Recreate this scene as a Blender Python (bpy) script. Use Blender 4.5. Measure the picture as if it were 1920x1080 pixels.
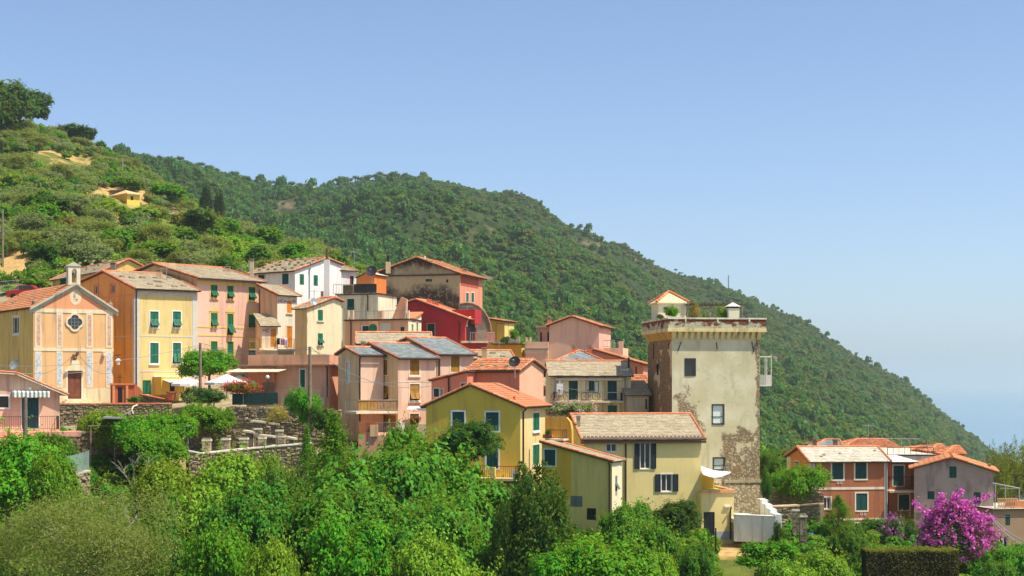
import bpy, bmesh, math, random
import numpy as np
from mathutils import Vector, Matrix
from mathutils.geometry import tessellate_polygon

S = bpy.context.scene
for o in list(bpy.data.objects):
    bpy.data.objects.remove(o)
R = math.radians

# ------------------------------------------------------------------ camera
# level camera, eye at z = 0 (70 m above the sea), looking along +Y; lens raised (shift) like a view camera
F = 3000.0            # focal length in pixels of the 1920 px wide photograph
HZ = 720.0            # pixel row of the horizon
cd = bpy.data.cameras.new('camera')
cam = bpy.data.objects.new('camera', cd)
S.collection.objects.link(cam)
cd.sensor_width = 36.0
cd.lens = 36.0 * F / 1920.0
cd.shift_y = (HZ - 540.0) / 1920.0
cam.rotation_euler = (R(90), 0, 0)
cd.clip_start = 0.5
cd.clip_end = 120000
S.camera = cam

# ------------------------------------------------------------------ sky, sun, exposure
SUN_EL, SUN_AZ = 61.0, 67.0      # azimuth counted from "towards the camera" (-Y) round to the right (+X)
sx, sy = math.sin(R(SUN_AZ)), -math.cos(R(SUN_AZ))     # horizontal direction to the sun
W = bpy.data.worlds.new('World')
S.world = W
W.use_nodes = True
nt = W.node_tree
sky = nt.nodes.new('ShaderNodeTexSky')
sky.sky_type = 'NISHITA'
sky.sun_disc = False
sky.sun_elevation = R(SUN_EL)
sky.sun_rotation = math.atan2(sx, sy)
sky.altitude = 0
sky.air_density = 0.7
sky.dust_density = 1.05
sky.ozone_density = 3.2
nt.nodes['Background'].inputs[1].default_value = 0.14
nt.links.new(sky.outputs[0], nt.nodes['Background'].inputs[0])
sd = bpy.data.lights.new('sun', 'SUN')
sd.energy = 4.6
sd.angle = R(0.53)
sd.color = (1.0, 0.945, 0.84)
sun = bpy.data.objects.new('sun', sd)
S.collection.objects.link(sun)
dirv = Vector((sx * math.cos(R(SUN_EL)), sy * math.cos(R(SUN_EL)), math.sin(R(SUN_EL))))
sun.rotation_euler = dirv.to_track_quat('Z', 'Y').to_euler()
sun.location = (200, 100, 300)
S.view_settings.view_transform = 'Standard'
S.view_settings.look = 'None'
S.view_settings.gamma = 1.0
S.view_settings.use_curve_mapping = False
S.view_settings.exposure = 0.44
S.render.engine = 'CYCLES'
cy = S.cycles
cy.use_denoising = True
cy.max_bounces = 6
cy.diffuse_bounces = 3
cy.glossy_bounces = 2
cy.transmission_bounces = 4
cy.volume_bounces = 1
cy.transparent_max_bounces = 8
cy.sample_clamp_indirect = 6.0
HAZE = 0.00014

# ------------------------------------------------------------------ helpers: objects
COL = S.collection

def lin(h, k=1.0):
    h = h.lstrip('#')
    c = [int(h[i:i + 2], 16) / 255 for i in (0, 2, 4)]
    return tuple(k * (x / 12.92 if x <= 0.04045 else ((x + 0.055) / 1.055) ** 2.4) for x in c)

def tag(o, label=None, cat=None, group=None, kind=None):
    if label: o['label'] = label
    if cat: o['category'] = cat
    if group: o['group'] = group
    if kind: o['kind'] = kind
    return o

def empty(name, loc, label=None, cat=None, group=None):
    o = bpy.data.objects.new(name, None)
    o.empty_display_size = 0.5
    COL.objects.link(o)
    o.location = loc
    o['base'] = tuple(loc)
    return tag(o, label, cat, group)

def base_of(p):
    while p is not None:
        if 'base' in p:
            return Vector(p['base'])
        p = p.parent
    return Vector((0, 0, 0))

class MB:
    """collects vertices and faces (world coordinates) and links them as ONE mesh object"""
    def __init__(self):
        self.v = []; self.f = []; self.m = []
    def add(self, vs, fs, mi=0):
        n = len(self.v)
        self.v.extend([tuple(p) for p in vs])
        for f in fs:
            self.f.append(tuple(i + n for i in f)); self.m.append(mi)
    def hexa(self, p, mi=0):
        # p: 8 corners, 0-3 one face loop, 4-7 the opposite loop in the same order
        self.add(p, [(3, 2, 1, 0), (4, 5, 6, 7), (0, 1, 5, 4), (1, 2, 6, 5), (2, 3, 7, 6), (3, 0, 4, 7)], mi)
    def box(self, lo, hi, mi=0):
        x0, y0, z0 = lo; x1, y1, z1 = hi
        self.hexa([(x0, y0, z0), (x1, y0, z0), (x1, y1, z0), (x0, y1, z0), (x0, y0, z1), (x1, y0, z1), (x1, y1, z1), (x0, y1, z1)], mi)
    def tube(self, a, b, r0, r1=None, n=6, mi=0, cap=True):
        a = Vector(a); b = Vector(b); r1 = r0 if r1 is None else r1
        d = (b - a)
        if d.length < 1e-6: return
        d.normalize()
        x = d.orthogonal().normalized(); y = d.cross(x)
        vs = []
        for (c, r) in ((a, r0), (b, r1)):
            for i in range(n):
                t = 2 * math.pi * i / n
                vs.append(c + x * (r * math.cos(t)) + y * (r * math.sin(t)))
        fs = [(i, (i + 1) % n, n + (i + 1) % n, n + i) for i in range(n)]
        if cap: fs += [tuple(range(n - 1, -1, -1)), tuple(range(n, 2 * n))]
        self.add(vs, fs, mi)
    def path(self, pts, r, n=5, mi=0):
        for a, b in zip(pts[:-1], pts[1:]): self.tube(a, b, r, r, n, mi)
    def ball(self, c, r, mi=0, seg=8, rings=5, sz=1.0):
        vs = [(c[0], c[1], c[2] - r * sz)]; fs = []
        for i in range(1, rings):
            a = math.pi * i / rings - math.pi / 2
            for j in range(seg):
                t = 2 * math.pi * j / seg
                vs.append((c[0] + r * math.cos(a) * math.cos(t), c[1] + r * math.cos(a) * math.sin(t), c[2] + r * sz * math.sin(a)))
        vs.append((c[0], c[1], c[2] + r * sz)); top = len(vs) - 1
        for j in range(seg):
            fs.append((0, 1 + (j + 1) % seg, 1 + j)); fs.append((top, top - seg + j, top - seg + (j + 1) % seg))
        for i in range(rings - 2):
            for j in range(seg):
                a = 1 + i * seg + j; b = 1 + i * seg + (j + 1) % seg
                fs.append((a, b, b + seg, a + seg))
        self.add(vs, fs, mi)
    def build(self, name, mats, parent=None, smooth=False, kind=None, label=None):
        me = bpy.data.meshes.new(name)
        b = base_of(parent)
        me.from_pydata([(x - b[0], y - b[1], z - b[2]) for x, y, z in self.v], [], self.f)
        if not isinstance(mats, (list, tuple)): mats = [mats]
        for m in mats: me.materials.append(m)
        if len(mats) > 1: me.polygons.foreach_set('material_index', self.m)
        if smooth: me.polygons.foreach_set('use_smooth', [True] * len(self.f))
        me.update()
        o = bpy.data.objects.new(name, me)
        COL.objects.link(o)
        if parent is not None: o.parent = parent
        if kind: o['kind'] = kind
        if label: o['label'] = label
        return o

def np_mesh(name, verts, faces, mats, smooth=False):
    """fast mesh from numpy arrays; faces (n,k)"""
    me = bpy.data.meshes.new(name)
    n, k = faces.shape
    me.vertices.add(len(verts)); me.vertices.foreach_set('co', np.ascontiguousarray(verts, dtype=np.float32).ravel())
    me.loops.add(n * k); me.loops.foreach_set('vertex_index', np.ascontiguousarray(faces, dtype=np.int32).ravel())
    me.polygons.add(n)
    me.polygons.foreach_set('loop_start', np.arange(0, n * k, k, dtype=np.int32))
    if smooth: me.polygons.foreach_set('use_smooth', np.ones(n, dtype=bool))
    for m in (mats if isinstance(mats, (list, tuple)) else [mats]): me.materials.append(m)
    me.update(calc_edges=True); me.validate()
    return me

# ------------------------------------------------------------------ helpers: picture geometry
def U(px): return (px - 960.0) / F
def V(py): return (HZ - py) / F
def at(px, py, Y): return Vector((U(px) * Y, Y, V(py) * Y))

# ------------------------------------------------------------------ materials
class NT:
    def __init__(self, name):
        self.m = bpy.data.materials.new(name); self.m.use_nodes = True
        self.t = self.m.node_tree; self.n = self.t.nodes; self.l = self.t.links
        self.b = self.n['Principled BSDF']; self.out = self.n['Material Output']
        self._pos = None
    def pos(self):
        if self._pos is None: self._pos = self.n.new('ShaderNodeNewGeometry')
        return self._pos.outputs['Position']
    def island(self):
        self.pos(); return self._pos.outputs['Random Per Island']
    def noise(self, scale, detail=3.0, rough=0.55, vec=None, stretch=None, dist=0.0):
        t = self.n.new('ShaderNodeTexNoise')
        t.inputs['Scale'].default_value = scale; t.inputs['Detail'].default_value = detail
        t.inputs['Roughness'].default_value = rough; t.inputs['Distortion'].default_value = dist
        v = vec or self.pos()
        if stretch:
            mp = self.n.new('ShaderNodeMapping'); mp.inputs['Scale'].default_value = stretch
            self.l.new(v, mp.inputs[0]); v = mp.outputs[0]
        self.l.new(v, t.inputs['Vector'])
        return t.outputs['Fac']
    def ramp(self, fac, stops):
        r = self.n.new('ShaderNodeValToRGB'); e = r.color_ramp.elements
        while len(e) < len(stops): e.new(0.5)
        for el, (p, c) in zip(e, stops):
            el.position = p; el.color = (*c, 1) if len(c) == 3 else c
        self.l.new(fac, r.inputs[0])
        return r.outputs[0]
    def mix(self, fac, a, b, mode='MIX'):
        m = self.n.new('ShaderNodeMix'); m.data_type = 'RGBA'; m.blend_type = mode
        for sock, val in ((m.inputs[0], fac), (m.inputs[6], a), (m.inputs[7], b)):
            if hasattr(val, 'is_output'): self.l.new(val, sock)
            elif isinstance(val, (int, float)): sock.default_value = val
            else: sock.default_value = (*val, 1)
        return m.outputs[2]
    def math(self, op, a, b=0.0, c=None):
        m = self.n.new('ShaderNodeMath'); m.operation = op
        for sock, val in zip(m.inputs, (a, b, c)):
            if val is None: continue
            if hasattr(val, 'is_output'): self.l.new(val, sock)
            else: sock.default_value = val
        return m.outputs[0]
    def step(self, fac, lo, hi):
        m = self.n.new('ShaderNodeMapRange'); m.interpolation_type = 'SMOOTHSTEP'
        m.inputs[1].default_value = lo; m.inputs[2].default_value = hi
        self.l.new(fac, m.inputs[0]); return m.outputs[0]
    def bump(self, h, strength=0.3, dist=0.02):
        b = self.n.new('ShaderNodeBump'); b.inputs['Strength'].default_value = strength; b.inputs['Distance'].default_value = dist
        self.l.new(h, b.inputs['Height']); self.l.new(b.outputs[0], self.b.inputs['Normal'])
    def color(self, c):
        if hasattr(c, 'is_output'): self.l.new(c, self.b.inputs['Base Color'])
        else: self.b.inputs['Base Color'].default_value = (*c, 1)
    def fin(self, rough=0.8, spec=0.3, metal=0.0):
        self.b.inputs['Roughness'].default_value = rough
        self.b.inputs['Specular IOR Level'].default_value = spec
        self.b.inputs['Metallic'].default_value = metal
        return self.m

_MC = {}
def plaster(hexc, wear=0.35, streak=0.35, dirt='#6d5f4c', k=1.0, patch=None, patch_amt=0.62):
    key = ('pl', hexc, wear, streak, dirt, k, patch, patch_amt)
    if key in _MC: return _MC[key]
    t = NT('plaster_' + hexc.strip('#'))
    c = lin(hexc, k); g_ = min(1.5, .84 / max(c)); c = tuple(x * g_ for x in c)
    big = t.noise(0.35, 4, 0.6)
    c1 = t.mix(t.step(big, 0.3, 0.7), tuple(x * (1 - 0.16 * wear * 1.6) for x in c), tuple(min(1, x * (1 + 0.09 * wear)) for x in c))
    st = t.noise(1.6, 4, 0.65, stretch=(1.0, 1.0, 0.09))
    sf = t.math('MULTIPLY', t.step(st, 0.48, 0.8), min(1, streak * 2.0))
    c2 = t.mix(sf, c1, lin(dirt, 0.9))
    blot = t.noise(1.3, 5, 0.7, dist=0.6)
    c2 = t.mix(t.math('MULTIPLY', t.step(blot, 0.5, 0.66), 0.32 + 0.3 * wear), c2, tuple(min(.85, x * 0.8 + 0.05) for x in c))
    fine = t.noise(9.0, 3, 0.7)
    c3 = t.mix(t.math('MULTIPLY', t.step(fine, 0.45, 0.75), 0.13 + 0.2 * wear), c2, tuple(x * 0.62 for x in c))
    if patch:
        pn = t.noise(0.55, 6, 0.62, dist=0.4)
        c3 = t.mix(t.step(pn, patch_amt, patch_amt + 0.05), c3, lin(patch))
    t.color(c3)
    t.bump(t.noise(14.0, 4, 0.7), 0.25, 0.02)
    _MC[key] = t.fin(0.9, 0.2)
    return _MC[key]

def paint(hexc, rough=0.55, var=0.12, k=1.0, name=None):
    key = ('pt', hexc, rough, var, k)
    if key in _MC: return _MC[key]
    t = NT(name or 'paint_' + hexc.strip('#'))
    c = lin(hexc, k)
    n = t.noise(2.5, 4, 0.7)
    t.color(t.mix(t.step(n, 0.3, 0.75), tuple(x * (1 - var) for x in c), tuple(min(1, x * (1 + var)) for x in c)))
    _MC[key] = t.fin(rough, 0.35)
    return _MC[key]

def islandmat(name, stops, rough=0.85, fine=0.25, scale=6.0, lichen=None, bump=0.3):
    """stone, slate or tile: every loose piece of the mesh takes its own tone"""
    if name in _MC: return _MC[name]
    t = NT(name)
    c = t.ramp(t.island(), [(p, lin(h)) for p, h in stops])
    n = t.noise(scale, 5, 0.65)
    c = t.mix(t.math('MULTIPLY', t.step(n, 0.4, 0.75), fine), c, lin('#3a332b'))
    if lichen:
        ln = t.noise(0.8, 5, 0.65)
        c = t.mix(t.math('MULTIPLY', t.step(ln, 0.5, 0.72), 0.6), c, lin(lichen))
    t.color(c); t.bump(t.noise(scale * 2.5, 4, 0.7), bump, 0.03)
    _MC[name] = t.fin(rough, 0.25)
    return _MC[name]

M_SLATE = islandmat('stone_slate', [(0, '#a8977a'), (0.35, '#ae9e80'), (0.7, '#b4a586'), (1, '#a39276')], lichen='#938264')
M_SLATE_PALE = islandmat('pale_stone_slate', [(0, '#b9b09a'), (0.35, '#c2b9a4'), (0.7, '#cac2ae'), (1, '#b2a892')], lichen='#a39880', fine=0.15)
M_GREY = islandmat('grey_slate', [(0, '#747b77'), (0.3, '#828985'), (0.6, '#8f9590'), (0.85, '#7b827f'), (1, '#6a7371')], fine=0.12)
M_TILE = islandmat('terracotta_tile', [(0, '#b3663f'), (0.3, '#c0764a'), (0.6, '#c98456'), (0.85, '#c4946a'), (1, '#a35836')], lichen='#b08a68', fine=0.18)
M_TILE2 = islandmat('orange_tile', [(0, '#c0704a'), (0.4, '#c97e54'), (0.75, '#cc8a60'), (1, '#b86844')], fine=0.1)
M_VERGE = islandmat('verge_tile', [(0, '#c8724a'), (0.4, '#d98556'), (0.8, '#cf7f58'), (1, '#e3a077')], fine=0.15)
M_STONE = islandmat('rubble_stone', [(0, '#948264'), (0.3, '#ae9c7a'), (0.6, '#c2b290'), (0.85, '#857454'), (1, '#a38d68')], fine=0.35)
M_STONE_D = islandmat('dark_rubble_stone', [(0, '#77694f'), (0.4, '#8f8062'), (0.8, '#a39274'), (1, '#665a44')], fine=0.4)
M_MORTAR = plaster('#6d6048', 0.8, 0.3)
M_BRICK = islandmat('red_brick', [(0, '#a85a38'), (0.4, '#bd6c44'), (0.8, '#c97f55'), (1, '#96492f')], fine=0.25)
M_WHITE = paint('#ece9e0', 0.6, 0.05)
M_CREAM = paint('#e8dcc0', 0.7, 0.06)
M_GREEN = paint('#0d6b4a', 0.5, 0.18)
M_GREEN_D = paint('#0c4a40', 0.5, 0.18)
M_BLACKSH = paint('#16201f', 0.5, 0.2)
M_ORANGE = paint('#e0860f', 0.6, 0.15)
M_OCHRE = paint('#a9791f', 0.65, 0.2)
M_BROWN = paint('#7a4630', 0.6, 0.2)
M_REDSH = paint('#7c2f24', 0.6, 0.2)
M_DARK = paint('#1b1b19', 0.7, 0.2)
M_PIPE = paint('#3d2a20', 0.45, 0.1)
M_PIPE_G = paint('#9aa3a0', 0.45, 0.1)
M_IRON = paint('#2b2b2a', 0.5, 0.15)
M_STEEL = paint('#9a9c98', 0.4, 0.1)
M_WOOD = paint('#8a7a62', 0.85, 0.25)
M_CONC = plaster('#b9b4a4', 0.7, 0.5)
M_FASCIA = paint('#4b3b2e', 0.7, 0.2)
M_CANVAS = paint('#f0ece2', 0.85, 0.04)
M_TERRA = paint('#c06a42', 0.75, 0.15)

def glassmat(name, c, rough=0.08):
    t = NT(name); t.color(c); return t.fin(rough, 0.6)
M_GLASS = glassmat('window_glass', (0.025, 0.03, 0.032))
M_GLASS_L = glassmat('curtained_glass', lin('#e2ece0'), 0.35)

# ------------------------------------------------------------------ terrain: one sheet from the camera's slope to the far headland
SEA_Z = -70.0
_I = np.interp
def _pz(px, py, Y): return [(HZ - p) / F * y for p, y in zip(py, Y)]
# stations along every line of sight: (pixel columns, distance Y, height z)
RX = [-700, -100, 260, 350, 450, 520, 600, 640, 710, 780, 860, 1000, 1160, 1280, 1380, 1500, 1600, 1700, 1780, 1830, 1872, 1900, 2000, 2600]
RPY = [330, 318, 312, 322, 348, 360, 366, 354, 342, 338, 358, 414, 471, 521, 553, 608, 667, 718, 787, 824, 862, 886, 930, 1000]
RY = [900, 920, 960, 1000, 1050, 1100, 1150, 1180, 1230, 1260, 1290, 1330, 1370, 1390, 1410, 1430, 1450, 1470, 1480, 1490, 1500, 1500, 1500, 1500]
LX = [-700, -300, -100, 0, 100, 180, 260, 340, 400, 500, 620, 700, 900, 1100, 1300, 1500, 1800, 2600]
LPY = [20, 120, 205, 236, 250, 280, 322, 380, 415, 455, 500, 540, 640, 730, 830, 905, 960, 1000]
LY = [430, 430, 430, 430, 430, 425, 420, 405, 395, 375, 335, 300, 280, 270, 270, 280, 300, 300]
STN = [
    ([0], [2.0], [-1.75]),
    ([0], [12.0], [-3.2]),
    ([-700, 0, 960, 1920, 2600], [60] * 5, [-14, -14, -15, -16, -16]),
    ([-700, 0, 350, 700, 1000, 1350, 1700, 2600], [95] * 8, [-12.2, -12.2, -12.6, -13.6, -13.6, -13.4, -15, -16]),
    ([-700, 0, 300, 600, 900, 1100, 1350, 1550, 1850, 2600], [118] * 10, [-6.6, -6.8, -7.4, -8.6, -8.6, -10.8, -12.0, -11.8, -13.6, -15]),
    ([-700, 0, 300, 450, 600, 750, 900, 1050, 1200, 1300, 1400, 1600, 1850, 2600], [133] * 14, [-3, -3.2, -3.4, -3.6, -4.4, -5.4, -5.6, -6.2, -9, -11.2, -11.6, -12.4, -14, -16]),
    ([-700, 0, 250, 450, 600, 750, 900, 1050, 1200, 1400, 1600, 1850, 2600], [150] * 13, [-1.2, -1.4, -1.5, -1.2, -1, -1.5, -2, -2.6, -5.5, -10, -12.6, -14.5, -17]),
    ([-700, 0, 200, 330, 450, 600, 750, 900, 1100, 1300, 1600, 1850, 2600], [188] * 13, [12, 11.0, 11.5, 11.5, 11, 9.5, 7, 3, 1, -6, -15, -19, -24]),
    (LX, LY, _pz(LX, LPY, LY)),
    ([-700, 0, 260, 400, 620, 700, 900, 1100, 1300, 1500, 1700, 1900, 2600], [560, 560, 540, 520, 440, 410, 400, 420, 430, 450, 500, 560, 600],
     [70, 40, 34, 24, 20, 14, 2, -8, -20, -30, -44, -60, -76]),
    (RX, RY, _pz(RX, RPY, RY)),
    (RX, [y + 260 for y in RY], [max(z - 110, -78) for z in _pz(RX, RPY, RY)]),
    ([-700, 2600], [2600, 2600], [-80, -80]),
]

_rg = np.random.default_rng(5)
_WV = [(_rg.uniform(0, 2 * math.pi), _rg.uniform(0, 6.28), 1.0 / (9 * 1.5 ** k), 1.35 ** k) for k in range(11) for _ in range(2)]
def wob(x, y, lo=0.0, hi=1e9):
    """smooth rolling noise about 0, wavelengths between lo and hi metres"""
    z = np.zeros_like(x)
    for a, p, f, amp in _WV:
        if lo <= 1 / f * 1.0 <= hi:
            z = z + amp * np.sin((x * math.cos(a) + y * math.sin(a)) * 2 * math.pi * f + p)
    return z

def ground_v(x, y):
    x = np.asarray(x, dtype=float); y = np.maximum(np.asarray(y, dtype=float), 2.0)
    px = np.clip(960 + F * x / y, -700, 2600)
    Ys = [np.interp(px, s[0], s[1]) for s in STN]
    Zs = [np.interp(px, s[0], s[2]) for s in STN]
    z = np.where(y >= Ys[-1], Zs[-1], Zs[0])
    for k in range(len(STN) - 1):
        m = (y >= Ys[k]) & (y < Ys[k + 1])
        t = (y - Ys[k]) / np.maximum(Ys[k + 1] - Ys[k], 1e-6)
        z = np.where(m, Zs[k] + (Zs[k + 1] - Zs[k]) * t, z)
    far = np.clip((y - 450) / 350, 0, 1)
    fall = np.clip((np.interp(px, RX, RY) - y) / 160, 0.06, 1)
    rise = np.clip((np.interp(px, RX, _pz(RX, RPY, RY)) + 20) / 150, 0.1, 1)
    z = z + wob(x, y, 60, 260) * 0.7 * far * fall * rise
    mid = np.clip((y - 195) / 60, 0, 1) * (1 - far)
    z = z + wob(x, y, 8, 60) * 0.25 * mid * np.clip((np.interp(px, LX, LY) - y) / 40, 0.1, 1)
    return z
def ground(x, y): return float(ground_v(np.array([x]), np.array([y]))[0])
def gpx(px, Y): return ground(U(px) * Y, Y)

def hill_Y(px, py, lo=195, hi=460):
    """distance at which the sight line through (px, py) meets the ground"""
    Ys = np.linspace(lo, hi, 400); z = ground_v(U(px) * Ys, Ys); d = V(py) * Ys - z
    k = np.where(d < 0)[0]
    return float(Ys[k[0]]) if len(k) else None
def build_terrain():
    pxs = np.linspace(-700, 2600, 331)
    Ys = np.concatenate([np.linspace(2, 60, 12)[:-1], np.linspace(60, 200, 57)[:-1], np.linspace(200, 460, 66)[:-1], np.linspace(460, 1800, 150)[:-1], np.linspace(1800, 2600, 8)])
    PX, YY = np.meshgrid(pxs, Ys)
    X = U(PX) * YY
    Z = ground_v(X, YY)
    v = np.stack([X.ravel(), YY.ravel(), Z.ravel()], 1)
    nx, ny = len(pxs), len(Ys)
    i = np.arange(nx * ny).reshape(ny, nx)
    f = np.stack([i[:-1, :-1].ravel(), i[:-1, 1:].ravel(), i[1:, 1:].ravel(), i[1:, :-1].ravel()], 1)
    t = NT('hillside_ground')
    n1 = t.noise(0.045, 5, 0.6); n2 = t.noise(0.6, 5, 0.65)
    dry = t.mix(t.step(n2, 0.35, 0.7), lin('#b9925a'), lin('#cfaa70'))
    grn = t.mix(t.step(n2, 0.3, 0.7), lin('#4d5a22'), lin('#66702c'))
    near = t.mix(t.step(t.math('ADD', n1, t.math('MULTIPLY', t.math('SUBTRACT', t.noise(0.35, 6, 0.7), 0.5), 0.5)), 0.42, 0.6), grn, dry); near = t.mix(t.math('MULTIPLY', t.step(t.noise(2.2, 5, 0.75), 0.5, 0.62), 0.55), near, lin('#7d7434'))
    rock = t.mix(t.step(n2, 0.4, 0.7), lin('#776450'), lin('#56552e'))
    farc = t.mix(t.math('MULTIPLY', t.step(t.noise(0.016, 6, 0.66), 0.56, 0.64), t.step(t.noise(0.12, 4, 0.65), 0.4, 0.56)), t.mix(t.step(t.noise(0.22, 5, 0.7), 0.4, 0.62), lin('#26351a'), lin('#3e4c22')), rock)
    sep = t.n.new('ShaderNodeSeparateXYZ'); t.l.new(t.pos(), sep.inputs[0])
    vil = t.math('MULTIPLY', t.step(sep.outputs[1], 121, 126), t.math('SUBTRACT', 1.0, t.step(sep.outputs[1], 186, 192)))
    near = t.mix(vil, near, t.mix(t.step(n2, .35, .65), lin('#8f8160'), lin('#a89878')))
    t.color(t.mix(t.step(sep.outputs[1], 430, 560), near, farc))
    t.bump(t.noise(1.2, 5, 0.7), 0.6, 0.3)
    me = np_mesh('terrain', v, f, t.fin(0.95, 0.1), smooth=True)
    o = bpy.data.objects.new('terrain', me); COL.objects.link(o)
    tag(o, 'green and dry terraced hillsides falling to the village and the sea', 'terrain', kind='structure')
    # sea
    t = NT('sea_water')
    t.color(lin('#64889a'))
    t.bump(t.noise(0.05, 4, 0.6, stretch=(1, 0.35, 1)), 0.35, 1.2)
    m = t.fin(0.22, 0.5)
    mb = MB()
    mb.add([(-9000, 350, SEA_Z), (22000, 350, SEA_Z), (30000, 45000, SEA_Z), (-20000, 45000, SEA_Z)], [(0, 1, 2, 3)])
    o = mb.build('sea', m); tag(o, 'calm pale blue sea reaching to the hazy horizon', 'sea', kind='structure')
build_terrain()

def build_haze():
    m = bpy.data.materials.new('haze_air'); m.use_nodes = True
    n = m.node_tree.nodes; n.remove(n['Principled BSDF'])
    v = n.new('ShaderNodeVolumePrincipled')
    v.inputs['Color'].default_value = (0.70, 0.78, 0.80, 1)
    v.inputs['Density'].default_value = HAZE
    v.inputs['Anisotropy'].default_value = 0.2
    m.node_tree.links.new(v.outputs[0], n['Material Output'].inputs['Volume'])
    mb = MB(); mb.box((-26000, -60, -90), (36000, 46000, 200))
    o = mb.build('haze', m); tag(o, 'thin blue summer haze over hills and sea', 'haze', kind='stuff')
if HAZE > 0: build_haze()

# ------------------------------------------------------------------ house builder
rnd = random.Random(11)

def slab_roof(mb, O, a, b, n, A, B, style, mi=0):
    """courses of pieces on a slope: O lower corner, a along the eave, b up the slope, n outward normal"""
    if style == 'tile':
        w, c, r = 0.24, 0.42, 0.085
        nc = max(1, int(round(A / w))); w = A / nc
        nr = max(1, int(round(B / c))); c = B / nr
        for j in range(nr):
            for i in range(nc):
                s0 = (i + 0.5) * w + rnd.uniform(-.012, .012); lift = rnd.uniform(0, .015)
                vs = []
                for (tt, up, rr) in ((j * c - 0.05, 0.045 + lift, r * 1.12), ((j + 1) * c, 0.015, r)):
                    for k in range(5):
                        an = math.pi * k / 4
                        vs.append(O + a * (s0 - math.cos(an) * (w * 0.56) * rr / r / 1.0) + b * tt + n * (up + math.sin(an) * rr))
                mb.add(vs, [(k, k + 1, 6 + k, 5 + k) for k in range(4)] + [(4, 3, 2, 1, 0)], mi)
        return
    c = {'slate': 0.3, 'pale': 0.36, 'grey': 0.36, 'flat': 0.6}[style]
    nr = max(1, int(round(B / c))); c = B / nr
    rag = {'slate': 0.05, 'pale': 0.06, 'grey': 0.015, 'flat': 0.01}[style]
    for j in range(nr):
        s = -rnd.uniform(0, 0.2)
        while s < A:
            w = rnd.uniform(0.3, 0.6) if style != 'grey' else rnd.uniform(0.42, 0.5)
            s0, s1 = max(s, 0) + 0.006, min(s + w, A) - 0.006
            s += w
            if s1 - s0 < 0.08: continue
            lo = j * c - rnd.uniform(0.0, rag) - 0.02; hi = (j + 1) * c + 0.02
            l0 = 0.04 + rnd.uniform(-.01, .012) * (1.2 if rag > .03 else .6); l1 = 0.02 + rnd.uniform(-.005, .005)
            tilt = rnd.uniform(-.008, .008)
            p = [O + a * s0 + b * lo + n * (l0 + tilt), O + a * s1 + b * lo + n * (l0 - tilt), O + a * s1 + b * hi + n * l1, O + a * s0 + b * hi + n * l1]
            q = [O + a * s0 + b * lo + n * 0.002, O + a * s1 + b * lo + n * 0.002]
            mb.add(p + q, [(0, 1, 2, 3), (4, 5, 1, 0), (4, 0, 3), (5, 2, 1)], mi)

STONE_PROTO = None
def roof_stone(parent, P, a, b, n, k=1.0):
    """weight stone lying on a slope: a raised slab on two lumps"""
    mb = MB()
    w, d, h = rnd.uniform(.2, .3) * k, rnd.uniform(.16, .24) * k, rnd.uniform(.1, .17) * k
    p = []
    for hh, sc in ((-0.02, 1.0), (h, 0.8)):
        for (i, j) in ((-1, -1), (1, -1), (1, 1), (-1, 1)):
            p.append(P + a * (i * w * sc * rnd.uniform(.85, 1.1)) + b * (j * d * sc * rnd.uniform(.85, 1.1)) + n * (hh + (rnd.uniform(-.02, .04) if hh > 0 else 0)))
    mb.hexa(p)
    return mb.build('roof_stone', M_STONE_D, parent)

class Face:
    def __init__(self, o, d, n, L):
        self.o, self.d, self.n, self.L = o, d, n, L
    def sz(self, px, py):
        r = Vector((U(px), 1.0))
        t = self.n.dot(self.o) / self.n.dot(r)
        P = r * t
        return (P - self.o).dot(self.d), V(py) * t
    def w(self, s, z, off=0.0):
        p = self.o + self.d * s + self.n * off
        return Vector((p.x, p.y, z))
    def rect(self, x0, y0, x1, y1):
        a = self.sz(x0, y0)[0]; b = self.sz(x1, y0)[0]
        xm = (x0 + x1) / 2
        return min(a, b), max(a, b), self.sz(xm, y1)[1], self.sz(xm, y0)[1]
    def box(self, mb, s0, s1, z0, z1, o0, o1, mi=0):
        mb.hexa([self.w(s0, z0, o0), self.w(s1, z0, o0), self.w(s1, z0, o1), self.w(s0, z0, o1),
                 self.w(s0, z1, o0), self.w(s1, z1, o0), self.w(s1, z1, o1), self.w(s0, z1, o1)], mi)

def louvre(fc, mb, s0, s1, z0, z1, off, tilt=0.0, hinge=None, gap=0.09):
    """one louvred leaf as stiles, rails and slats; tilt swings it outward about its top edge"""
    def pt(s, z, o):
        if tilt:
            dz = z - z1; oo = o - off
            ca, sa = math.cos(tilt), math.sin(tilt)
            return fc.w(s, z1 + dz * ca + oo * sa, off + (-dz) * sa + oo * ca)
        return fc.w(s, z, o)
    def bx(a, b, c, d, o0, o1):
        mb.hexa([pt(a, c, o0), pt(b, c, o0), pt(b, c, o1), pt(a, c, o1), pt(a, d, o0), pt(b, d, o0), pt(b, d, o1), pt(a, d, o1)])
    f = min(0.06, (s1 - s0) * 0.2)
    bx(s0, s0 + f, z0, z1, off, off + .045); bx(s1 - f, s1, z0, z1, off, off + .045)
    bx(s0 + f, s1 - f, z0, z0 + f, off, off + .043); bx(s0 + f, s1 - f, z1 - f, z1, off, off + .043)
    n = max(2, int((z1 - z0 - 2 * f) / gap)); h = (z1 - z0 - 2 * f) / n
    for i in range(n):
        za = z0 + f + i * h
        mb.add([pt(s0 + f, za - h * .2, off + .036), pt(s1 - f, za - h * .2, off + .036), pt(s1 - f, za + h * .95, off + .008), pt(s0 + f, za + h * .95, off + .008)], [(0, 1, 2, 3)])

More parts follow.
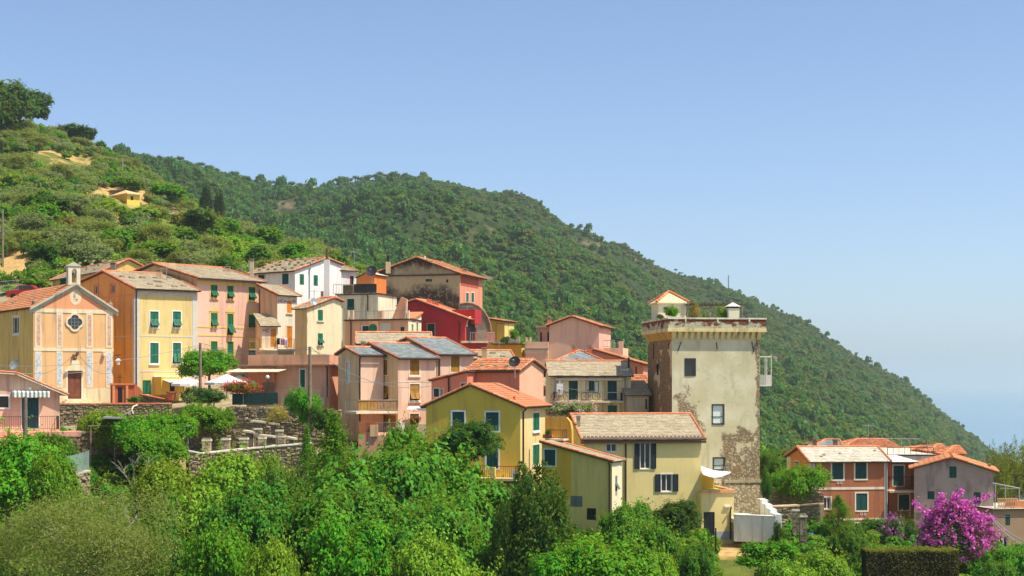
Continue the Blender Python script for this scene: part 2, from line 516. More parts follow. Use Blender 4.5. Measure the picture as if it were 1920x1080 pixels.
class House:
    def __init__(self, name, label, xc, Y0, beta, base, xl=None, xr=None, L1=None, L2=None, cat='house', group=None):
        b = R(beta); self.beta = b
        self.Y0 = Y0; X0 = U(xc) * Y0
        self.C = Vector((X0, Y0))
        self.e1 = Vector((math.cos(b), math.sin(b))); self.e2 = Vector((-math.sin(b), math.cos(b)))
        if L1 is None: L1 = (U(xr) * Y0 - X0) / (math.cos(b) - U(xr) * math.sin(b))
        if L2 is None: L2 = (X0 - U(xl) * Y0) / (math.sin(b) + U(xl) * math.cos(b))
        self.L1, self.L2 = L1, L2
        self.R = Face(self.C, self.e1, Vector((math.sin(b), -math.cos(b))), L1)
        self.L = Face(self.C, self.e2, Vector((-math.cos(b), -math.sin(b))), L2)
        self.zb = V(base) * Y0
        self.root = empty(name, (X0, Y0, self.zb), label, cat, group)
        self.wins = []; self.gut = 0
    def F(self, k): return self.L if k == 'L' else self.R
    def z(self, py, Y=None): return V(py) * (Y or self.Y0)
    # profile: list of (px,py) seen on face k, or metres with m=True; first point is the near corner
    def profile(self, k, pts, m=False):
        self.pk = k; f = self.F(k)
        if not m: pts = [f.sz(*p) for p in pts]
        pts = [list(p) for p in pts]
        pts[0][0] = 0.0
        self.prof = [tuple(p) for p in pts]
        f.L = pts[-1][0]
        if k == 'L': self.L2 = f.L
        else: self.L1 = f.L
        return self
    def win(self, k, x0, y0, x1, y1, style='shut', col=None, frame=None, fw=0.11, **kw):
        self.wins.append((k, self.F(k).rect(x0, y0, x1, y1), style, col or M_GREEN, frame, fw, kw))
        return self
    def walls(self, mL, mR, mB=None):
        mB = mB or mR
        mb = MB(); mats = [mL, mR, mB]
        f = self.F(self.pk); g = self.R if self.pk == 'L' else self.L
        Lp, Lo = f.L, g.L
        zb = self.zb - 1.2
        self.zb0 = zb
        def wall(fc, outline, holes, mi, off, flip=False):
            loops = [[Vector((s, z, 0)) for s, z in outline]]
            for (a, b, c, d) in holes: loops.append([Vector((a, c, 0)), Vector((a, d, 0)), Vector((b, d, 0)), Vector((b, c, 0))])
            flat = [p for l in loops for p in l]
            tris = tessellate_polygon(loops)
            vs = [fc.w(p.x, p.y, off) for p in flat]
            # outward orientation
            out = []
            nrm = Vector((fc.n.x, fc.n.y, 0)) * (-1 if flip else 1)
            for t in tris:
                A, B, Cc = (vs[i] for i in t)
                if (B - A).cross(Cc - A).dot(nrm) < 0: t = (t[0], t[2], t[1])
                out.append(tuple(t))
            mb.add(vs, out, mi)
            for (a, b, c, d) in holes:
                D = -0.17
                q = [(a, c), (b, c), (b, d), (a, d)]
                v8 = [fc.w(s, z, off) for s, z in q] + [fc.w(s, z, D) for s, z in q]
                mb.add(v8, [(0, 1, 5, 4), (1, 2, 6, 5), (2, 3, 7, 6), (3, 0, 4, 7)], mi)
                mb.add([fc.w(s, z, D) for s, z in q], [(0, 1, 2, 3)], mi)
        def zat(s):
            for (a, za), (b, zb_) in zip(self.prof[:-1], self.prof[1:]):
                if a <= s <= b: return za + (zb_ - za) * (s - a) / max(b - a, 1e-6)
            return self.prof[-1][1]
        for fc, key in ((f, self.pk), (g, 'R' if self.pk == 'L' else 'L')):
            hs = []
            for (k, (a, b, c, d), style, *_r) in self.wins:
                if k != key: continue
                a, b = max(a, 0.12), min(b, fc.L - 0.12)
                c = max(c, zb + 0.2)
                d = min(d, (min(zat(a), zat(b)) if fc is f else self.prof[0][1]) - 0.08)
                if b - a > 0.1 and d - c > 0.1: hs.append((a, b, c, d))
            outl = [(0, zb)] + (list(self.prof) if fc is f else [(0, self.prof[0][1]), (g.L, self.prof[0][1])]) + [(fc.L, zb)]
            wall(fc, outl, hs, 0 if key == 'L' else 1, 0.0)
        # far walls
        wall(f, [(0, zb)] + list(self.prof) + [(f.L, zb)], [], 2, -Lo, flip=True)
        wall(g, [(0, zb), (0, self.prof[-1][1]), (Lo, self.prof[-1][1]), (Lo, zb)], [], 2, -Lp, flip=True)
        # flat deck closing the top when no roof is given
        vs = []
        for s, z in self.prof: vs += [f.w(s, z - 0.012, 0), f.w(s, z - 0.012, -Lo)]
        mb.add(vs, [(2 * i, 2 * i + 1, 2 * i + 3, 2 * i + 2) for i in range(len(self.prof) - 1)], 2)
        self.wall = mb.build('wall', mats, self.root)
        self._windows()
        return self
    def _windows(self):
        for (k, (a, b, c, d), style, col, frame, fw, kw) in self.wins:
            fc = self.F(k)
            root = None
            mb = MB()
            if frame:
                fo = kw.get('proud', 0.03)
                fc.box(mb, a - fw, a, c - fw, d + fw, -0.02, fo); fc.box(mb, b, b + fw, c - fw, d + fw, -0.02, fo)
                fc.box(mb, a, b, d, d + fw, -0.02, fo - .002); fc.box(mb, a, b, c - fw, c, -0.02, fo + .02)
            else:
                fc.box(mb, a, a + .05, c, d, -0.12, -0.05); fc.box(mb, b - .05, b, c, d, -0.12, -0.05)
                fc.box(mb, a + .05, b - .05, d - .05, d, -0.12, -0.052); fc.box(mb, a + .05, b - .05, c, c + .05, -0.12, -0.052)
            root = mb.build('door' if style in ('door', 'wdoor') else 'window', frame or kw.get('inner', M_CREAM if style in ('glass', 'open') else M_DARK), self.root)
            m = (a + b) / 2
            if style in ('glass', 'open', 'dark', 'curtain', 'grille'):
                g = MB(); fc.box(g, a, b, c, d, -0.15, -0.13)
                g.build('pane', {'curtain': M_GLASS_L}.get(style, M_GLASS), root)
                if style in ('glass', 'open', 'curtain'):
                    mu = MB(); w = .03
                    if style != 'curtain' or (b - a) > 1.2: fc.box(mu, m - w, m + w, c, d, -0.128, -0.09)
                    fc.box(mu, a, a + .06, c, d, -0.128, -0.088); fc.box(mu, b - .06, b, c, d, -0.128, -0.088)
                    fc.box(mu, a + .06, b - .06, d - .06, d, -0.128, -0.086); fc.box(mu, a + .06, b - .06, c, c + .06, -0.128, -0.086)
                    if style == 'curtain': fc.box(mu, a + .06, b - .06, c + (d - c) * .36, c + (d - c) * .36 + .05, -0.128, -0.084)
                    mu.build('mullion', kw.get('mul', M_WHITE), root)
                if style == 'grille':
                    mu = MB()
                    for i in range(1, 6): fc.box(mu, a + (b - a) * i / 6 - .012, a + (b - a) * i / 6 + .012, c, d, -0.06, -0.04)
                    for i in range(1, 6): fc.box(mu, a, b, c + (d - c) * i / 6 - .012, c + (d - c) * i / 6 + .012, -0.038, -0.02)
                    mu.build('grille', M_IRON, root)
            if style in ('shut', 'half', 'flap', 'flap2'):
                for i, (p, q) in enumerate(((a + .01, m - .008), (m + .008, b - .01))):
                    mb = MB()
                    if style == 'half' and i == 1:
                        g = MB(); fc.box(g, p, q, c, d, -.12, -.1); g.build('pane', M_GLASS, root); continue
                    if style in ('flap', 'flap2'):
                        zs = c + (d - c) * (0.5 if style == 'flap' else 0.52)
                        louvre(fc, mb, p, q, zs + .02, d - .01, -0.05)
                        mb.build('shutter', col, root)
                        mb = MB(); louvre(fc, mb, p + .02, q - .02, c + .06, zs, -0.03, tilt=R(kw.get('ang', 34)))
                        mb.build('shutter_flap', col, root)
                    else:
                        louvre(fc, mb, p, q, c + .01, d - .01, -0.05)
                        mb.build('shutter', col, root)
                if style in ('flap', 'flap2'):
                    g = MB(); fc.box(g, a, b, c, d, -.15, -.13); g.build('pane', M_GLASS, root)
            if style == 'open':
                w = (b - a) * 0.5
                for (p, q) in ((a - fw - w * .95, a - fw * .6), (b + fw * .6, b + fw + w * .95)):
                    mb = MB(); louvre(fc, mb, p, q, c, d, 0.035); mb.build('shutter', col, root)
            if style in ('door', 'wdoor'):
                for (p, q) in ((a + .01, m - .006), (m + .006, b - .01)):
                    mb = MB(); fc.box(mb, p, q, c + .01, d - .01, -.1, -.05)
                    if style == 'wdoor':
                        for z0, z1 in ((.06, .45), (.52, .94)):
                            h = d - c; fc.box(mb, p + (q - p) * .2, q - (q - p) * .2, c + h * z0, c + h * z1, -.05, -.03)
                    else:
                        louvre(fc, mb, p + .03, q - .03, c + .1, d - .05, -.049)
                    mb.build('door_leaf', col, root)
            if kw.get('sill'):
                mb = MB(); fc.box(mb, a - .12, b + .12, c - .09 - (fw if frame else 0), c - (fw if frame else 0) - .005, 0.002, .12); mb.build('sill', frame or M_CREAM, root)
            if kw.get('ped'):
                mb = MB(); h = kw['ped']; z = d + fw
                P = [(a - .18, z), (b + .18, z), (b + .18, z + .1), (m, z + h), (a - .18, z + .1)]
                v = [fc.w(s, zz, .004) for s, zz in P] + [fc.w(s, zz, .07) for s, zz in P]
                mb.add(v, [(4, 3, 2, 1, 0), (5, 6, 7, 8, 9)] + [(i, (i + 1) % 5, 5 + (i + 1) % 5, 5 + i) for i in range(5)])
                mb.build('pediment', frame or M_CREAM, root)
    def roof(self, style='slate', verge=True, over=0.22, eave=0.32, th=0.1, fascia=True, stones=0, mat=None, ridge=True, segs=None, under=None):
        f = self.F(self.pk); g = self.R if self.pk == 'L' else self.L
        Lo = g.L
        tm = mat or {'slate': M_SLATE, 'pale': M_SLATE_PALE, 'grey': M_GREY, 'tile': M_TILE, 'flat': M_CONC}[style]
        body = MB(); slopes = []
        P = self.prof
        nseg = len(P) - 1
        for i in range(nseg):
            (s0, z0), (s1, z1) = P[i], P[i + 1]
            dd = math.hypot(s1 - s0, z1 - z0)
            ds, dz = (s1 - s0) / dd, (z1 - z0) / dd
            e0 = eave if i == 0 else 0.0
            e1 = eave if i == nseg - 1 else 0.0
            if nseg == 1: e0 = e1 = eave
            a0 = (s0 - ds * e0, z0 - dz * e0); a1 = (s1 + ds * e1, z1 + dz * e1)
            # lower end first
            lo, hi = (a0, a1) if a0[1] <= a1[1] else (a1, a0)
            B = math.hypot(hi[0] - lo[0], hi[1] - lo[1])
            up2 = ((hi[0] - lo[0]) / B, (hi[1] - lo[1]) / B)
            b = Vector((f.d.x * up2[0], f.d.y * up2[0], up2[1]))
            back = -Vector((f.n.x, f.n.y, 0))
            n = b.cross(back)
            if n.z < 0: n = -n
            O = f.w(lo[0], lo[1], over) + n * 0.015
            A = Lo + 2 * over
            a = back
            T = n * th
            p = [O, O + a * A, O + a * A + b * B, O + b * B]
            q = [x + T for x in p]
            body.hexa(p + q)
            slopes.append((O + T, a, b, n, A, B))
        rf = body.build('roof', under or M_FASCIA, self.root)
        tiles = MB()
        for (O, a, b, n, A, B) in slopes:
            slab_roof(tiles, O, a, b, n, A, B, style)
        tiles.build({'tile': 'tiles', 'flat': 'paving'}.get(style, 'slates'), tm, rf, kind='stuff')
        self.rf, self.slopes = rf, slopes
        if verge:
            mb = MB()
            for (O, a, b, n, A, B) in slopes:
                for off in (0.06, A - 0.06):
                    k = max(1, int(B / 0.42)); c = B / k
                    for j in range(k):
                        mb.tube(O + a * off + b * (j * c - .02) + n * .055, O + a * off + b * ((j + 1) * c) + n * .04, .1, .085, 6)
            mb.build('verge_tiles', M_VERGE, rf, kind='stuff')
        if ridge and nseg >= 2:
            mb = MB()
            for i in range(1, nseg):
                s, z = P[i]
                p0 = f.w(s, z + th + .05, over); ax = -Vector((f.n.x, f.n.y, 0)); A = Lo + 2 * over
                k = max(1, int(A / 0.45)); c = A / k
                for j in range(k): mb.tube(p0 + ax * (j * c - .02), p0 + ax * ((j + 1) * c), .13, .11, 6)
            mb.build('ridge_tiles', M_VERGE, rf, kind='stuff')
        for _ in range(stones):
            O, a, b, n, A, B = slopes[0] if slopes[0][5] > 0 else slopes[-1]
            roof_stone(rf, O + a * rnd.uniform(.4, A - .4) + b * rnd.uniform(.3, B - .3) + n * .03, a, b, n)
        return self
    def stones_at(self, pts, si=0, k=1.0):
        O, a, b, n, A, B = self.slopes[si]
        for px, py in pts:
            r = Vector((U(px), 1, V(py))); t = n.dot(O) / n.dot(r)
            roof_stone(self.rf, r * t + n * .03, a, b, n, k)
        return self
    def on_slope(self, si, px, py):
        O, a, b, n, A, B = self.slopes[si]
        r = Vector((U(px), 1, V(py))); return r * (n.dot(O) / n.dot(r))
    def gutter(self, k, py=None, mat=None, ov=0.3):
        f = self.F(k); mb = MB(); z = (self.prof[0][1] if py is None else V(py) * self.Y0) - 0.06
        mb.tube(f.w(-.1, z, ov + .06), f.w(f.L + .1, z, ov + .06), .075, n=6); mb.build('gutter', mat or M_PIPE, self.root); return self
    def pipe(self, k, px, y0, y1, mat=None, off=.08, r=.06):
        f = self.F(k); mb = MB(); s, z0 = f.sz(px, y0); z1 = f.sz(px, y1)[1]
        mb.tube(f.w(s, z0, off), f.w(s, z1, off), r, n=6)
        mb.tube(f.w(s, z0, off), f.w(s, z0 + .25, off + .25), r, n=6)
        mb.build('drainpipe', mat or M_PIPE, self.root); return self
    def block(self, name, k, x0, y0, x1, y1, o0, o1, mat, parent=None, label=None):
        f = self.F(k); a, b, c, d = f.rect(x0, y0, x1, y1); mb = MB(); f.box(mb, a, b, c, d, o0, o1)
        return mb.build(name, mat, parent or self.root, label=label)
    def band(self, k, y, h, mat, o=.03, s0=0.0, s1=None, name='string_course'):
        f = self.F(k); z = V(y) * self.Y0; mb = MB(); f.box(mb, s0, s1 if s1 is not None else f.L, z - h / 2, z + h / 2, -.01, o)
        return mb.build(name, mat, self.root)
    def corner(self, k, s0, s1, mat, ytop, ybot, o=.025, name='quoin'):
        f = self.F(k); mb = MB(); f.box(mb, s0, s1, V(ybot) * self.Y0, V(ytop) * self.Y0, -.01, o); return mb.build(name, mat, self.root)
    def rail(self, k, x0, x1, ytop, ybot, off, mat=None, gap=.14, sides=True, name='railing', parent=None, r=.014):
        f = self.F(k); a, b, c, d = f.rect(x0, ytop, x1, ybot)
        # depth grows with off: correct the span for the plane that lies off metres in front
        g = Face(f.o + f.n * off, f.d, f.n, f.L); a, b, c, d = g.rect(x0, ytop, x1, ybot)
        return railing([g.w(a, c, -off), g.w(a, c), g.w(b, c), g.w(b, c, -off)] if sides else [g.w(a, c), g.w(b, c)], d - c, mat or M_IRON, gap, name, parent or self.root, r)
    def slab(self, k, x0, x1, y, th, off, mat, name='balcony_slab', parent=None):
        f = self.F(k); g = Face(f.o + f.n * off, f.d, f.n, f.L); a, b, c, d = g.rect(x0, y, x1, y + 1)
        mb = MB(); g.box(mb, a, b, d - th, d, -off - .05, 0); return mb.build(name, mat, parent or self.root)

def railing(pts, h, mat, gap=.14, name='railing', parent=None, r=.014):
    mb = MB()
    for A, B in zip(pts[:-1], pts[1:]):
        A = Vector(A); B = Vector(B); L = (B - A).length
        up = Vector((0, 0, h))
        mb.tube(A + up, B + up, r * 1.8, n=4); mb.tube(A + up * .08, B + up * .08, r * 1.3, n=4)
        n = max(1, int(L / gap))
        for i in range(n + 1):
            p = A.lerp(B, i / n); rr = r * 1.8 if i in (0, n) else r
            mb.tube(p, p + up, rr, n=4, cap=False)
    return mb.build(name, mat, parent)

def chimney(parent, px, ytop, ybot, Y, wpx, mat=None, pot=None, cap=True, depth=None):
    k = Y / F; w = wpx * k; d = depth or w * .8
    c = at(px, ybot, Y); z1 = V(ytop) * Y
    mb = MB()
    capz = z1 - min(.3, (z1 - c.z) * .3) if cap else z1
    mb.box((c.x - w / 2, Y - d / 2, c.z - .4), (c.x + w / 2, Y + d / 2, capz))
    o = mb.build('chimney', mat or plaster('#a98f70', .8, .5), parent)
    if cap:
        mb = MB()
        mb.box((c.x - w * .6, Y - d * .6, z1 - .08), (c.x + w * .6, Y + d * .6, z1))
        for sx_ in (-.42, 0, .42):
            for sy_ in (-.42, .42): mb.box((c.x + w * sx_ - .05, Y + d * sy_ - .05, capz), (c.x + w * sx_ + .05, Y + d * sy_ + .05, z1 - .078))
        mb.build('chimney_cap', M_STONE_D, parent)
    if pot:
        mb = MB(); mb.tube((c.x, Y, z1), (c.x, Y, z1 + pot), .11, .09, 8); mb.ball((c.x, Y, z1 + pot + .1), .16); mb.build('chimney_pot', M_DARK, parent)
    return o

def dish(px, py, Y, r, label, mast=None, turn=-20, mat=None):
    c = at(px, py, Y); root = empty('satellite_dish', (c.x, c.y, c.z - (mast or .5)), label, 'satellite dish')
    n = Vector((math.sin(R(turn)), -math.cos(R(turn)), .45)).normalized()
    x = n.orthogonal().normalized(); y = n.cross(x)
    mb = MB(); vs = [c]; fs = []
    for k in (1, 2):
        for i in range(12):
            t = i * math.pi / 6; rr = r * k / 2
            vs.append(c + (x * math.cos(t) + y * math.sin(t)) * rr + n * (.22 * r * (k / 2) ** 2))
    for i in range(12):
        j = (i + 1) % 12
        fs += [(0, 1 + i, 1 + j), (1 + i, 13 + i, 13 + j, 1 + j)]
    mb.add(vs, fs); mb.build('reflector', mat or M_IRON, root, smooth=True)
    mb = MB(); mb.tube(c - Vector((0, 0, (mast or .5))) - n * .08, c - n * .08, .035); mb.tube(c - y * r * .8, c + n * r * .8, .02); mb.ball(c + n * r * .8, .06); mb.build('mast', M_STEEL, root)
    return root

# ------------------------------------------------------------------ the village, house by house (pixel coordinates of the photograph on each wall)
P = plaster
# ---- church
ch = House('church', 'peach church with arched bellcote, quatrefoil window and brown double door', 62.8, 138, 33, 752, L2=15, xr=212.7, cat='church')
ch.profile('R', [(62.8, 577), (141, 534.5), (212.7, 581.5)])
ch.win('L', 24.5, 595, 36, 625, 'glass', frame=M_CREAM, fw=.2)
ch.win('R', 127, 696, 152.5, 748, 'wdoor', col=M_BROWN, frame=M_CREAM, fw=.16)
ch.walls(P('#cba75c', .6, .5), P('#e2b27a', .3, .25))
ch.roof('tile', verge=False, over=.1, eave=.2, ridge=False)
ch.stones_at([(3, 571), (28, 569), (38, 555), (82, 558), (112, 541), (60, 562)], 0)
f = ch.R; Lf = f.L
def flat_poly(fc, pts, o0, o1, name, mat, parent):
    mb = MB(); n = len(pts)
    v = [fc.w(s, z, o0) for s, z in pts] + [fc.w(s, z, o1) for s, z in pts]
    mb.add(v, [tuple(range(n - 1, -1, -1)), tuple(range(n, 2 * n))] + [(i, (i + 1) % n, n + (i + 1) % n, n + i) for i in range(n)])
    return mb.build(name, mat, parent)
(s0, z0), (s1, z1), (s2, z2) = ch.prof
zt = z0 - .12
gm = P('#d08d63', .3, .2)
flat_poly(f, [(0.35, zt + .02), (s2 - .35, zt + .02), (s1, z1 - .42)], -.01, .02, 'tympanum', gm, ch.root)
mb = MB()      # raking cornice
for (a, b) in ((ch.prof[0], ch.prof[1]), (ch.prof[1], ch.prof[2])):
    for (h0, h1, oo) in ((-.28, .0, .14), (.002, .16, .3)):
        e = -.35 if a[0] == 0 else 0; g = .35 if b[0] == s2 else 0
        dz = (b[1] - a[1]) / (b[0] - a[0])
        A = (a[0] + e, a[1] + e * dz); B = (b[0] + g, b[1] + g * dz)
        mb.hexa([f.w(A[0], A[1] + h0, -.02), f.w(B[0], B[1] + h0, -.02), f.w(B[0], B[1] + h0, oo), f.w(A[0], A[1] + h0, oo),
                 f.w(A[0], A[1] + h1, -.25), f.w(B[0], B[1] + h1, -.25), f.w(B[0], B[1] + h1, oo), f.w(A[0], A[1] + h1, oo)])
mb.build('raking_cornice', P('#9fa08c', .5, .4), ch.root)
cream = P('#e6d6b0', .3, .3)
ch.band('R', 581.5, .34, cream, .05, name='frieze'); ch.band('R', 655, .26, cream, .045, name='frieze')
da_, db_, _c, _d = f.rect(127, 696, 152.5, 748)
for q0_, q1_ in ((0, da_ - .17), (db_ + .17, Lf)):
    pl = MB(); f.box(pl, q0_, q1_, ch.zb - .6, V(728) * 139.5, -.01, .028); pl.build('plinth', P('#dccba0', .4, .4), ch.root)
t = NT('painted_scrollwork_pink'); n = t.noise(5.5, 4, .6, dist=1.2); t.color(t.mix(t.step(n, .45, .6), lin('#d9b79a'), lin('#c58a70'))); M_SCR_P = t.fin(.9, .2)
t = NT('painted_scrollwork_blue'); n = t.noise(5.5, 4, .6, dist=1.2); t.color(t.mix(t.step(n, .45, .62), lin('#d6d6d0'), lin('#93a2ba'))); M_SCR_B = t.fin(.9, .2)
for (x0, x1) in ((65.5, 78), (105.5, 117.5), (161.5, 174), (198.5, 210.5)):
    a, b, c, d = f.rect(x0, 586, x1, 652)
    mb = MB(); f.box(mb, a, b, c, d, -.01, .042); p = mb.build('pilaster', cream, ch.root)
    mb = MB(); f.box(mb, a + .14, b - .14, c + .2, d - .2, .0, .052); mb.build('painted_panel', M_SCR_P, p)
    a, b, c, d = f.rect(x0, 659, x1, 727)
    mb = MB(); f.box(mb, a, b, c, d, -.01, .042); p = mb.build('pilaster', cream, ch.root)
    mb = MB(); f.box(mb, a + .1, b - .1, c + .25, d - .12, .0, .052); mb.build('painted_panel', M_SCR_B, p)
def quatre(th, a, c):
    ph = (th + math.pi / 4) % (math.pi / 2) - math.pi / 4
    return c * math.cos(ph) + math.sqrt(max(a * a - (c * math.sin(ph)) ** 2, 0))
qs, qz = f.sz(140, 604)
mb = MB(); N = 64; vs = []
for i in range(N):
    th = 2 * math.pi * i / N
    r0 = quatre(th, .34, .31); r1 = quatre(th, .5, .34)
    for r, o in ((r0, .01), (r0, .09), (r1, .09), (r1, .01)): vs.append(f.w(qs + r * math.sin(th), qz + r * math.cos(th), o))
mb.add(vs, [(4 * i + k, 4 * ((i + 1) % N) + k, 4 * ((i + 1) % N) + k + 1, 4 * i + k + 1) for i in range(N) for k in range(3)])
qw = mb.build('quatrefoil_window', cream, ch.root)
mb = MB(); mb.add([f.w(qs + quatre(2 * math.pi * i / N, .345, .31) * math.sin(2 * math.pi * i / N), qz + quatre(2 * math.pi * i / N, .345, .31) * math.cos(2 * math.pi * i / N), .012) for i in range(N)], [tuple(range(N))])
mb.build('pane', M_GLASS, qw)
mb = MB()
for k in (-.3, 0, .3): f.box(mb, qs + k - .012, qs + k + .012, qz - (.6 if k == 0 else .3), qz + (.6 if k == 0 else .3), .02, .035); f.box(mb, qs - (.6 if k == 0 else .3), qs + (.6 if k == 0 else .3), qz + k - .012, qz + k + .012, .037, .05)
mb.build('glazing_bars', M_STEEL, qw)
ms, mz = f.sz(141.5, 557)
def disc(fc, s, z, rs, rz, o0, o1, name, mat, parent, n=24): return flat_poly(fc, [(s + rs * math.cos(2 * math.pi * i / n), z + rz * math.sin(2 * math.pi * i / n)) for i in range(n)], o0, o1, name, mat, parent)
md = disc(f, ms, mz, .52, .68, 0, .035, 'fresco_medallion', P('#e7cfa4', .2, .1), ch.root)
t = NT('faded_fresco'); n = t.noise(4, 3, .6, dist=.8); t.color(t.mix(t.step(n, .45, .6), lin('#e2d6bc'), lin('#b87a68'))); disc(f, ms, mz, .22, .45, .03, .042, 'faded_painting', t.fin(.9, .2), md, 12)
# door hood, ornament, lamps, finials, steps
a, b, c, d = f.rect(127, 678, 152.5, 695)
m_ = (a + b) / 2
flat_poly(f, [(a - .2, c), (b + .2, c), (b + .12, c + .14), (m_ + .42, c + .45), (m_ + .3, d + .1), (m_ - .3, d + .1), (m_ - .42, c + .45), (a - .12, c + .14)], 0, .3, 'door_hood', P('#cdbf98', .5, .5), ch.root)
mb = MB(); mb.ball(f.w(m_, d + .3, .2), .16); mb.ball(f.w(m_ - .12, d + .55, .16), .14); mb.ball(f.w(m_ + .16, d + .62, .18), .13); f.box(mb, m_ + .1, m_ + .3, d + .6, d + .85, .1, .3)
mb.build('bronze_ornament', paint('#6b5a3a', .4, .2), ch.root)
for x in (123, 155):
    s, z = f.sz(x, 696); mb = MB(); mb.ball(f.w(s, z, .2), .13); mb.tube(f.w(s, z, 0), f.w(s, z, .2), .03); mb.build('lamp_globe', M_WHITE, ch.root)
s, z = f.sz(194, 664); mb = MB(); f.box(mb, s - .12, s + .12, z - .14, z + .14, 0, .35); mb.build('floodlight', M_CREAM, ch.root)
for x, y in ((66.5, 572), (208.5, 577)):
    s, z = f.sz(x, y); mb = MB(); f.box(mb, s - .22, s + .22, z - .25, z + .1, -.5, -.06); mb.ball(f.w(s, z + .25, -.28), .24, sz=1.2); mb.tube(f.w(s, z + .4, -.28), f.w(s, z + .75, -.28), .13, .02); mb.build('finial', M_STONE_D, ch.root)
for i, (x0, x1, y, o) in enumerate(((122, 160, 748.5, .5), (116, 178, 751.5, .95), (111, 188, 755, 1.4))):
    a, b, c, d = f.rect(x0, y, x1, y + 3); mb = MB(); f.box(mb, a, b, d - 1.0, d, -.02 - i * .003, o); mb.build('step', P('#c9b590', .5, .3), ch.root)
# bellcote: two piers, round arch, gabled cap
bs, bz = f.sz(141, 534.5); KB = .8
mb = MB(); zt = V(497) * 141.5; ht = zt - bz
for sg in (-1, 1): f.box(mb, bs + sg * .38 - .16, bs + sg * .38 + .16, bz - .5, bz + ht * .72, -.8, -.25)
pts = []
for i in range(9):
    th = math.pi * i / 8; pts.append((bs - .22 * math.cos(th), bz + ht * .66 + .22 * math.sin(th)))
for i in range(8):
    (p, q), (r, s_) = pts[i], pts[i + 1]
    top = bz + ht * .9
    mb.hexa([f.w(p, q, -.79), f.w(r, s_, -.79), f.w(r, s_, -.26), f.w(p, q, -.26), f.w(p, top, -.79), f.w(r, top, -.79), f.w(r, top, -.26), f.w(p, top, -.26)])
for sg in (-1, 1): f.box(mb, bs + sg * .38 - .16, bs + sg * .38 + .16, bz + ht * .72, bz + ht * .9, -.795, -.255)
f.box(mb, bs - .22, bs + .22, bz - .5, bz + ht * .12, -.79, -.26)
bc = mb.build('bellcote', P('#d5ccb0', .7, .6), ch.root)
flat_poly(f, [(bs - .64, bz + ht * .9), (bs + .64, bz + ht * .9), (bs, bz + ht * 1.08)], -.88, -.17, 'bellcote_cap', P('#a9a48e', .6, .5), bc)
mb = MB(); c0 = f.w(bs, bz + ht * .6, -.6); mb.tube(c0, c0 - Vector((0, 0, .38)), .08, .2, 10); mb.tube(c0, c0 + Vector((0, 0, .2)), .03); mb.build('bell', paint('#5b4a2c', .35, .2), bc)
# lantern bracket on the church's right edge
s, z = f.sz(212, 667); mb = MB(); q = f.w(s, z, .05); mb.tube(q, q + Vector((.7, -.1, .1)), .03); mb.tube(q + Vector((.45, -.06, .07)), q + Vector((.45, -.06, -.25)), .02); mb.build('lantern_bracket', M_IRON, ch.root)
mb = MB(); c0 = q + Vector((.45, -.06, -.25)); mb.tube(c0, c0 - Vector((0, 0, .18)), .08, .26, 8); mb.tube(c0 - Vector((0, 0, .18)), c0 - Vector((0, 0, .55)), .18, .12, 8); mb.build('lantern', M_WHITE, ch.root)

# ---- yellow house behind the church
h = House('house', 'ochre house with stone-slab roof directly behind the church bellcote', 196, 172, 33, 560, xl=99, xr=274)
h.profile('R', [(196, 508), (241.5, 488), (274, 505)])
h.win('L', 112.6, 521.5, 126, 533, 'shut', col=M_GREEN_D); h.win('L', 176, 514.5, 184, 520, 'dark')
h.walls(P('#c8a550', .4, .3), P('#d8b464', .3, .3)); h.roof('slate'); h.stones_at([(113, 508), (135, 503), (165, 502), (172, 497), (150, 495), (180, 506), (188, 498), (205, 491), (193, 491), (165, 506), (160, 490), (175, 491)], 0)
chimney(h.rf, 212, 492, 505, 171, 9, P('#7d6a58', .8, .5)); 

# ---- pale yellow house with orange gable
h = House('house', 'pale yellow house with orange gable and green flap shutters right of the church', 252, 146, 38, 742, xl=140, xr=370)
h.profile('L', [(252, 541), (195.5, 511), (140, 536)])
for x0, x1 in ((281.5, 297), (324, 339)):
    h.win('R', x0, 584, x1, 614, 'flap', frame=M_WHITE, fw=.1); h.win('R', x0, 643, x1, 681, 'shut' if x0 < 300 else 'flap2', frame=M_WHITE, fw=.1, sill=1, ang=16)
h.win('R', 267.5, 713, 283, 739, 'door', col=M_GREEN); h.win('L', 177, 535.5, 184.3, 551, 'glass', frame=P('#b7713c', .4, .2), fw=.09); h.win('L', 208, 533.5, 215.7, 549.5, 'glass', frame=P('#b7713c', .4, .2), fw=.09)
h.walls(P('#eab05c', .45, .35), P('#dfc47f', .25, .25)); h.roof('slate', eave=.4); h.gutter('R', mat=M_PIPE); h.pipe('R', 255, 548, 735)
h.stones_at([(229, 520), (247, 522), (267, 522), (298, 538), (318, 522), (327, 538), (345, 537), (281, 534)], 0)
lw = paint('#cfcbbd', .8, .08)
for y in (629.5, 696): h.band('R', y, .12, lw, .02); 
h.band('R', 548, .3, lw, .03, name='eave_frieze'); h.band('L', 629.5, .1, lw, .02); h.band('L', 552, .08, paint('#d9975a', .8, .08), .02)
h.corner('R', 0, .5, lw, 551, 738); h.corner('R', h.R.L - .5, h.R.L, lw, 551, 738); h.corner('L', 0.002, .4, lw, 560, 738)
O, a_, b_, n_, A_, B_ = h.slopes[0]
c0 = h.on_slope(0, 296, 529); mb = MB(); mb.hexa([c0 + a_ * i * .4 + b_ * j * .35 + n_ * k for k in (0, .09) for i, j in ((-1, -1), (1, -1), (1, 1), (-1, 1))]); sk = mb.build('skylight', M_STEEL, h.rf)
mb = MB(); mb.hexa([c0 + a_ * i * .32 + b_ * j * .27 + n_ * k for k in (.05, .1) for i, j in ((-1, -1), (1, -1), (1, 1), (-1, 1))]); mb.build('pane', M_GLASS, sk)
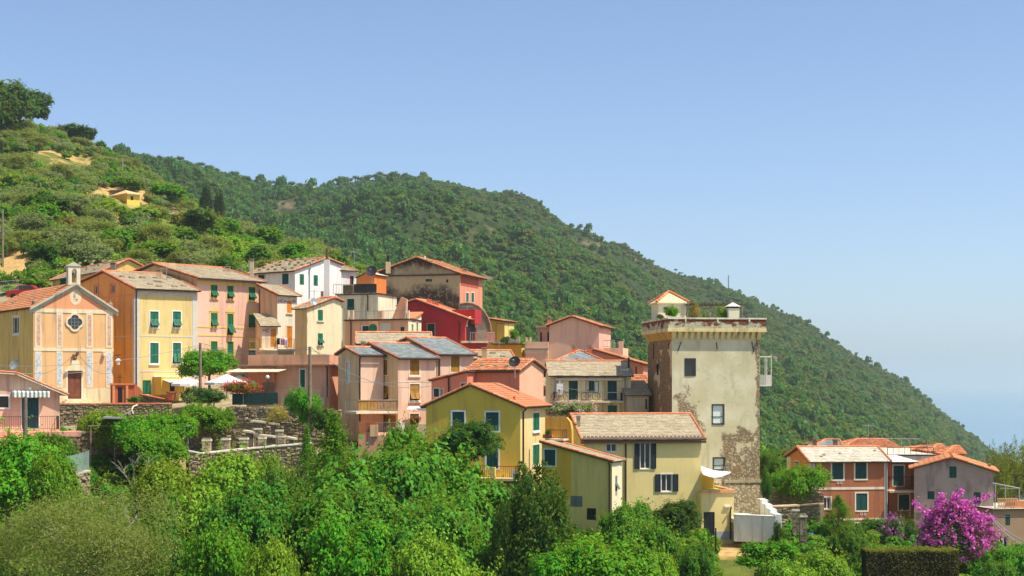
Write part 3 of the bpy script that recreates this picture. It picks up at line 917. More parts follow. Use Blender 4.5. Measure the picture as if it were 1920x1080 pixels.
chimney(h.rf, 298, 505, 519, 152, 9, P('#b5946c', .6, .4))
# lean-to with white awning
mb = MB(); f = h.R; a, b, c, d = f.rect(288, 706, 330, 740); f.box(mb, a, b, c, d, .01, 1.6); lt = mb.build('lean_to', P('#d2a948', .4, .3), h.root)
mb = MB(); mb.hexa([f.w(a - .1, d, .05), f.w(b + .6, d, .05), f.w(b + 1.2, d - .55, 2.6), f.w(a + .3, d - .55, 2.6), f.w(a - .1, d + .06, .05), f.w(b + .6, d + .06, .05), f.w(b + 1.2, d - .5, 2.6), f.w(a + .3, d - .5, 2.6)]); mb.build('awning', M_CANVAS, h.root)
a, b, c, d = f.rect(304, 717, 313, 738); mb = MB(); f.box(mb, a, b, c, d, 1.55, 1.615); mb.build('lean_to_door', M_DARK, h.root)

# ---- pink house
h = House('house', 'three-storey pink house with yellow window surrounds and green flap shutters', 369, 152, 48, 745, xl=225, xr=489)
h.profile('L', [(369, 521), (292, 496.5), (225, 525)])
ys = P('#dfb96c', .3, .3)
for x0, x1 in ((395, 407.5), (426, 437.5), (466, 478.5)):
    k = (x0 - 395) / 71 * 5
    h.win('R', x0, 531 + k, x1, 557.5 + k, 'flap', frame=ys, fw=.14, sill=1)
    tall = x0 == 426
    h.win('R', x0, 587 + k * .7, x1, (627 if tall else 613.5) + k * .7, 'flap', frame=ys, fw=.14, ped=.55)
    h.win('R', x0, 640 + k * .4, x1, 672 + k * .2, 'shut' if x0 < 450 else 'flap2', frame=ys, fw=.14, ang=14)
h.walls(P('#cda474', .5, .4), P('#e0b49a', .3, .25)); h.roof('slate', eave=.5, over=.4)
h.gutter('R', mat=M_PIPE, ov=.45)
for y in (612, 628): h.band('R', y, .16, ys, .035)
h.band('R', 529, .35, ys, .04, name='eave_frieze'); h.band('R', 700, .12, ys, .03)
h.pipe('R', 486.5, 545, 740, mat=paint('#6d3f34', .5, .1))
for x in (413, 449): h.block('pink_panel', 'R', x - 1 if x < 430 else 447, 536, x + 7 if x < 430 else 459, 609, -.01, .018, P('#d8a68e', .3, .2))
chimney(h.rf, 280, 490, 504, 168, 9, P('#a08468', .8, .5)); chimney(h.rf, 427, 499, 512, 160, 9, P('#a98a70', .7, .5)); chimney(h.rf, 450, 503, 520, 161, 7, P('#9a6a58', .7, .5))

# ---- white house behind
h = House('house', 'white house with stone-weighted slab roof and bright sunlit side wall', 553, 176, 50, 575, xl=470, L1=8.5)
h.profile('R', [(553, 508), (611, 486), (640, 497)])
h.win('L', 484, 515, 496, 531, 'shut', col=M_GREEN_D); h.win('L', 529, 513, 541, 533, 'shut', col=M_GREEN_D); h.win('R', 562, 514, 570, 534, 'shut'); h.win('R', 588, 516, 596, 536, 'shut')
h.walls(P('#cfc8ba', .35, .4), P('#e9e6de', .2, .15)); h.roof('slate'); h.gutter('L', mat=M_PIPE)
h.stones_at([(482, 506), (489, 507), (497, 503), (505, 506), (513, 501), (519, 506), (527, 498), (533, 503), (538, 506), (545, 496), (551, 503), (556, 498), (563, 493), (569, 497), (575, 490), (582, 495), (590, 489), (500, 498), (512, 495), (528, 492), (540, 489), (556, 488), (570, 486.5), (600, 488), (520, 498), (548, 492)], 0, 1.15)
h.pipe('R', 579.5, 506, 560, mat=M_PIPE_G)
mb = MB(); c = at(613, 560, 171); mb.box((c.x - .28, 170.7, c.z - 1), (c.x + .28, 171.3, V(487) * 171)); fl = mb.build('flue', P('#d9d4c8', .4, .4), h.root)
mb = MB(); mb.tube((c.x, 171, V(487) * 171), (c.x, 171, V(466) * 171), .13, n=8); mb.build('flue_pipe', paint('#5a4638', .6, .2), fl)
chimney(h.rf, 472, 485, 512, 178, 7, P('#a8987e', .8, .5))
h = House('house', 'white annex with brown-red shutters right of the tall flue pipe', 619, 181, 30, 560, xr=668, L2=6)
h.profile('L', [(0, h.z(507)), (5.0, h.z(490))], m=True)
h.win('R', 626, 513.5, 633.5, 533, 'half', col=M_REDSH); h.win('R', 656, 517.5, 663, 534, 'half', col=M_REDSH)
h.walls(P('#d8d6cc', .3, .3), P('#dedcd2', .3, .3)); h.roof('slate', verge=True)

# ---- narrow cream house with painted frieze and orange shutters
h = House('house', 'narrow cream house with orange shutters, red painted frieze and laundry balcony', 520, 154.5, 50, 690, xl=488, xr=557)
h.profile('L', [(520, 553), (488, 537)])
h.win('R', 537.8, 564, 547, 587.5, 'shut', col=M_ORANGE, sill=1); h.win('R', 537.8, 612, 547, 651, 'door', col=M_ORANGE, frame=P('#d8b9a0', .3, .2), fw=.12)
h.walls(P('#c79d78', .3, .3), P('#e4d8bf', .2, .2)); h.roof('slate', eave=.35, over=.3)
f = h.R
mb = MB(); a, b, c, d = f.rect(521, 561, 537, 568)
def frieze(f, a, b, c, d, par):
    mb = MB(); f.box(mb, a, b, c, d, -.01, .012); o = mb.build('painted_frieze', P('#d9c3b4', .2, .2), par)
    mb = MB(); n = max(2, int((b - a) / .34)); w = (b - a) / n
    for i in range(n):
        s = a + i * w
        if i % 2 == 0:
            f.box(mb, s + .03, s + .09, c + .04, d - .04, .01, .02); f.box(mb, s + w - .09, s + w - .03, c + .04, d - .04, .01, .02); f.box(mb, s + .09, s + w - .09, (c + d) / 2 - .03, (c + d) / 2 + .03, .01, .019)
        else:
            f.box(mb, s + .04, s + .1, c + .04, d - .04, .01, .02); f.box(mb, s + .1, s + w - .05, d - .1, d - .04, .01, .019); f.box(mb, s + .1, s + w - .05, c + .04, c + .1, .01, .019)
    mb.build('frieze_motif', paint('#94404a', .8, .1), o)
frieze(f, a, b, c, d, h.root); a, b, c, d = f.rect(548, 561.5, 555.5, 568); frieze(f, a, b, c, d, h.root)
h.slab('R', 487, 572, 654, .16, 1.5, P('#d8c9a8', .4, .4)); h.rail('R', 487, 571, 635, 653, 1.45, paint('#d9a94a', .6, .1), gap=.16)
narrow = h
h = House('house', 'small wing with lean-to slab roof between pink house and orange shuttered house', 491, 152.5, 22, 690, xr=521, L2=2.5)
h.profile('L', [(0, h.z(611)), (2.6, h.z(590))], m=True)
h.win('R', 507.5, 616, 517.5, 650, 'door', col=M_ORANGE)
h.walls(P('#d8b28c', .3, .3), P('#e2cdb0', .2, .2)); h.roof('slate', verge=False, eave=.3)
f = h.R; a, b, c, d = f.rect(492, 616, 506, 623); frieze(f, a, b, c, d, h.root)

# ---- beige house with green shutters
h = House('house', 'beige house with dish on slab roof and tilted green shutter', 575.6, 151, 45, 690, xl=553, xr=627)
h.profile('R', [(575.6, 579), (626, 560), (640, 566)])
h.win('R', 596, 581, 605.5, 601.5, 'shut', sill=1); h.win('R', 596, 625, 605.5, 647, 'flap2', ang=42, sill=1)
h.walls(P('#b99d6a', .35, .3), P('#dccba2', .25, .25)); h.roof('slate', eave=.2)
dish(588, 566, 150.5, .38, 'grey satellite dish on the beige house roof edge', 1.0, 30, M_STEEL)
chimney(h.rf, 604, 546, 562, 156, 5, P('#7a5a4a', .8, .5), cap=False)
chimney(h.rf, 628.5, 557, 575, 155, 6, P('#a0522f', .7, .4), cap=False)
h = House('house', 'slim grey-white house with dark tall shutters beside the beige house', 627, 157, 20, 690, xr=642, L2=5)
h.profile('L', [(0, h.z(576)), (5, h.z(574))], m=True)
h.win('R', 628, 601, 635, 632, 'shut', col=M_GREEN_D)
h.walls(P('#c8c4ba', .4, .5), P('#d2cfc6', .4, .5)); h.roof('flat', verge=False, eave=.05, over=.05)
h = House('house', 'cream house under a roof terrace with dark privacy screens', 709, 163, 72, 680, xl=632, L1=5)
h.profile('L', [(709, 552), (632, 554)])
h.win('L', 651, 560.5, 664, 581, 'flap2', col=M_GREEN_D, ang=18)
h.walls(P('#cfc39c', .4, .6), P('#d9d0ae', .3, .4)); h.roof('flat', verge=False, eave=.15, over=.15)
h.block('privacy_screen', 'L', 660, 532, 702, 549, -.6, -.5, paint('#2f302d', .8, .2)); h.block('planter', 'L', 640, 534, 658, 550, -.9, -.4, paint('#6d5d40', .8, .3))
h.rail('L', 625, 700, 533, 551, -.1, M_IRON, gap=.3, sides=False)
h.pipe('L', 690, 556, 583)
h = House('house', 'small orange rooftop hut with white sheet roof beside the old gable', 702, 168, 70, 552, xl=670, L1=3)
h.profile('L', [(702, 516), (686, 512), (670, 521)])
h.walls(P('#c06a30', .4, .4), P('#c06a30', .4, .4)); h.roof('flat', verge=False, eave=.15, over=.1, mat=M_WHITE)
dish(697, 509, 165.5, .6, 'black satellite dish on mast beside the old gabled house', 1.6, -10)

# ---- old grey gabled house
h = House('house', 'big weathered grey gabled house with stained blank wall and pink side', 862, 176, 74, 660, xl=702, L1=8.5)
h.profile('L', [(862, 514), (783, 484.5), (702, 515)])
h.win('L', 798, 523, 810, 528, 'dark'); h.win('L', 836.5, 524, 840.5, 529.5, 'dark'); h.win('L', 761, 557.5, 778, 567, 'dark')
for x in (875.5, 885.5): h.win('R', x - 2, 549, x + 3, 567, 'shut', frame=M_CREAM, fw=.1); h.win('R', x - 2, 524, x + 2, 532, 'dark')
t = NT('stained_old_render'); n1 = t.noise(.35, 6, .62); n2 = t.noise(2.4, 6, .7)
sep = t.n.new('ShaderNodeSeparateXYZ'); t.l.new(t.pos(), sep.inputs[0])
g1 = t.math('ADD', t.math('MULTIPLY', t.math('ABSOLUTE', t.math('SUBTRACT', sep.outputs[2], 11.6)), .2), t.math('MULTIPLY', n1, .9))
c = t.mix(t.step(n2, .35, .7), lin('#cdb485'), lin('#bda47a')); c = t.mix(t.math('MULTIPLY', t.step(g1, .5, .78), t.step(n2, .3, .5)), c, lin('#54483a')); t.color(c); t.bump(n2, .5, .05); M_OLD = t.fin(.95, .15)
h.walls(M_OLD, P('#c97e63', .4, .4)); h.roof('tile', eave=.45, over=.35, fascia=True)
mb = MB(); f = h.L; f.box(mb, 0, f.L, h.z(516), h.z(513.2), -.01, .16); mb.build('ledge', paint('#5a4d3c', .9, .2), h.root)
h.block('red_upper_band', 'R', 864, 519.5, 897, 538, -.01, .02, P('#9a4a38', .4, .4))
chimney(h.rf, 728, 491, 506, 178, 9, P('#b89f78', .7, .5), pot=.5, cap=False); chimney(h.rf, 871.5, 503, 516, 180, 8, P('#8a7a62', .8, .5)); chimney(h.rf, 797, 480, 488, 178, 3, M_WHITE, cap=False); chimney(h.rf, 778, 476, 486, 178, 3, M_STONE_D, cap=False)
h.stones_at([(800, 489), (811, 493), (822, 497), (833, 501), (843, 504), (852, 508), (828, 495), (846, 502), (858, 508)], 0, 1.1)
# ---- curved stone wall
cw = empty('curved_wall', at(880, 622, 168), 'old stone wall with quarter-circle top edge beside the red house', 'wall')
mb = MB(); pts = [(860, 640), (860, 566)] + [(876 + 44 * math.sin(t_), 622 - 54 * math.cos(t_)) for t_ in [R(x) for x in range(-15, 91, 15)]] + [(920, 640)]
n = len(pts); v = [at(x, y, 168) for x, y in pts] + [at(x, y, 168) + Vector((0, 3.0, 0)) for x, y in pts]
mb.add(v, [tuple(range(n)), tuple(range(2 * n - 1, n - 1, -1))] + [(i, (i + 1) % n, n + (i + 1) % n, n + i) for i in range(n)]); mb.build('masonry', P('#7d705c', .9, .6, patch='#a3967c', patch_amt=.55), cw)
mb = MB()
for (x, y), (x2, y2) in zip(pts[2:-1], pts[3:]): mb.tube(at(x, y, 168), at(x2, y2, 168), .14)
mb.build('coping', P('#8a6a52', .6, .4), cw)

# ---- yellow house and terrace right of the curved wall
h = House('house', 'small yellow house with dark eave right of the curved stone wall', 946, 172, 70, 660, xl=915, L1=3)
h.profile('L', [(946, 604), (915, 599)]); h.walls(P('#c9a54a', .3, .3), P('#d8c070', .3, .3)); h.roof('tile', eave=.2, over=.3, verge=False)
h = House('terrace_house', 'bright yellow terrace house with white railing and potted plants', 978, 163, 60, 700, xl=925, xr=984, cat='house')
h.profile('L', [(978, 646), (925, 646)]); h.win('R', 979.8, 656, 982, 668, 'shut'); h.walls(P('#d6a93c', .3, .3), P('#dcc268', .3, .3)); h.roof('flat', verge=False, eave=.2, over=.2, mat=P('#dcc878', .2, .2))
h.block('white_panel', 'L', 944, 631, 973, 645, -.25, -.2, M_WHITE); h.rail('L', 930, 976, 606, 645, -.1, M_IRON, gap=1.1, sides=False, r=.02)
# ---- red house
h = House('house', 'crimson red gabled house with corner loggia arch and balcony', 872, 158, 72, 690, xl=752, xr=893)
h.profile('L', [(872, 597.5), (780, 563.5), (752, 574)])
h.win('L', 801.5, 607, 815, 629, 'shut', col=M_GREEN_D, frame=P('#b07a60', .3, .3), fw=.08)
h.walls(P('#9c2a2c', .35, .3), P('#a62c2e', .3, .3)); h.roof('flat', verge=True, eave=.4, over=.25, mat=M_VERGE)
h.pipe('L', 861.5, 606, 640)
f = h.L
h.block('roof_stair_box', 'L', 838, 579, 881, 606, -3.5, -1.5, P('#982a2c', .35, .3)); chimney(h.rf, 817, 564, 580, 161, 12, P('#b04a38', .5, .3)); chimney(h.rf, 804.5, 561, 575, 160, 9, P('#b9573f', .5, .3), cap=False)
# loggia arch in a projecting corner pier
mb = MB(); a, b, c, d = f.rect(864, 603, 882, 640)
g = h.R
arc = [(g.L * .1 + (g.L * .8) * (1 - math.cos(math.pi * i / 10)) / 2, h.z(612) + 1.0 * math.sin(math.pi * i / 10)) for i in range(11)]
flat_poly(g, [(g.L * .1, h.z(640))] + arc + [(g.L * .9, h.z(640))], -.01, .012, 'loggia_recess', M_DARK, h.root)
mb = MB()
for p, q in zip(arc[:-1], arc[1:]): mb.tube(g.w(p[0], p[1], .03), g.w(q[0], q[1], .03), .09)
mb.build('loggia_arch', P('#d79a86', .3, .3), h.root)
a, b, c, d = f.rect(864, 640, 912, 645)
bal = MB(); c0 = at(864, 643, 155); c1 = at(914, 643, 155); c2 = at(928, 643, 159)
bal.hexa([c0, c1, c1 + Vector((0, 5, 0)), c0 + Vector((0, 5, 0))] + [p + Vector((0, 0, .2)) for p in (c0, c1, c1 + Vector((0, 5, 0)), c0 + Vector((0, 5, 0)))]); bal.build('balcony_slab', P('#cdb48e', .5, .5), h.root)
low = MB(); low.hexa([at(868, 672, 155.2), at(913, 672, 155.2), at(913, 672, 155.2) + Vector((0, 4, 0)), at(868, 672, 155.2) + Vector((0, 4, 0))] + [p for p in (at(868, 644, 155.2), at(913, 644, 155.2), at(913, 644, 155.2) + Vector((0, 4, 0)), at(868, 644, 155.2) + Vector((0, 4, 0)))]); low.build('balcony_base', P('#9c2a2c', .35, .3), h.root)
railing([at(882, 641.5, 155.1), at(912, 641.5, 155.1)], .95, paint('#c98b80', .6, .1), .2, 'railing', h.root, .02)
railing([at(914, 642, 155.1), at(927, 642, 159)], .95, paint('#c98b80', .6, .1), .3, 'railing', h.root, .03)

# ---- peach house with roof terrace
h = House('house', 'peach house with roof terrace parapet and round-headed green window', 765.6, 153, 74, 700, xl=647, xr=790)
h.profile('L', [(765.6, 600), (647, 602)])
h.win('L', 679.7, 611, 691.3, 625, 'shut', col=M_GREEN_D, frame=M_CREAM, fw=.09); h.win('L', 713.5, 607, 730, 624, 'shut', col=M_CREAM, frame=M_CREAM, fw=.06); h.win('L', 751, 613, 758, 624.5, 'shut', col=M_GREEN_D)
h.win('R', 771.5, 608, 774.5, 623, 'dark', frame=M_CREAM, fw=.1); h.win('R', 780.5, 604, 783.5, 624, 'dark', frame=M_CREAM, fw=.1)
h.walls(P('#d8a67e', .3, .35), P('#e3d5b0', .25, .25)); h.roof('flat', verge=False, eave=.1, over=.2, mat=M_SLATE)
h.pipe('L', 658.5, 604, 650)
f = h.L; s, z = f.sz(701, 620)
o = h.block('bay', 'L', 693, 602, 710, 645, -.02, .25, P('#d59a6c', .3, .3))
arcp = [(s + .42 * math.cos(math.pi * i / 8), z + .28 + .36 * math.sin(math.pi * i / 8)) for i in range(9)]
flat_poly(f, [(s - .42, z)] + arcp[::-1] + [(s + .42, z)], .24, .28, 'arched_window', M_GREEN, h.root)
h.rail('L', 650, 764, 583, 600, -.15, M_STEEL, gap=.16, sides=False)
for x in (652, 661, 716, 760, 765): h.block('terrace_post', 'L', x - 1.2, 582, x + 1.2, 601, -.3, -.02, P('#e0c39c', .3, .3))
h.block('terrace_wall', 'L', 703, 583, 716, 600, -.8, -.62, P('#d8a67e', .3, .35))
pp = [f.sz(*q) for q in ((727, 599), (755, 598), (756, 560), (745, 556))]
flat_poly(f, pp, -1.3, -1.0, 'stair_wall', P('#c98f66', .3, .35), h.root); h.block('stair_wall_edge', 'L', 754, 566, 757, 598, -1.0, -.9, M_CREAM)
g = h.R; O_ = g.w(0, h.z(600), .1)
mb = MB(); p = [g.w(g.L * .3, h.z(598), .2), g.w(g.L * 1.0, h.z(584), .2), g.w(g.L * 1.0, h.z(584), -2), g.w(g.L * .3, h.z(598), -2)]; mb.hexa(p + [x + Vector((0, 0, .14)) for x in p]); mb.build('lean_to_roof', M_VERGE, h.root)
mb = MB(); v = [g.w(g.L * .3, h.z(602), .0), g.w(g.L, h.z(602), .0), g.w(g.L, h.z(584), 0), g.w(g.L * .3, h.z(598), 0)]; mb.add([x + Vector((0, 0, 0)) for x in v] + [x - Vector((g.n.x, g.n.y, 0)) * 1.9 for x in v], [(0, 1, 2, 3), (7, 6, 5, 4), (1, 5, 6, 2)]); mb.build('lean_to_wall', P('#e3d5b0', .25, .25), h.root)
# low slab roof in front
h = House('house', 'low house showing only a long pale slab roof above the grey slate gables', 670, 143, 4, 690, xr=806, L2=3.6)
h.profile('L', [(0, h.z(644.5)), (1.8, h.z(626.5, 145)), (3.6, h.z(644.5))], m=True); h.walls(P('#c9925f', .3, .3), P('#c9925f', .3, .3)); h.roof('slate', eave=.2)
chimney(h.rf, 681, 640, 652, 141.5, 8, P('#9a7a58', .8, .4)); 

# ---- three pink-beige houses with grey slate roofs
tan, pnk = P('#dcb888', .3, .35), P('#e0bc9e', .3, .3)
wf = M_CREAM
h = House('house', 'slim beige house with grey slate gable and tall white window slit', 672, 131.5, 33, 800, xl=634, xr=719)
h.profile('L', [(672, 666), (650.5, 654), (634, 665.5)])
h.win('L', 649, 678, 655.5, 717, 'curtain', frame=M_WHITE, fw=.07)
h.walls(tan, pnk); h.roof('grey', eave=.25); h.gutter('R'); h.pipe('R', 674, 672, 790)
g = h.R
h.slab('R', 668, 747, 771, .2, 2.2, P('#d8c9a8', .4, .4))
h.rail('R', 671, 746, 750, 770, 2.15, M_STEEL, gap=.3)
gg = Face(g.o + g.n * 2.1, g.d, g.n, g.L)
for (x0, x1, c_) in ((673, 708, '#b98f3a'), (709, 745, '#a3875c')):
    a, b, c, d = gg.rect(x0, 750, x1, 770); mb = MB(); n = int((b - a) / .05)
    for i in range(n): gg.box(mb, a + (b - a) * i / n, a + (b - a) * (i + .8) / n, c, d + rnd.uniform(-.03, .03), -.03, 0)
    mb.build('reed_screen', paint(c_, .9, .2), h.root, kind='stuff')
h = House('house', 'pink-beige middle house with grey slate gable and ochre shutters', 746, 131, 33, 812, L2=8.6, xr=818)
h.profile('L', [(746, 671.5), (696, 646), (650, 668)])
h.win('L', 717.7, 675, 727, 703, 'shut', col=M_OCHRE, frame=wf, fw=.09); h.win('L', 708, 722, 728, 748.5, 'flap2', col=M_OCHRE, ang=20)
h.win('R', 768.3, 675, 786, 703, 'shut', col=M_OCHRE, frame=wf, fw=.1, sill=1); h.win('R', 768.3, 720, 786.5, 750.5, 'flap2', col=M_OCHRE, frame=wf, fw=.1, sill=1, ang=24); h.win('R', 768.5, 776, 785, 796, 'shut', col=paint('#7d4a1c', .6, .2), frame=wf, fw=.1)
h.win('L', 714, 778, 743, 801, 'shut', col=M_OCHRE, frame=wf, fw=.08)
h.walls(tan, pnk); h.roof('grey', eave=.3); h.gutter('R')
h.band('R', 716, .07, cream, .02)
mb = MB(); cA = at(763, 771, 128); mb.hexa([at(763, 768, 128), at(804, 771, 129), at(800, 764, 132), at(768, 764, 131)] + [p + Vector((0, 0, .1)) for p in (at(763, 768, 128), at(804, 771, 129), at(800, 764, 132), at(768, 764, 131))]); mb.build('white_canopy', M_WHITE, h.root)
h = House('house', 'pink-beige house with tallest grey slate roof and single ochre shutter', 820, 133.6, 33, 790, L2=9.4, xr=888)
h.profile('L', [(820, 664.5), (766, 636), (716, 660)])
h.win('R', 845, 668, 861.5, 697.5, 'shut', col=M_OCHRE, frame=wf, fw=.1)
h.walls(tan, pnk); h.roof('grey', eave=.3); h.gutter('R'); h.pipe('R', 823, 672, 760)
# slab roof + chimney behind the coral house
h = House('house', 'house with slab roof and square chimney right of the grey slate roofs', 884, 143, 10, 740, xr=962, L2=4.4)
h.profile('L', [(0, h.z(673.5)), (2.2, h.z(660, 145.2)), (4.4, h.z(673))], m=True); h.walls(pnk, pnk); h.roof('slate', eave=.25); chimney(h.rf, 908, 651, 666, 143.2, 9, P('#b08a66', .6, .4)); h.stones_at([(924, 663), (943, 669)], 0)

# ---- coral house
h = House('house', 'coral house with orange tiled roof and black satellite dish', 974, 126, 62, 790, xl=877, xr=1019)
h.profile('R', [(974, 695.5), (997, 677), (1019, 694)])
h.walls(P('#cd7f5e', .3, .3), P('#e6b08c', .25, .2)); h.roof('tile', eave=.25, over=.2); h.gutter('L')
h.stones_at([(906, 687), (930, 687), (953, 688)], 0, .9)
dish(965, 679, 124.5, .47, 'black satellite dish on the coral house gable', 1.2, -15)
h = House('house', 'low coral lean-to wing with sloping tiled edge and small dark windows', 876, 126.6, 62, 790, xl=809, L1=3)
h.profile('L', [(876, 699), (809, 715)])
h.win('L', 813.5, 728.5, 824, 744, 'shut', col=M_GREEN_D, frame=M_CREAM, fw=.07); h.win('L', 824.5, 728.5, 831, 744, 'glass', frame=M_CREAM, fw=.06); h.win('L', 864, 719, 876, 728, 'dark', frame=M_CREAM, fw=.07)
h.walls(P('#cd7f5e', .3, .3), P('#cd7f5e', .3, .3)); h.roof('tile', eave=.2, over=.1); h.pipe('L', 842, 710, 745)

# ---- yellow-green house
h = House('house', 'yellow-green gabled house with orange tiled roof and dark green shutters', 975.7, 116, 75, 935, xl=797, xr=1023)
h.profile('L', [(975.7, 763), (882, 724), (799, 762)])
yg = P('#f2c650', .25, .2)
for r_ in ((848, 772, 870.5, 806), (911, 773, 935, 808), (848, 836, 870, 872), (912, 836, 934, 878)): h.win('L', *r_, 'shut', col=M_GREEN_D, frame=M_WHITE, fw=.11)
h.win('R', 999, 774, 1011, 807, 'shut', frame=M_WHITE, fw=.1, sill=1); h.win('R', 998.5, 834, 1011, 869, 'shut', frame=M_WHITE, fw=.1, sill=1)
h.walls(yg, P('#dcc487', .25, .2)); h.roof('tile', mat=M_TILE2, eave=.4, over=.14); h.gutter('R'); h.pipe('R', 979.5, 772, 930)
h.block('plinth', 'L', 958, 882, 975, 900, -.01, .03, P('#8f9a9a', .4, .3))
chimney(h.rf, 964, 743, 752, 117, 4.5, paint('#c85a2c', .6, .1), cap=False)
mb = MB()
for p, q in ((926, 716), (960, 738)): pass
c0 = h.on_slope(0, 926, 722); c1 = h.on_slope(0, 972, 741); mb.tube(c0, c1, .18); mb.build('roof_flashing', M_IRON, h.rf)
h.slab('L', 890, 967, 897, .18, 1.3, P('#d3b483', .4, .4)); h.rail('L', 891, 966, 874, 896, 1.25, M_IRON, gap=.14)
g = h.L; gg = Face(g.o + g.n * 1.2, g.d, g.n, g.L); a, b, c, d = gg.rect(919.5, 876, 928.5, 928); mb = MB(); gg.box(mb, a, b, c, d, -.2, .12); mb.build('post', P('#d9c070', .3, .3), h.root)
h.block('stone_basement', 'L', 930, 900, 974, 932, -.01, .05, P('#8a7a62', .9, .5, patch='#6b5f50', patch_amt=.5))

# ---- pink house behind with crenellated terrace
h = House('house', 'blank pink gabled house with battlemented terrace behind the village', 1123, 160, 78, 700, xl=1030, L1=8)
h.profile('L', [(1123, 612), (1072, 595), (1030, 611)])
pk2 = P('#e0b694', .25, .25)
h.walls(pk2, P('#dba58c', .2, .2)); h.roof('tile', eave=.3, over=.25)
chimney(h.rf, 1030, 595, 609, 164, 8, P('#a5624a', .6, .4))
h.block('side_block', 'L', 1003, 613, 1031, 690, -6, -1.5, P('#dcae8e', .25, .25)); h.block('side_roof', 'L', 1000, 610, 1034, 613.5, -6.4, -1.0, M_SLATE)
for x in (1009, 1022.5): h.block('side_window', 'L', x - 1.2, 622, x + 1.6, 641, -1.5, -1.46, M_DARK)
h.block('terrace', 'L', 986, 654, 1029.5, 700, -5, .3, pk2); h.block('terrace_cornice', 'L', 985, 652.5, 1029.6, 654.8, -5.2, .42, M_SLATE)
h.block('parapet', 'L', 986, 641, 1029, 652.6, .0, .28, pk2)
for x in (987, 994.5): h.block('merlon', 'L', x - 1.2, 632.5, x + 1.7, 641, .0, .278, pk2)
mb = MB(); f = h.L; a, b, c, d = f.rect(986, 657, 1029, 662)
n = 12
for i in range(n): s = a + (b - a) * (i + .5) / n; f.box(mb, s - .06, s + .06, c, d, .29, .36)
mb.build('dentils', M_CREAM, h.root)
h.block('right_terrace', 'L', 1123, 651, 1160, 700, -7, -3, pk2); h.block('right_parapet', 'L', 1152, 638, 1160, 651, -3.3, -3, pk2)
h.rail('L', 1124, 1152, 638, 651, -3.05, M_STEEL, gap=.35, sides=False, r=.03)
# ---- salmon house with long sloping roof
h = House('house', 'salmon house with one long tiled roof slope behind the cream balcony house', 1206, 150, 80, 760, xl=1108, L1=6)
h.profile('L', [(1206, 684), (1112, 657), (1062, 676)])
h.walls(P('#c27a5a', .3, .3), P('#c98466', .3, .3)); h.roof('tile', eave=.3, over=.3); h.pipe('L', 1193, 692, 714)
for x in (1075.5, 1106): chimney(h.rf, x, 646, 668, 146.5, 7, P('#c8663f', .5, .3), cap=True)
# ---- hipped grey roof house
def hip(root, x0, x1, ye, xa, xb, yr, Y, depth, style, mat, eave_mat=M_FASCIA):
    A = at(x0, ye, Y); B = at(x1, ye, Y); C_ = B + Vector((0, depth, 0)); D = A + Vector((0, depth, 0))
    zr = V(yr) * (Y + depth / 2); r0 = Vector((U(xa) * (Y + depth / 2), Y + depth / 2, zr)); r1 = Vector((U(xb) * (Y + depth / 2), Y + depth / 2, zr))
    mb = MB(); dn = Vector((0, 0, -.12))
    mb.add([A, B, C_, D, r0, r1, A + dn, B + dn, C_ + dn, D + dn], [(0, 1, 5, 4), (1, 2, 5), (2, 3, 4, 5), (3, 0, 4), (6, 7, 1, 0), (7, 8, 2, 1), (8, 9, 3, 2), (9, 6, 0, 3), (9, 8, 7, 6)])
    rf = mb.build('roof', mat, root)
    tl = MB()
    for (p, q, t0, t1) in ((A, B, r0, r1), (B, C_, r1, r1), (D, A, r0, r0)):
        a = (q - p); L = a.length; a.normalize()
        mid = (t0 + t1) / 2; b = mid - p; b -= a * b.dot(a); Bl = b.length; b.normalize(); n = a.cross(b)
        if n.z < 0: n = -n
        u0 = (t0 - p).dot(a); u1 = L - (t1 - p).dot(a)
        nr = max(2, int(Bl / .4))
        for j in range(nr):
            fa = j / nr; w0 = u0 * fa; w1 = L - u1 * fa
            w0b = u0 * (j + 1) / nr; w1b = L - u1 * (j + 1) / nr
            slab_roof(tl, p + a * max(w0, w0b) + b * (Bl * fa) + n * .01, a, b, n, max(.1, min(w1, w1b) - max(w0, w0b)), Bl / nr, style)
    tl.build('slates' if style != 'tile' else 'tiles', mat, rf, kind='stuff')
    mb = MB()
    for p, q in ((A, r0), (B, r1), (r0, r1), (C_, r1), (D, r0)):
        L = (q - p).length; k = max(1, int(L / .4))
        if L < .05: continue
        for i in range(k): mb.tube(p.lerp(q, i / k) + Vector((0, 0, .05)), p.lerp(q, (i + 1) / k) + Vector((0, 0, .04)), .12, .1)
    mb.build('hip_tiles', M_VERGE, rf, kind='stuff')
    return rf
hp = empty('house', at(1090, 720, 143.5), 'house with low grey hipped roof rising behind the cream balcony house', 'house')
mb = MB(); A = at(1036, 681, 144); B = at(1138, 681, 144); mb.box((A.x + .3, 144.3, A.z - 4), (B.x - .3, 149.5, A.z)); mb.build('wall', P('#cdb896', .4, .4), hp)
hr = hip(hp, 1034, 1140, 680, 1086, 1090, 658, 144, 6.0, 'grey', M_GREY)
chimney(hr, 1081.5, 671, 679, 144.6, 4, P('#8d8272', .7, .4), cap=False)

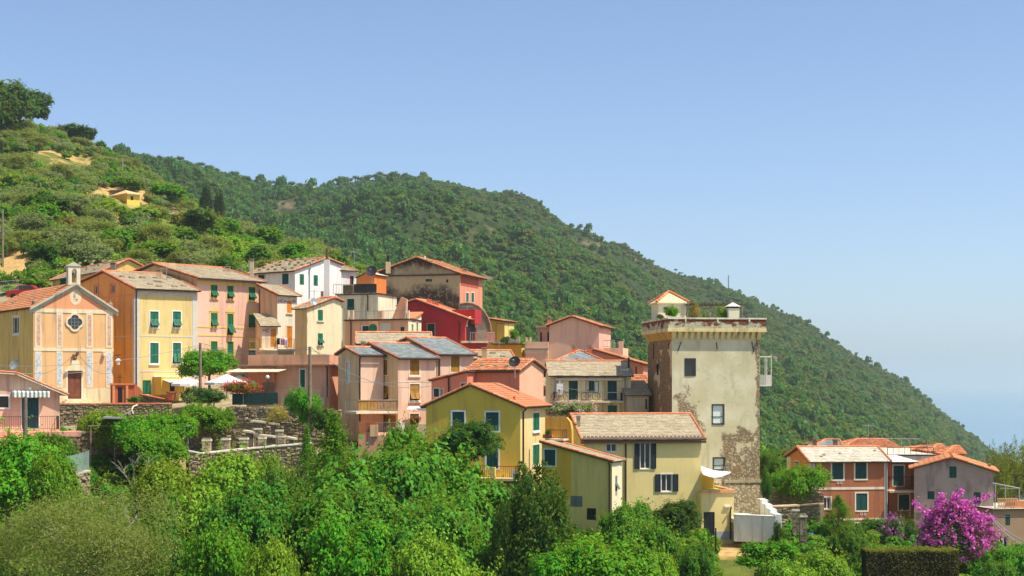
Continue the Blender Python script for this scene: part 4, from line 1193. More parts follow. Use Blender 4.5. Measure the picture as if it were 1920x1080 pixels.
# ---- cream house with balcony and bicycles
h = House('house', 'cream house with long iron balcony, bicycles and broad stone-slab roof', 1031, 137, 3, 800, xr=1183, L2=5)
h.profile('L', [(0, h.z(703)), (2.6, h.z(680, 139.6)), (5, h.z(703))], m=True)
for x0, x1, y1 in ((1066.5, 1083.5, 749.5), (1104, 1114, 736), (1139, 1156.5, 749.5)): h.win('R', x0, 714, x1, y1, 'door' if y1 > 740 else 'shut', col=M_GREEN_D)
h.win('R', 1139.5, 760, 1157, 776, 'shut', col=M_GREEN); h.win('R', 1114.5, 715, 1123, 736, 'curtain')
h.walls(P('#cfc295', .3, .4), P('#d0c598', .3, .4)); h.roof('pale', eave=.45, over=.2, verge=False, mat=M_SLATE); h.gutter('R', mat=M_PIPE_G)
h.slab('R', 1039, 1168, 752, .15, 1.1, P('#b9a98a', .5, .5)); h.rail('R', 1040, 1167, 735, 751, 1.05, M_IRON, gap=.15)
h.block('awning_roll', 'R', 1041, 709.5, 1166, 713, .05, .3, M_CREAM)
mb = MB(); f = h.R; s, z = f.sz(1049, 740); f.box(mb, s - .28, s + .28, z, z + .95, .05, .4); mb.tube(f.w(s, z + .95, .22), f.w(s, z + 1.25, .22), .1); mb.build('boiler', M_WHITE, h.root)
h.pipe('R', 1171.5, 705, 775, mat=M_PIPE_G); mb = MB(); q = f.w(f.sz(1180, 690)[0], V(690) * 137.5, -.5); mb.tube(q, q + Vector((0, 0, .9)), .09); mb.build('flue_pipe', M_IRON, h.root)
def bicycle(px, py, Y, label):
    r = .33; c = at(px, py, Y); root = empty('bicycle', c, label, 'bicycle')
    W1 = c + Vector((-.5, 0, r)); W2 = c + Vector((.5, 0, r))
    for w in (W1, W2):
        mb = MB()
        p = [w + Vector((r * math.cos(i * math.pi / 8), 0, r * math.sin(i * math.pi / 8))) for i in range(17)]
        mb.path(p, .022, 4)
        for i in range(0, 16, 2): mb.tube(w, p[i], .004, n=3)
        mb.build('wheel', M_DARK, root)
    mb = MB(); bb = c + Vector((-.05, 0, .28)); st = c + Vector((-.18, 0, .8)); hd = c + Vector((.33, 0, .82))
    for a, b in ((W1, bb), (W1, st), (bb, st), (bb, hd), (st, hd), (hd, W2)): mb.tube(a, b, .02)
    mb.build('frame', paint('#4a4f58', .4, .1), root)
    mb = MB(); mb.tube(hd, hd + Vector((.02, 0, .15)), .018); mb.tube(hd + Vector((.02, -.25, .15)), hd + Vector((.02, .25, .15)), .018); mb.build('handlebar', M_STEEL, root)
    mb = MB(); mb.ball(st + Vector((0, 0, .08)), .12, sz=.4); mb.build('saddle', M_DARK, root)
bicycle(1052, 750.6, 136.3, 'bicycle on the left end of the cream house balcony'); bicycle(1107, 750.6, 136.3, 'bicycle in the middle of the cream house balcony')
# ---- small grey ruin beside the tower
h = House('shed', 'small grey rendered outbuilding with slab roof against the tower', 1176, 136, 5, 800, xr=1216, L2=4, cat='shed')
h.profile('L', [(0, h.z(741)), (3, h.z(718))], m=True); h.win('R', 1210, 748, 1215, 767, 'dark'); h.walls(P('#a59a7c', .8, .7), P('#a89d80', .8, .7)); h.roof('slate', verge=False, eave=.25)
h = House('house', 'white wall fragment with orange tiles between salmon house and tower', 1186, 143, 8, 740, xr=1216, L2=3)
h.profile('L', [(0, h.z(722)), (2, h.z(706))], m=True); h.walls(P('#d8cfba', .4, .4), P('#d8cfba', .4, .4)); h.roof('tile', eave=.1)

# ------------------------------------------------------------------ tower
t = NT('tower_render'); pos = t.pos()
sep = t.n.new('ShaderNodeSeparateXYZ'); t.l.new(pos, sep.inputs[0])
n_big = t.noise(.55, 7, .62, dist=.3); n_f = t.noise(3.0, 6, .7); n_v = t.noise(1.2, 4, .6, stretch=(1, 1, .25))
ren = t.mix(t.step(t.noise(.4, 5, .6), .35, .7), lin('#cfc49a'), lin('#e2dab6')); ren = t.mix(t.math('MULTIPLY', t.step(n_v, .5, .75), .45), ren, lin('#a89c76')); ren = t.mix(t.math('MULTIPLY', t.step(n_f, .52, .7), .3), ren, lin('#9c9170'))
vor = t.n.new('ShaderNodeTexVoronoi'); vor.inputs['Scale'].default_value = 5.5; t.l.new(pos, vor.inputs['Vector'])
sto = t.mix(t.step(n_f, .35, .7), lin('#b09c76'), lin('#cdbb96')); sto = t.mix(t.math('MULTIPLY', t.step(vor.outputs['Distance'], .3, .5), .7), sto, lin('#6d5c44')); sto = t.mix(t.math('MULTIPLY', t.step(t.noise(.9, 3, .5), .58, .66), .7), sto, lin('#a8704c'))
# worn-off render, by place on the wall: s metres from the left corner, z height
_b = R(8); _Y = 130.0; _X = U(1260) * _Y
s_ = t.math('SUBTRACT', t.math('ADD', t.math('MULTIPLY', sep.outputs[0], math.cos(_b)), t.math('MULTIPLY', sep.outputs[1], math.sin(_b))), _X * math.cos(_b) + _Y * math.sin(_b))
def soft(a, c, w): return t.math('SUBTRACT', 1.0, t.math('DIVIDE', t.math('ABSOLUTE', t.math('SUBTRACT', a, c)), w))
zz = sep.outputs[2]
p1 = t.math('MINIMUM', soft(s_, 1.3, 1.9), soft(zz, V(775) * 130, 2.3))
p2 = t.math('MINIMUM', soft(s_, 6.2, 3.0), soft(zz, V(885) * 130, 4.6))
p3 = soft(s_, 7.3, .55)
wear = t.math('ADD', t.math('MAXIMUM', t.math('MAXIMUM', p1, p2), t.math('MULTIPLY', p3, .8)), t.math('MULTIPLY', t.math('SUBTRACT', n_big, .5), 2.6))
msk = t.step(t.math('ADD', wear, t.math('MULTIPLY', n_f, .5)), .6, .76)
c = t.mix(msk, ren, sto); t.color(c); t.bump(t.math('ADD', t.math('MULTIPLY', msk, -.6), t.math('MULTIPLY', n_f, t.math('ADD', msk, .25))), .7, .08); M_TOW = t.fin(.95, .15)
t = NT('tower_rubble'); n_f = t.noise(3.4, 6, .7); vor = t.n.new('ShaderNodeTexVoronoi'); vor.inputs['Scale'].default_value = 5.0; t.l.new(t.pos(), vor.inputs['Vector'])
c = t.mix(t.step(n_f, .35, .7), lin('#9a7a52'), lin('#b8966a')); c = t.mix(t.math('MULTIPLY', t.step(vor.outputs['Distance'], .3, .52), .55), c, lin('#66503a')); c = t.mix(t.step(t.noise(.42, 5, .55, dist=.3), .56, .6), c, lin('#d8bd90')); t.color(c); t.bump(n_f, .8, .06); M_TOWL = t.fin(.95, .15)
T = House('tower', 'tall square medieval tower with dentilled parapet and peeling render', 1260, 130, 8, 966, xl=1214.5, xr=1424.5, cat='tower')
T.profile('L', [(0, T.z(622)), (T.L2, T.z(622))], m=True)
T.win('R', 1285, 673, 1303.5, 703.5, 'dark', frame=paint('#3a3a34', .6, .1), fw=.06)
T.win('R', 1336, 759, 1357, 795, 'curtain', frame=paint('#3a3a34', .6, .1), fw=.06, mul=M_IRON); T.win('R', 1338, 858.5, 1358.5, 881, 'curtain', frame=paint('#3a3a34', .6, .1), fw=.06, mul=M_IRON)
T.win('L', 1230.5, 682, 1235, 703, 'dark')
T.walls(M_TOWL, M_TOW, M_TOWL)
fR, fL = T.R, T.L
zt, zc = T.z(636), T.z(622)
# corbel table: one block per dentil, both visible sides and the hidden ones
ych = P('#b99548', .4, .4); ych2 = P('#c9b680', .4, .4)
proj = .42
nb = 15
for fc, n_, m_ in ((fR, 15, ych2), (fL, 17, ych)):
    for i in range(n_):
        s = fc.L * (i + .5) / n_ if fc is fL else -.15 + (fc.L + .3) * (i + .5) / n_
        w = fc.L / n_ * .3
        mb = MB()
        P8 = [fc.w(s - w, zt - .02, .0), fc.w(s + w, zt - .02, .0), fc.w(s + w, zt, .06), fc.w(s - w, zt, .06), fc.w(s - w, zc, 0), fc.w(s + w, zc, 0), fc.w(s + w, zc, proj), fc.w(s - w, zc, proj)]
        mb.hexa(P8); mb.build('corbel', m_, T.root)
def ring(zb, zt_, o, mat, name, inner=None):
    """square band round the tower: outer offset o, wall thickness"""
    th = inner or .35
    C = T.C; e1, e2 = T.e1, T.e2
    def pt(a, b, z): p = C + e1 * a + e2 * b; return Vector((p.x, p.y, z))
    mb = MB(); L1, L2 = fR.L, fL.L
    out = [(-o, -o), (L1 + o, -o), (L1 + o, L2 + o), (-o, L2 + o)]; i_ = o - th; inn = [(-i_, -i_), (L1 + i_, -i_), (L1 + i_, L2 + i_), (-i_, L2 + i_)]
    vs = [pt(a, b, z) for z in (zb, zt_) for a, b in out + inn]
    fs = []
    for k in range(4):
        j = (k + 1) % 4
        fs += [(k, j, 8 + j, 8 + k), (4 + j, 4 + k, 12 + k, 12 + j), (8 + k, 8 + j, 12 + j, 12 + k), (j, k, 4 + k, 4 + j)]
    mb.add(vs, fs); return mb.build(name, mat, T.root)
ring(zc, zc + .28, .45, ych2, 'cornice', .45)
t = NT('parapet_render'); n1 = t.noise(1.1, 6, .65, stretch=(1, 1, 1.6)); sp = t.n.new('ShaderNodeSeparateXYZ'); t.l.new(t.pos(), sp.inputs[0])
mk = t.step(t.math('ADD', n1, t.math('MULTIPLY', t.math('SUBTRACT', sp.outputs[2], T.z(607)), .34)), .44, .53)
c = t.mix(mk, t.mix(t.step(t.noise(2.5, 5, .6), .4, .6), lin('#aeac8c'), lin('#c8c4a0')), t.mix(t.step(t.noise(6, 4, .6), .4, .65), lin('#6d3c28'), lin('#96593c'))); t.color(c); t.bump(n1, .6, .05)
ring(zc + .282, T.z(598.5), .4, t.fin(.95, .15), 'parapet', .35)
ring(T.z(598.5) + .002, T.z(595.5), .46, P('#e2d8bc', .4, .4), 'coping', .46)
mb = MB(); c4 = [T.C, T.C + T.e1 * fR.L, T.C + T.e1 * fR.L + T.e2 * fL.L, T.C + T.e2 * fL.L]; mb.add([Vector((p.x, p.y, zc + .3)) for p in c4], [(0, 1, 2, 3)]); mb.build('roof_deck', M_CONC, T.root)
for x, y in ((1283, 596), (1343, 596), (1402, 596)): T.block('drain_spout', 'R', x - 1.2, y + .8, x + 1.2, y + 8, .4, .5, P('#d6cfb6', .4, .4))
for x0, y0, x1, y1 in ((1277, 641, 1271, 658), (1343, 642, 1344.5, 655), (1409.5, 641, 1413, 660)):
    mb = MB(); a = fR.sz(x0, y0); b = fR.sz(x1, y1); mb.tube(fR.w(*a, .05), fR.w(*b, .05), .035, n=5); mb.build('tie_anchor', M_IRON, T.root)
for x in (1226.5, 1255):
    mb = MB(); a = fL.sz(x, 643); b = fL.sz(x, 672 if x < 1240 else 655); mb.tube(fL.w(*a, .05), fL.w(*b, .05), .04, n=5); mb.build('tie_anchor', M_IRON, T.root)
T.block('ledge', 'R', 1356, 900, 1427, 905, -.02, .18, P('#9c9070', .7, .5))
t = NT('tower_base_rubble'); vo = t.n.new('ShaderNodeTexVoronoi'); vo.inputs['Scale'].default_value = 4.6; t.l.new(t.pos(), vo.inputs['Vector']); nn = t.noise(2, 5, .6)
t.color(t.mix(t.math('MULTIPLY', t.step(t.math('ADD', vo.outputs['Distance'], t.math('MULTIPLY', nn, .3)), .42, .7), .75), lin('#c4b592'), t.mix(t.step(nn, .4, .6), lin('#6d5c42'), lin('#8f7a58')))); t.bump(vo.outputs['Distance'], .5, .06); M_TBASE = t.fin(.95, .15)
mb = MB(); a, b, c, d = fR.rect(1340, 904.5, 1430, 968); mb.hexa([fR.w(a, c, -.1), fR.w(b + .1, c, -.1), fR.w(b + .35, c, .38), fR.w(a, c, .38), fR.w(a, d, -.1), fR.w(b, d, -.1), fR.w(b, d, .1), fR.w(a, d, .1)]); mb.build('battered_base', M_TBASE, T.root)
# balcony cage on the right side
mb = MB(); q = at(1424, 724, 133); w = 1.0; h0 = q.z
def bxw(m, x0, x1, y0, y1, z0, z1): m.box((x0, y0, z0), (x1, y1, z1))
X0 = q.x - .1; X1 = X0 + 1.05; y0, y1 = 132.6, 135.0
mb = MB(); bxw(mb, X0, X1, y0, y1, h0, h0 + .1); cg = mb.build('side_balcony', M_WHITE, T.root)
mb = MB(); ztop = V(669.5) * 133; zr = V(703) * 133
for (x, y) in ((X0 + .05, y0 + .04), (X1 - .04, y0 + .04), (X0 + .5, y0 + .04), (X1 - .04, y1 - .04)): mb.tube((x, y, h0 + .1), (x, y, ztop), .03)
mb.tube((X0, y0 + .04, ztop), (X1, y0 + .04, ztop), .035); mb.tube((X1 - .04, y0 + .04, ztop), (X1 - .04, y1, ztop), .035)
mb.build('cage_frame', M_WHITE, cg)
mb = MB()
for i in range(12): x = X0 + .04 + i * .088; mb.box((x, y0, h0 + .1), (x + .045, y0 + .03, zr))
for i in range(14): y = y0 + .06 + i * .165; mb.box((X1 - .03, y, h0 + .1), (X1, y + .1, zr))
mb.build('balustrade', M_WHITE, cg)
# roof cabin
cb = empty('roof_cabin', at(1252, 600, 133), 'cream rooftop cabin with pyramid roof and tiled hips on the tower', 'cabin')
def tp(a, b, z): p = T.C + T.e1 * a + T.e2 * b; return Vector((p.x, p.y, z))
ca0, ca1, cb0, cb1 = .05, 2.45, 5.0, 7.6; zf = zc + .3; ze = V(567) * 135
mb = MB(); mb.hexa([tp(a, b, z) for z in (zf, ze) for a, b in ((ca0, cb0), (ca1, cb0), (ca1, cb1), (ca0, cb1))]); mb.build('wall', P('#d9cfae', .3, .3), cb)
mb = MB(); o = .22; apex = tp((ca0 + ca1) / 2, (cb0 + cb1) / 2, V(547) * 136.3); E = [tp(a, b, ze) for a, b in ((ca0 - o, cb0 - o), (ca1 + o, cb0 - o), (ca1 + o, cb1 + o), (ca0 - o, cb1 + o))]; dn = Vector((0, 0, -.1))
mb.add(E + [apex] + [e + dn for e in E], [(0, 1, 4), (1, 2, 4), (2, 3, 4), (3, 0, 4), (5, 6, 1, 0), (6, 7, 2, 1), (7, 8, 3, 2), (8, 5, 0, 3), (8, 7, 6, 5)]); rf = mb.build('roof', P('#c2b084', .4, .3), cb)
for i in range(1, 7):
    mb = MB(); k = i / 7
    for p, q in ((0, 1), (3, 0)): mb.tube(E[p].lerp(apex, k), E[q].lerp(apex, k), .018, n=4)
    mb.build('roof_batten', P('#b5ab90', .4, .3), rf)
mb = MB()
for e in E:
    for i in range(7): mb.tube(e.lerp(apex, i / 7) + Vector((0, 0, .06)), e.lerp(apex, (i + 1) / 7) + Vector((0, 0, .04)), .13, .1)
mb.build('hip_tiles', M_VERGE, rf, kind='stuff')
mb = MB(); mb.hexa([tp(a, b, z) for z in (V(580) * 135, V(576) * 135) for a, b in ((.5, cb0 - .03), (.85, cb0 - .03), (.85, cb0 + .1), (.5, cb0 + .1))]); mb.build('slit_window', M_DARK, cb)
# pergola and vent house
pg = empty('pergola', tp(5.0, 3.5, zf), 'brown wooden rooftop pergola on the tower', 'pergola')
mb = MB(); zt2 = V(571) * 134
for a in (2.5, 4.4, 6.8):
    for b in (3.2, 4.8): mb.tube(tp(a, b, zf), tp(a, b, zt2), .05)
mb.build('posts', M_WOOD, pg)
mb = MB()
for b in (3.2, 4.8): mb.tube(tp(2.3, b, zt2), tp(7.0, b, zt2), .06)
for i in range(15): a = 2.4 + i * .31; mb.tube(tp(a, 3.0, zt2 + .08), tp(a, 4.95, zt2 + .08), .035, n=4)
mb.build('beams', paint('#5c4a3a', .9, .3), pg)
vh = empty('vent_stack', tp(5.4, 1.2, zf), 'squat cream vent stack with capped top on the tower roof', 'chimney')
mb = MB(); zv = V(577) * 131; mb.hexa([tp(a, b, z) for z in (zf, zv) for a, b in ((5.0, .9), (5.9, .9), (5.9, 1.8), (5.0, 1.8))]); mb.build('body', P('#d5cdac', .4, .4), vh)
mb = MB(); mb.hexa([tp(a, b, z) for z in (zv + .005, zv + .14) for a, b in ((5.05, .95), (5.85, .95), (5.85, 1.75), (5.05, 1.75))]); mb.build('vent_gap', M_DARK, vh)
mb = MB(); E = [tp(a, b, zv + .145) for a, b in ((4.9, .8), (6.0, .8), (6.0, 1.9), (4.9, 1.9))]; mb.add(E + [tp(5.45, 1.35, zv + .5)], [(0, 1, 4), (1, 2, 4), (2, 3, 4), (3, 0, 4), (3, 2, 1, 0)]); mb.build('cap', P('#ded6bc', .3, .3), vh)
TOW = T; TOW_TP = tp; TOW_ZF = zf

# ------------------------------------------------------------------ beige-yellow house in front of the tower
by = P('#ecd48e', .2, .15)
h = House('house', 'beige-yellow house with black open shutters in front of the tower', 1095, 119, 8, 1012, xr=1315, L2=8)
h.profile('L', [(0, h.z(824.5)), (4.3, h.z(780, 123.2)), (8, h.z(815))], m=True)
h.win('R', 1200, 828, 1219.5, 879, 'open', col=M_BLACKSH, frame=M_WHITE, fw=.05); h.win('R', 1239.5, 889, 1260, 921.5, 'open', col=M_BLACKSH, frame=M_WHITE, fw=.07); h.win('R', 1136.5, 831.5, 1156, 847, 'glass', frame=M_CREAM, fw=.05)
h.walls(by, by); h.roof('slate', eave=.3, over=.3)
f = h.R
mb = MB(); z = h.z(824.5)
O, a_, b_, n_, A_, B_ = h.slopes[0]
f.box(mb, -.3, f.L + .3, z - .28, z - .12, .24, .32); mb.build('gutter', paint('#5b4436', .6, .15), h.root)
mb = MB()
for i in range(int(A_ / .3)): q = O + a_ * (.15 + i * .3) + b_ * .32 + n_ * .1; mb.tube(q, q - b_ * .12, .05, .05, 6)
mb.build('snow_guards', M_CREAM, h.rf, kind='stuff')
mb = MB(); mb.hexa([O + a_ * i + b_ * j + n_ * k for k in (.05, .085) for i, j in ((.1, -.05), (A_ - .1, -.05), (A_ - .1, .55), (.1, .55))]); mb.build('eave_strip', paint('#6a5140', .8, .2), h.rf)
h.pipe('R', 1173, 828, 960)
chimney(h.rf, 1084.5, 779, 797, 121, 7, P('#8d8068', .8, .4), cap=True)
BEIGE = h
# left wing
h = House('house', 'beige-yellow wing with slanting slab roof and sunlit narrow side', 1147.5, 112.5, 66, 1000, xl=1016, xr=1166)
h.profile('L', [(1147.5, 867), (1016, 831)])
h.win('L', 1021, 843, 1041.5, 873, 'shut', col=M_GREEN_D, frame=M_WHITE, fw=.08); h.win('L', 1100, 953, 1117.5, 975, 'grille', col=M_IRON)
h.win('R', 1153.5, 892, 1157.5, 921, 'flap2', col=paint('#7b8a88', .6, .1), ang=30)
h.walls(P('#f0cf78', .2, .2), P('#e2d4ac', .2, .15)); h.roof('slate', eave=.15, over=.25); h.pipe('L', 1143.5, 872, 985)
[h.block('yellow_wall_patch', 'L', *q, -.01, .012, P('#c79b33', .3, .2)) for q in ((1044.5, 843, 1071, 935), (1017, 877, 1044, 935))]; h.block('grey_wall_patch', 'L', 1070, 930, 1092, 950, -.01, .02, P('#5f6460', .4, .4))
# upper yellow terrace
h = House('terrace_house', 'small bright yellow roof terrace with curved wall and railing', 1072, 117, 66, 870, xl=1022, L1=.35, cat='house')
h.profile('L', [(1072, 806), (1069, 791), (1062, 782.5), (1022, 782)])
h.walls(P('#cf9a3a', .3, .2), P('#cf9a3a', .3, .2)); h.rail('L', 1024, 1054, 806, 822, .9, M_IRON, gap=.14); h.slab('L', 1022, 1057, 823, .12, 1.0, P('#d8c9a8', .4, .4))
h.block('flower_trough', 'L', 1026, 814, 1043, 821, .5, .85, M_TERRA)
# right annex with terrace
h = House('annex', 'low beige-yellow garage annex with dark door and roof terrace', 1315, 119.2, 8, 1012, xr=1376, L2=5, cat='annex')
h.profile('L', [(0, h.z(924)), (5, h.z(924))], m=True)
h.win('R', 1319.5, 960, 1340, 1009, 'wdoor', col=paint('#22262a', .5, .2))
h.walls(by, by)
f = h.R
for nm, s0, s1, o0, o1 in (('coping', -.05, f.L + .1, -.3, .1), ('coping', f.L - .2, f.L + .102, -4.8, -.302), ('coping', -.05, f.L + .1, -5.1, -4.802)):
    mb = MB(); f.box(mb, s0, s1, h.z(924), h.z(918.5), o0, o1); mb.build(nm, P('#c78a62', .4, .3), h.root)
mb = MB(); f.box(mb, .1, f.L - .3, h.z(923.5), h.z(922), -4.7, -.4); mb.build('terrace_carpet', P('#7f9c3e', .5, .2), h.root)
h.block('plinth', 'R', 1340, 996, 1376, 1012, -.01, .03, P('#8a9094', .4, .3)); h.pipe('R', 1369, 956, 1010)
h.block('yellow_back_wall', 'R', 1316, 892, 1359, 921, -3.2, -3.0, P('#d3a640', .3, .2))
mb = MB(); f.box(mb, 2.1 - .35, 2.1 + .1, h.z(951.5), h.z(948.5), .0, .14); mb.build('wall_lamp', M_WHITE, h.root)
for x in (1359, 1367.5): 
    mb = MB(); s, z = f.sz(x, 924); mb.tube(f.w(s, z, -.15), f.w(s, z + 2.0, -.15), .025, n=5); mb.build('sail_pole', M_STEEL, h.root)
sl = empty('shade_sail', at(1340, 880, 116), 'white shade sail sagging over the annex terrace', 'sail')
mb = MB(); A, B, C_, D = at(1312, 873, 123), at(1360, 884, 122), at(1371, 886, 118.5), at(1318, 890, 118.5)
vs = []; N = 9
for i in range(N):
    for j in range(N):
        u, v = i / (N - 1), j / (N - 1); p = A.lerp(B, u).lerp(D.lerp(C_, u), v); p.z -= .5 * math.sin(math.pi * u) * (.4 + .6 * v) * .6 + .06 * math.sin(u * 25) * v; vs.append(p)
mb.add(vs, [(i * N + j, (i + 1) * N + j, (i + 1) * N + j + 1, i * N + j + 1) for i in range(N - 1) for j in range(N - 1)]); o = mb.build('canvas', M_CANVAS, sl, smooth=True)
sm = o.modifiers.new('thick', 'SOLIDIFY'); sm.thickness = .02
# white concrete basin right of the annex
wb = empty('basin_wall', at(1415, 1015, 117), 'whitewashed concrete basin with stepped coping at the tower foot', 'wall')
mb = MB(); cw_ = P('#c6c7bf', .6, .7); q0 = at(1377, 1015, 117.5); q1 = at(1453, 1018, 116); zt0 = V(968) * 117
mb.hexa([q0, q1, q1 + Vector((.3, .4, 0)), q0 + Vector((0, .4, 0))] + [Vector((p.x, p.y, zt0)) for p in (q0, q1, q1 + Vector((.3, .4, 0)), q0 + Vector((0, .4, 0)))]); mb.build('front_wall', cw_, wb)
mb = MB(); q2 = q1 + Vector((-.2, 7, 0)); zt1 = V(950) * 121
for i in range(4):
    p = q1.lerp(q2, i / 4); p2 = q1.lerp(q2, (i + 1) / 4); zz = zt0 + (i + 1) * .22
    mb.hexa([p, p + Vector((.5, 0, 0)), p2 + Vector((.5, -.01, 0)), p2 + Vector((0, -.01, 0))] + [Vector((v.x, v.y, zz)) for v in (p, p + Vector((.5, 0, 0)), p2 + Vector((.5, -.01, 0)), p2 + Vector((0, -.01, 0)))])
mb.build('side_wall', cw_, wb)
mb = MB(); mb.hexa([Vector((p.x, p.y, z)) for z in (zt0 + .003, zt0 + .1) for p in (q0 - Vector((0, .05, 0)), q1 - Vector((-.05, .05, 0)), q1 + Vector((.3, .5, 0)), q0 + Vector((0, .5, 0)))]); mb.build('coping', P('#e0dac8', .4, .4), wb)
mb = MB(); mb.hexa([Vector((p.x, p.y, z)) for z in (zt0 - .6, zt0 - .3) for p in (q0 + Vector((0, .5, 0)), q1 + Vector((0, .5, 0)), q2, q0 + Vector((0, 7, 0)))]); mb.build('floor', M_CONC, wb)

# ------------------------------------------------------------------ right-hand houses
rb = P('#945a3c', .3, .35); wf2 = P('#d6ccb4', .3, .4)
h = House('house', 'rust-brown house with white bands and pale slab roof', 1518.6, 136, 8, 1005, xl=1474, xr=1664)
h.profile('L', [(1518.6, 865.5), (1498.5, 841), (1476, 857)])
for r_ in ((1560, 867.5, 1581, 899), (1603.5, 867, 1624.5, 898), (1605, 925, 1626, 957)): h.win('R', *r_, 'shut', col=M_GREEN_D, frame=wf2, fw=.12)
h.win('R', 1544.5, 932.5, 1557.5, 954, 'glass', frame=wf2, fw=.1); h.win('R', 1604, 981.5, 1627, 998, 'shut', col=M_GREEN_D, frame=wf2, fw=.12); h.win('L', 1491, 865.5, 1498, 878, 'dark', frame=wf2, fw=.12)
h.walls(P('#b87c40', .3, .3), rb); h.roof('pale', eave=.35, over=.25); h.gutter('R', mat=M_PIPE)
h.band('R', 916.5, .2, wf2, .04); h.band('R', 974.5, .16, wf2, .04)
h.corner('R', 0, .45, wf2, 868, 1000); h.corner('R', h.R.L - .3, h.R.L, wf2, 868, 1000); h.corner('L', 0.002, .3, wf2, 868, 1000); h.corner('L', h.L.L - 1.2, h.L.L, wf2, 862, 1000)
h.pipe('R', 1662, 868, 1000, mat=M_PIPE_G)
for x, y in ((1571, 905), (1577, 905), (1615, 964), (1622, 964)):
    s, z = h.R.sz(x, y); mb = MB(); p = [h.R.w(s + .1 * math.cos(i * math.pi / 5), z + .1 * math.sin(i * math.pi / 5), .03) for i in range(11)]; mb.path(p, .025, 4); mb.build('vent_ring', M_WHITE, h.root)
h.stones_at([(1545, 854), (1540, 857), (1575, 851), (1640, 846)], 0, .5)
h = House('house', 'rust-brown link house with upper balcony and white sheet roof', 1667, 138.5, 6, 1005, xr=1718, L2=5)
h.profile('L', [(0, h.z(868)), (5, h.z(862))], m=True)
h.win('R', 1675, 873, 1694.5, 911, 'shut', col=M_GREEN_D, frame=wf2, fw=.1); h.win('R', 1685, 927.5, 1705, 956, 'shut', col=M_GREEN_D, frame=wf2, fw=.1)
h.walls(rb, rb); h.roof('flat', verge=False, eave=.4, over=.1, mat=P('#d4d2c8', .3, .4)); h.slab('R', 1668, 1718, 920, .18, 1.2, P('#cdbf9e', .4, .5)); h.rail('R', 1669, 1717, 894, 914, 1.15, M_IRON, gap=.13)
t = NT('purple_grey_old_render'); n1 = t.noise(.6, 6, .65); n2 = t.noise(1.4, 5, .6, stretch=(1, 1, .3))
c = t.mix(t.step(n1, .35, .65), lin('#ab968a'), lin('#b8a294')); c = t.mix(t.math('MULTIPLY', t.step(n2, .48, .7), .65), c, lin('#6d645c')); c = t.mix(t.math('MULTIPLY', t.step(t.noise(.45, 5, .6), .55, .7), .6), c, lin('#b98880')); t.color(c); t.bump(n1, .5, .05); M_PURP = t.fin(.95, .15)
h = House('house', 'weathered purple-grey gabled house behind the magenta bougainvillea', 1863, 133, 76, 1040, xl=1714, L1=7)
h.profile('L', [(1861, 885), (1785, 860), (1714, 879)])
for r_ in ((1780, 874.5, 1793.5, 896), (1739, 921, 1752, 936), (1826, 923, 1838.5, 944), (1840, 970, 1848, 987), (1855, 1000, 1861, 1020)): h.win('L', *r_, 'shut', col=M_GREEN_D)
h.walls(M_PURP, P('#a08e7c', .6, .5)); h.roof('tile', eave=.35, over=.3)
h.band('L', 963, .14, P('#86786c', .5, .4), .05)
chimney(h.rf, 1855, 868, 884, 136, 4, P('#9a8a70', .7, .4))
# terrace wing at the picture's right edge
h = House('terrace_house', 'low shaded terrace wing with lattice balustrade at the right edge', 1862, 130.5, 10, 1040, xr=1960, L2=6, cat='house')
h.profile('L', [(0, h.z(957)), (6, h.z(957))], m=True)
h.win('R', 1885, 965, 1894, 985, 'shut', col=M_GREEN_D); h.win('R', 1874, 1005, 1890, 1030, 'glass')
h.walls(P('#7d6a55', .6, .6), P('#8a7258', .6, .6)); h.roof('flat', verge=False, eave=.2, over=.1)
f = h.R; zt = h.z(956)
mb = MB(); a, b, c, d = f.rect(1870, 935, 1908, 955)
n = 12
for i in range(n):
    s = a + (b - a) * i / n; w = (b - a) / n
    mb.tube(f.w(s, c, 0), f.w(s + w, d, 0), .03, n=4); mb.tube(f.w(s + w, c, .02), f.w(s, d, .02), .03, n=4)
mb.tube(f.w(a, d, 0), f.w(b, d, 0), .05, n=4); mb.tube(f.w(a, c, 0), f.w(b, c, 0), .05, n=4); mb.build('lattice_balustrade', P('#b98a62', .4, .3), h.root)
mb = MB()
for x, y0 in ((1869, 908), (1888, 911), (1914, 916)):
    s, z = f.sz(x, y0); mb.tube(f.w(s, zt, -.3), f.w(s, z, -.3), .05, n=5)
    mb.tube(f.w(s, z, -.3), f.w(s, z - .2, -3.5), .04, n=5)
s0_, z0_ = f.sz(1864, 906); s1_, z1_ = f.sz(1916, 916); mb.tube(f.w(s0_, z0_, -.3), f.w(s1_, z1_, -.3), .05, n=5); mb.build('pergola_frame', M_STEEL, h.root)
h.block('tiled_end', 'R', 1905, 940, 1935, 956, -2, -.2, M_TILE)
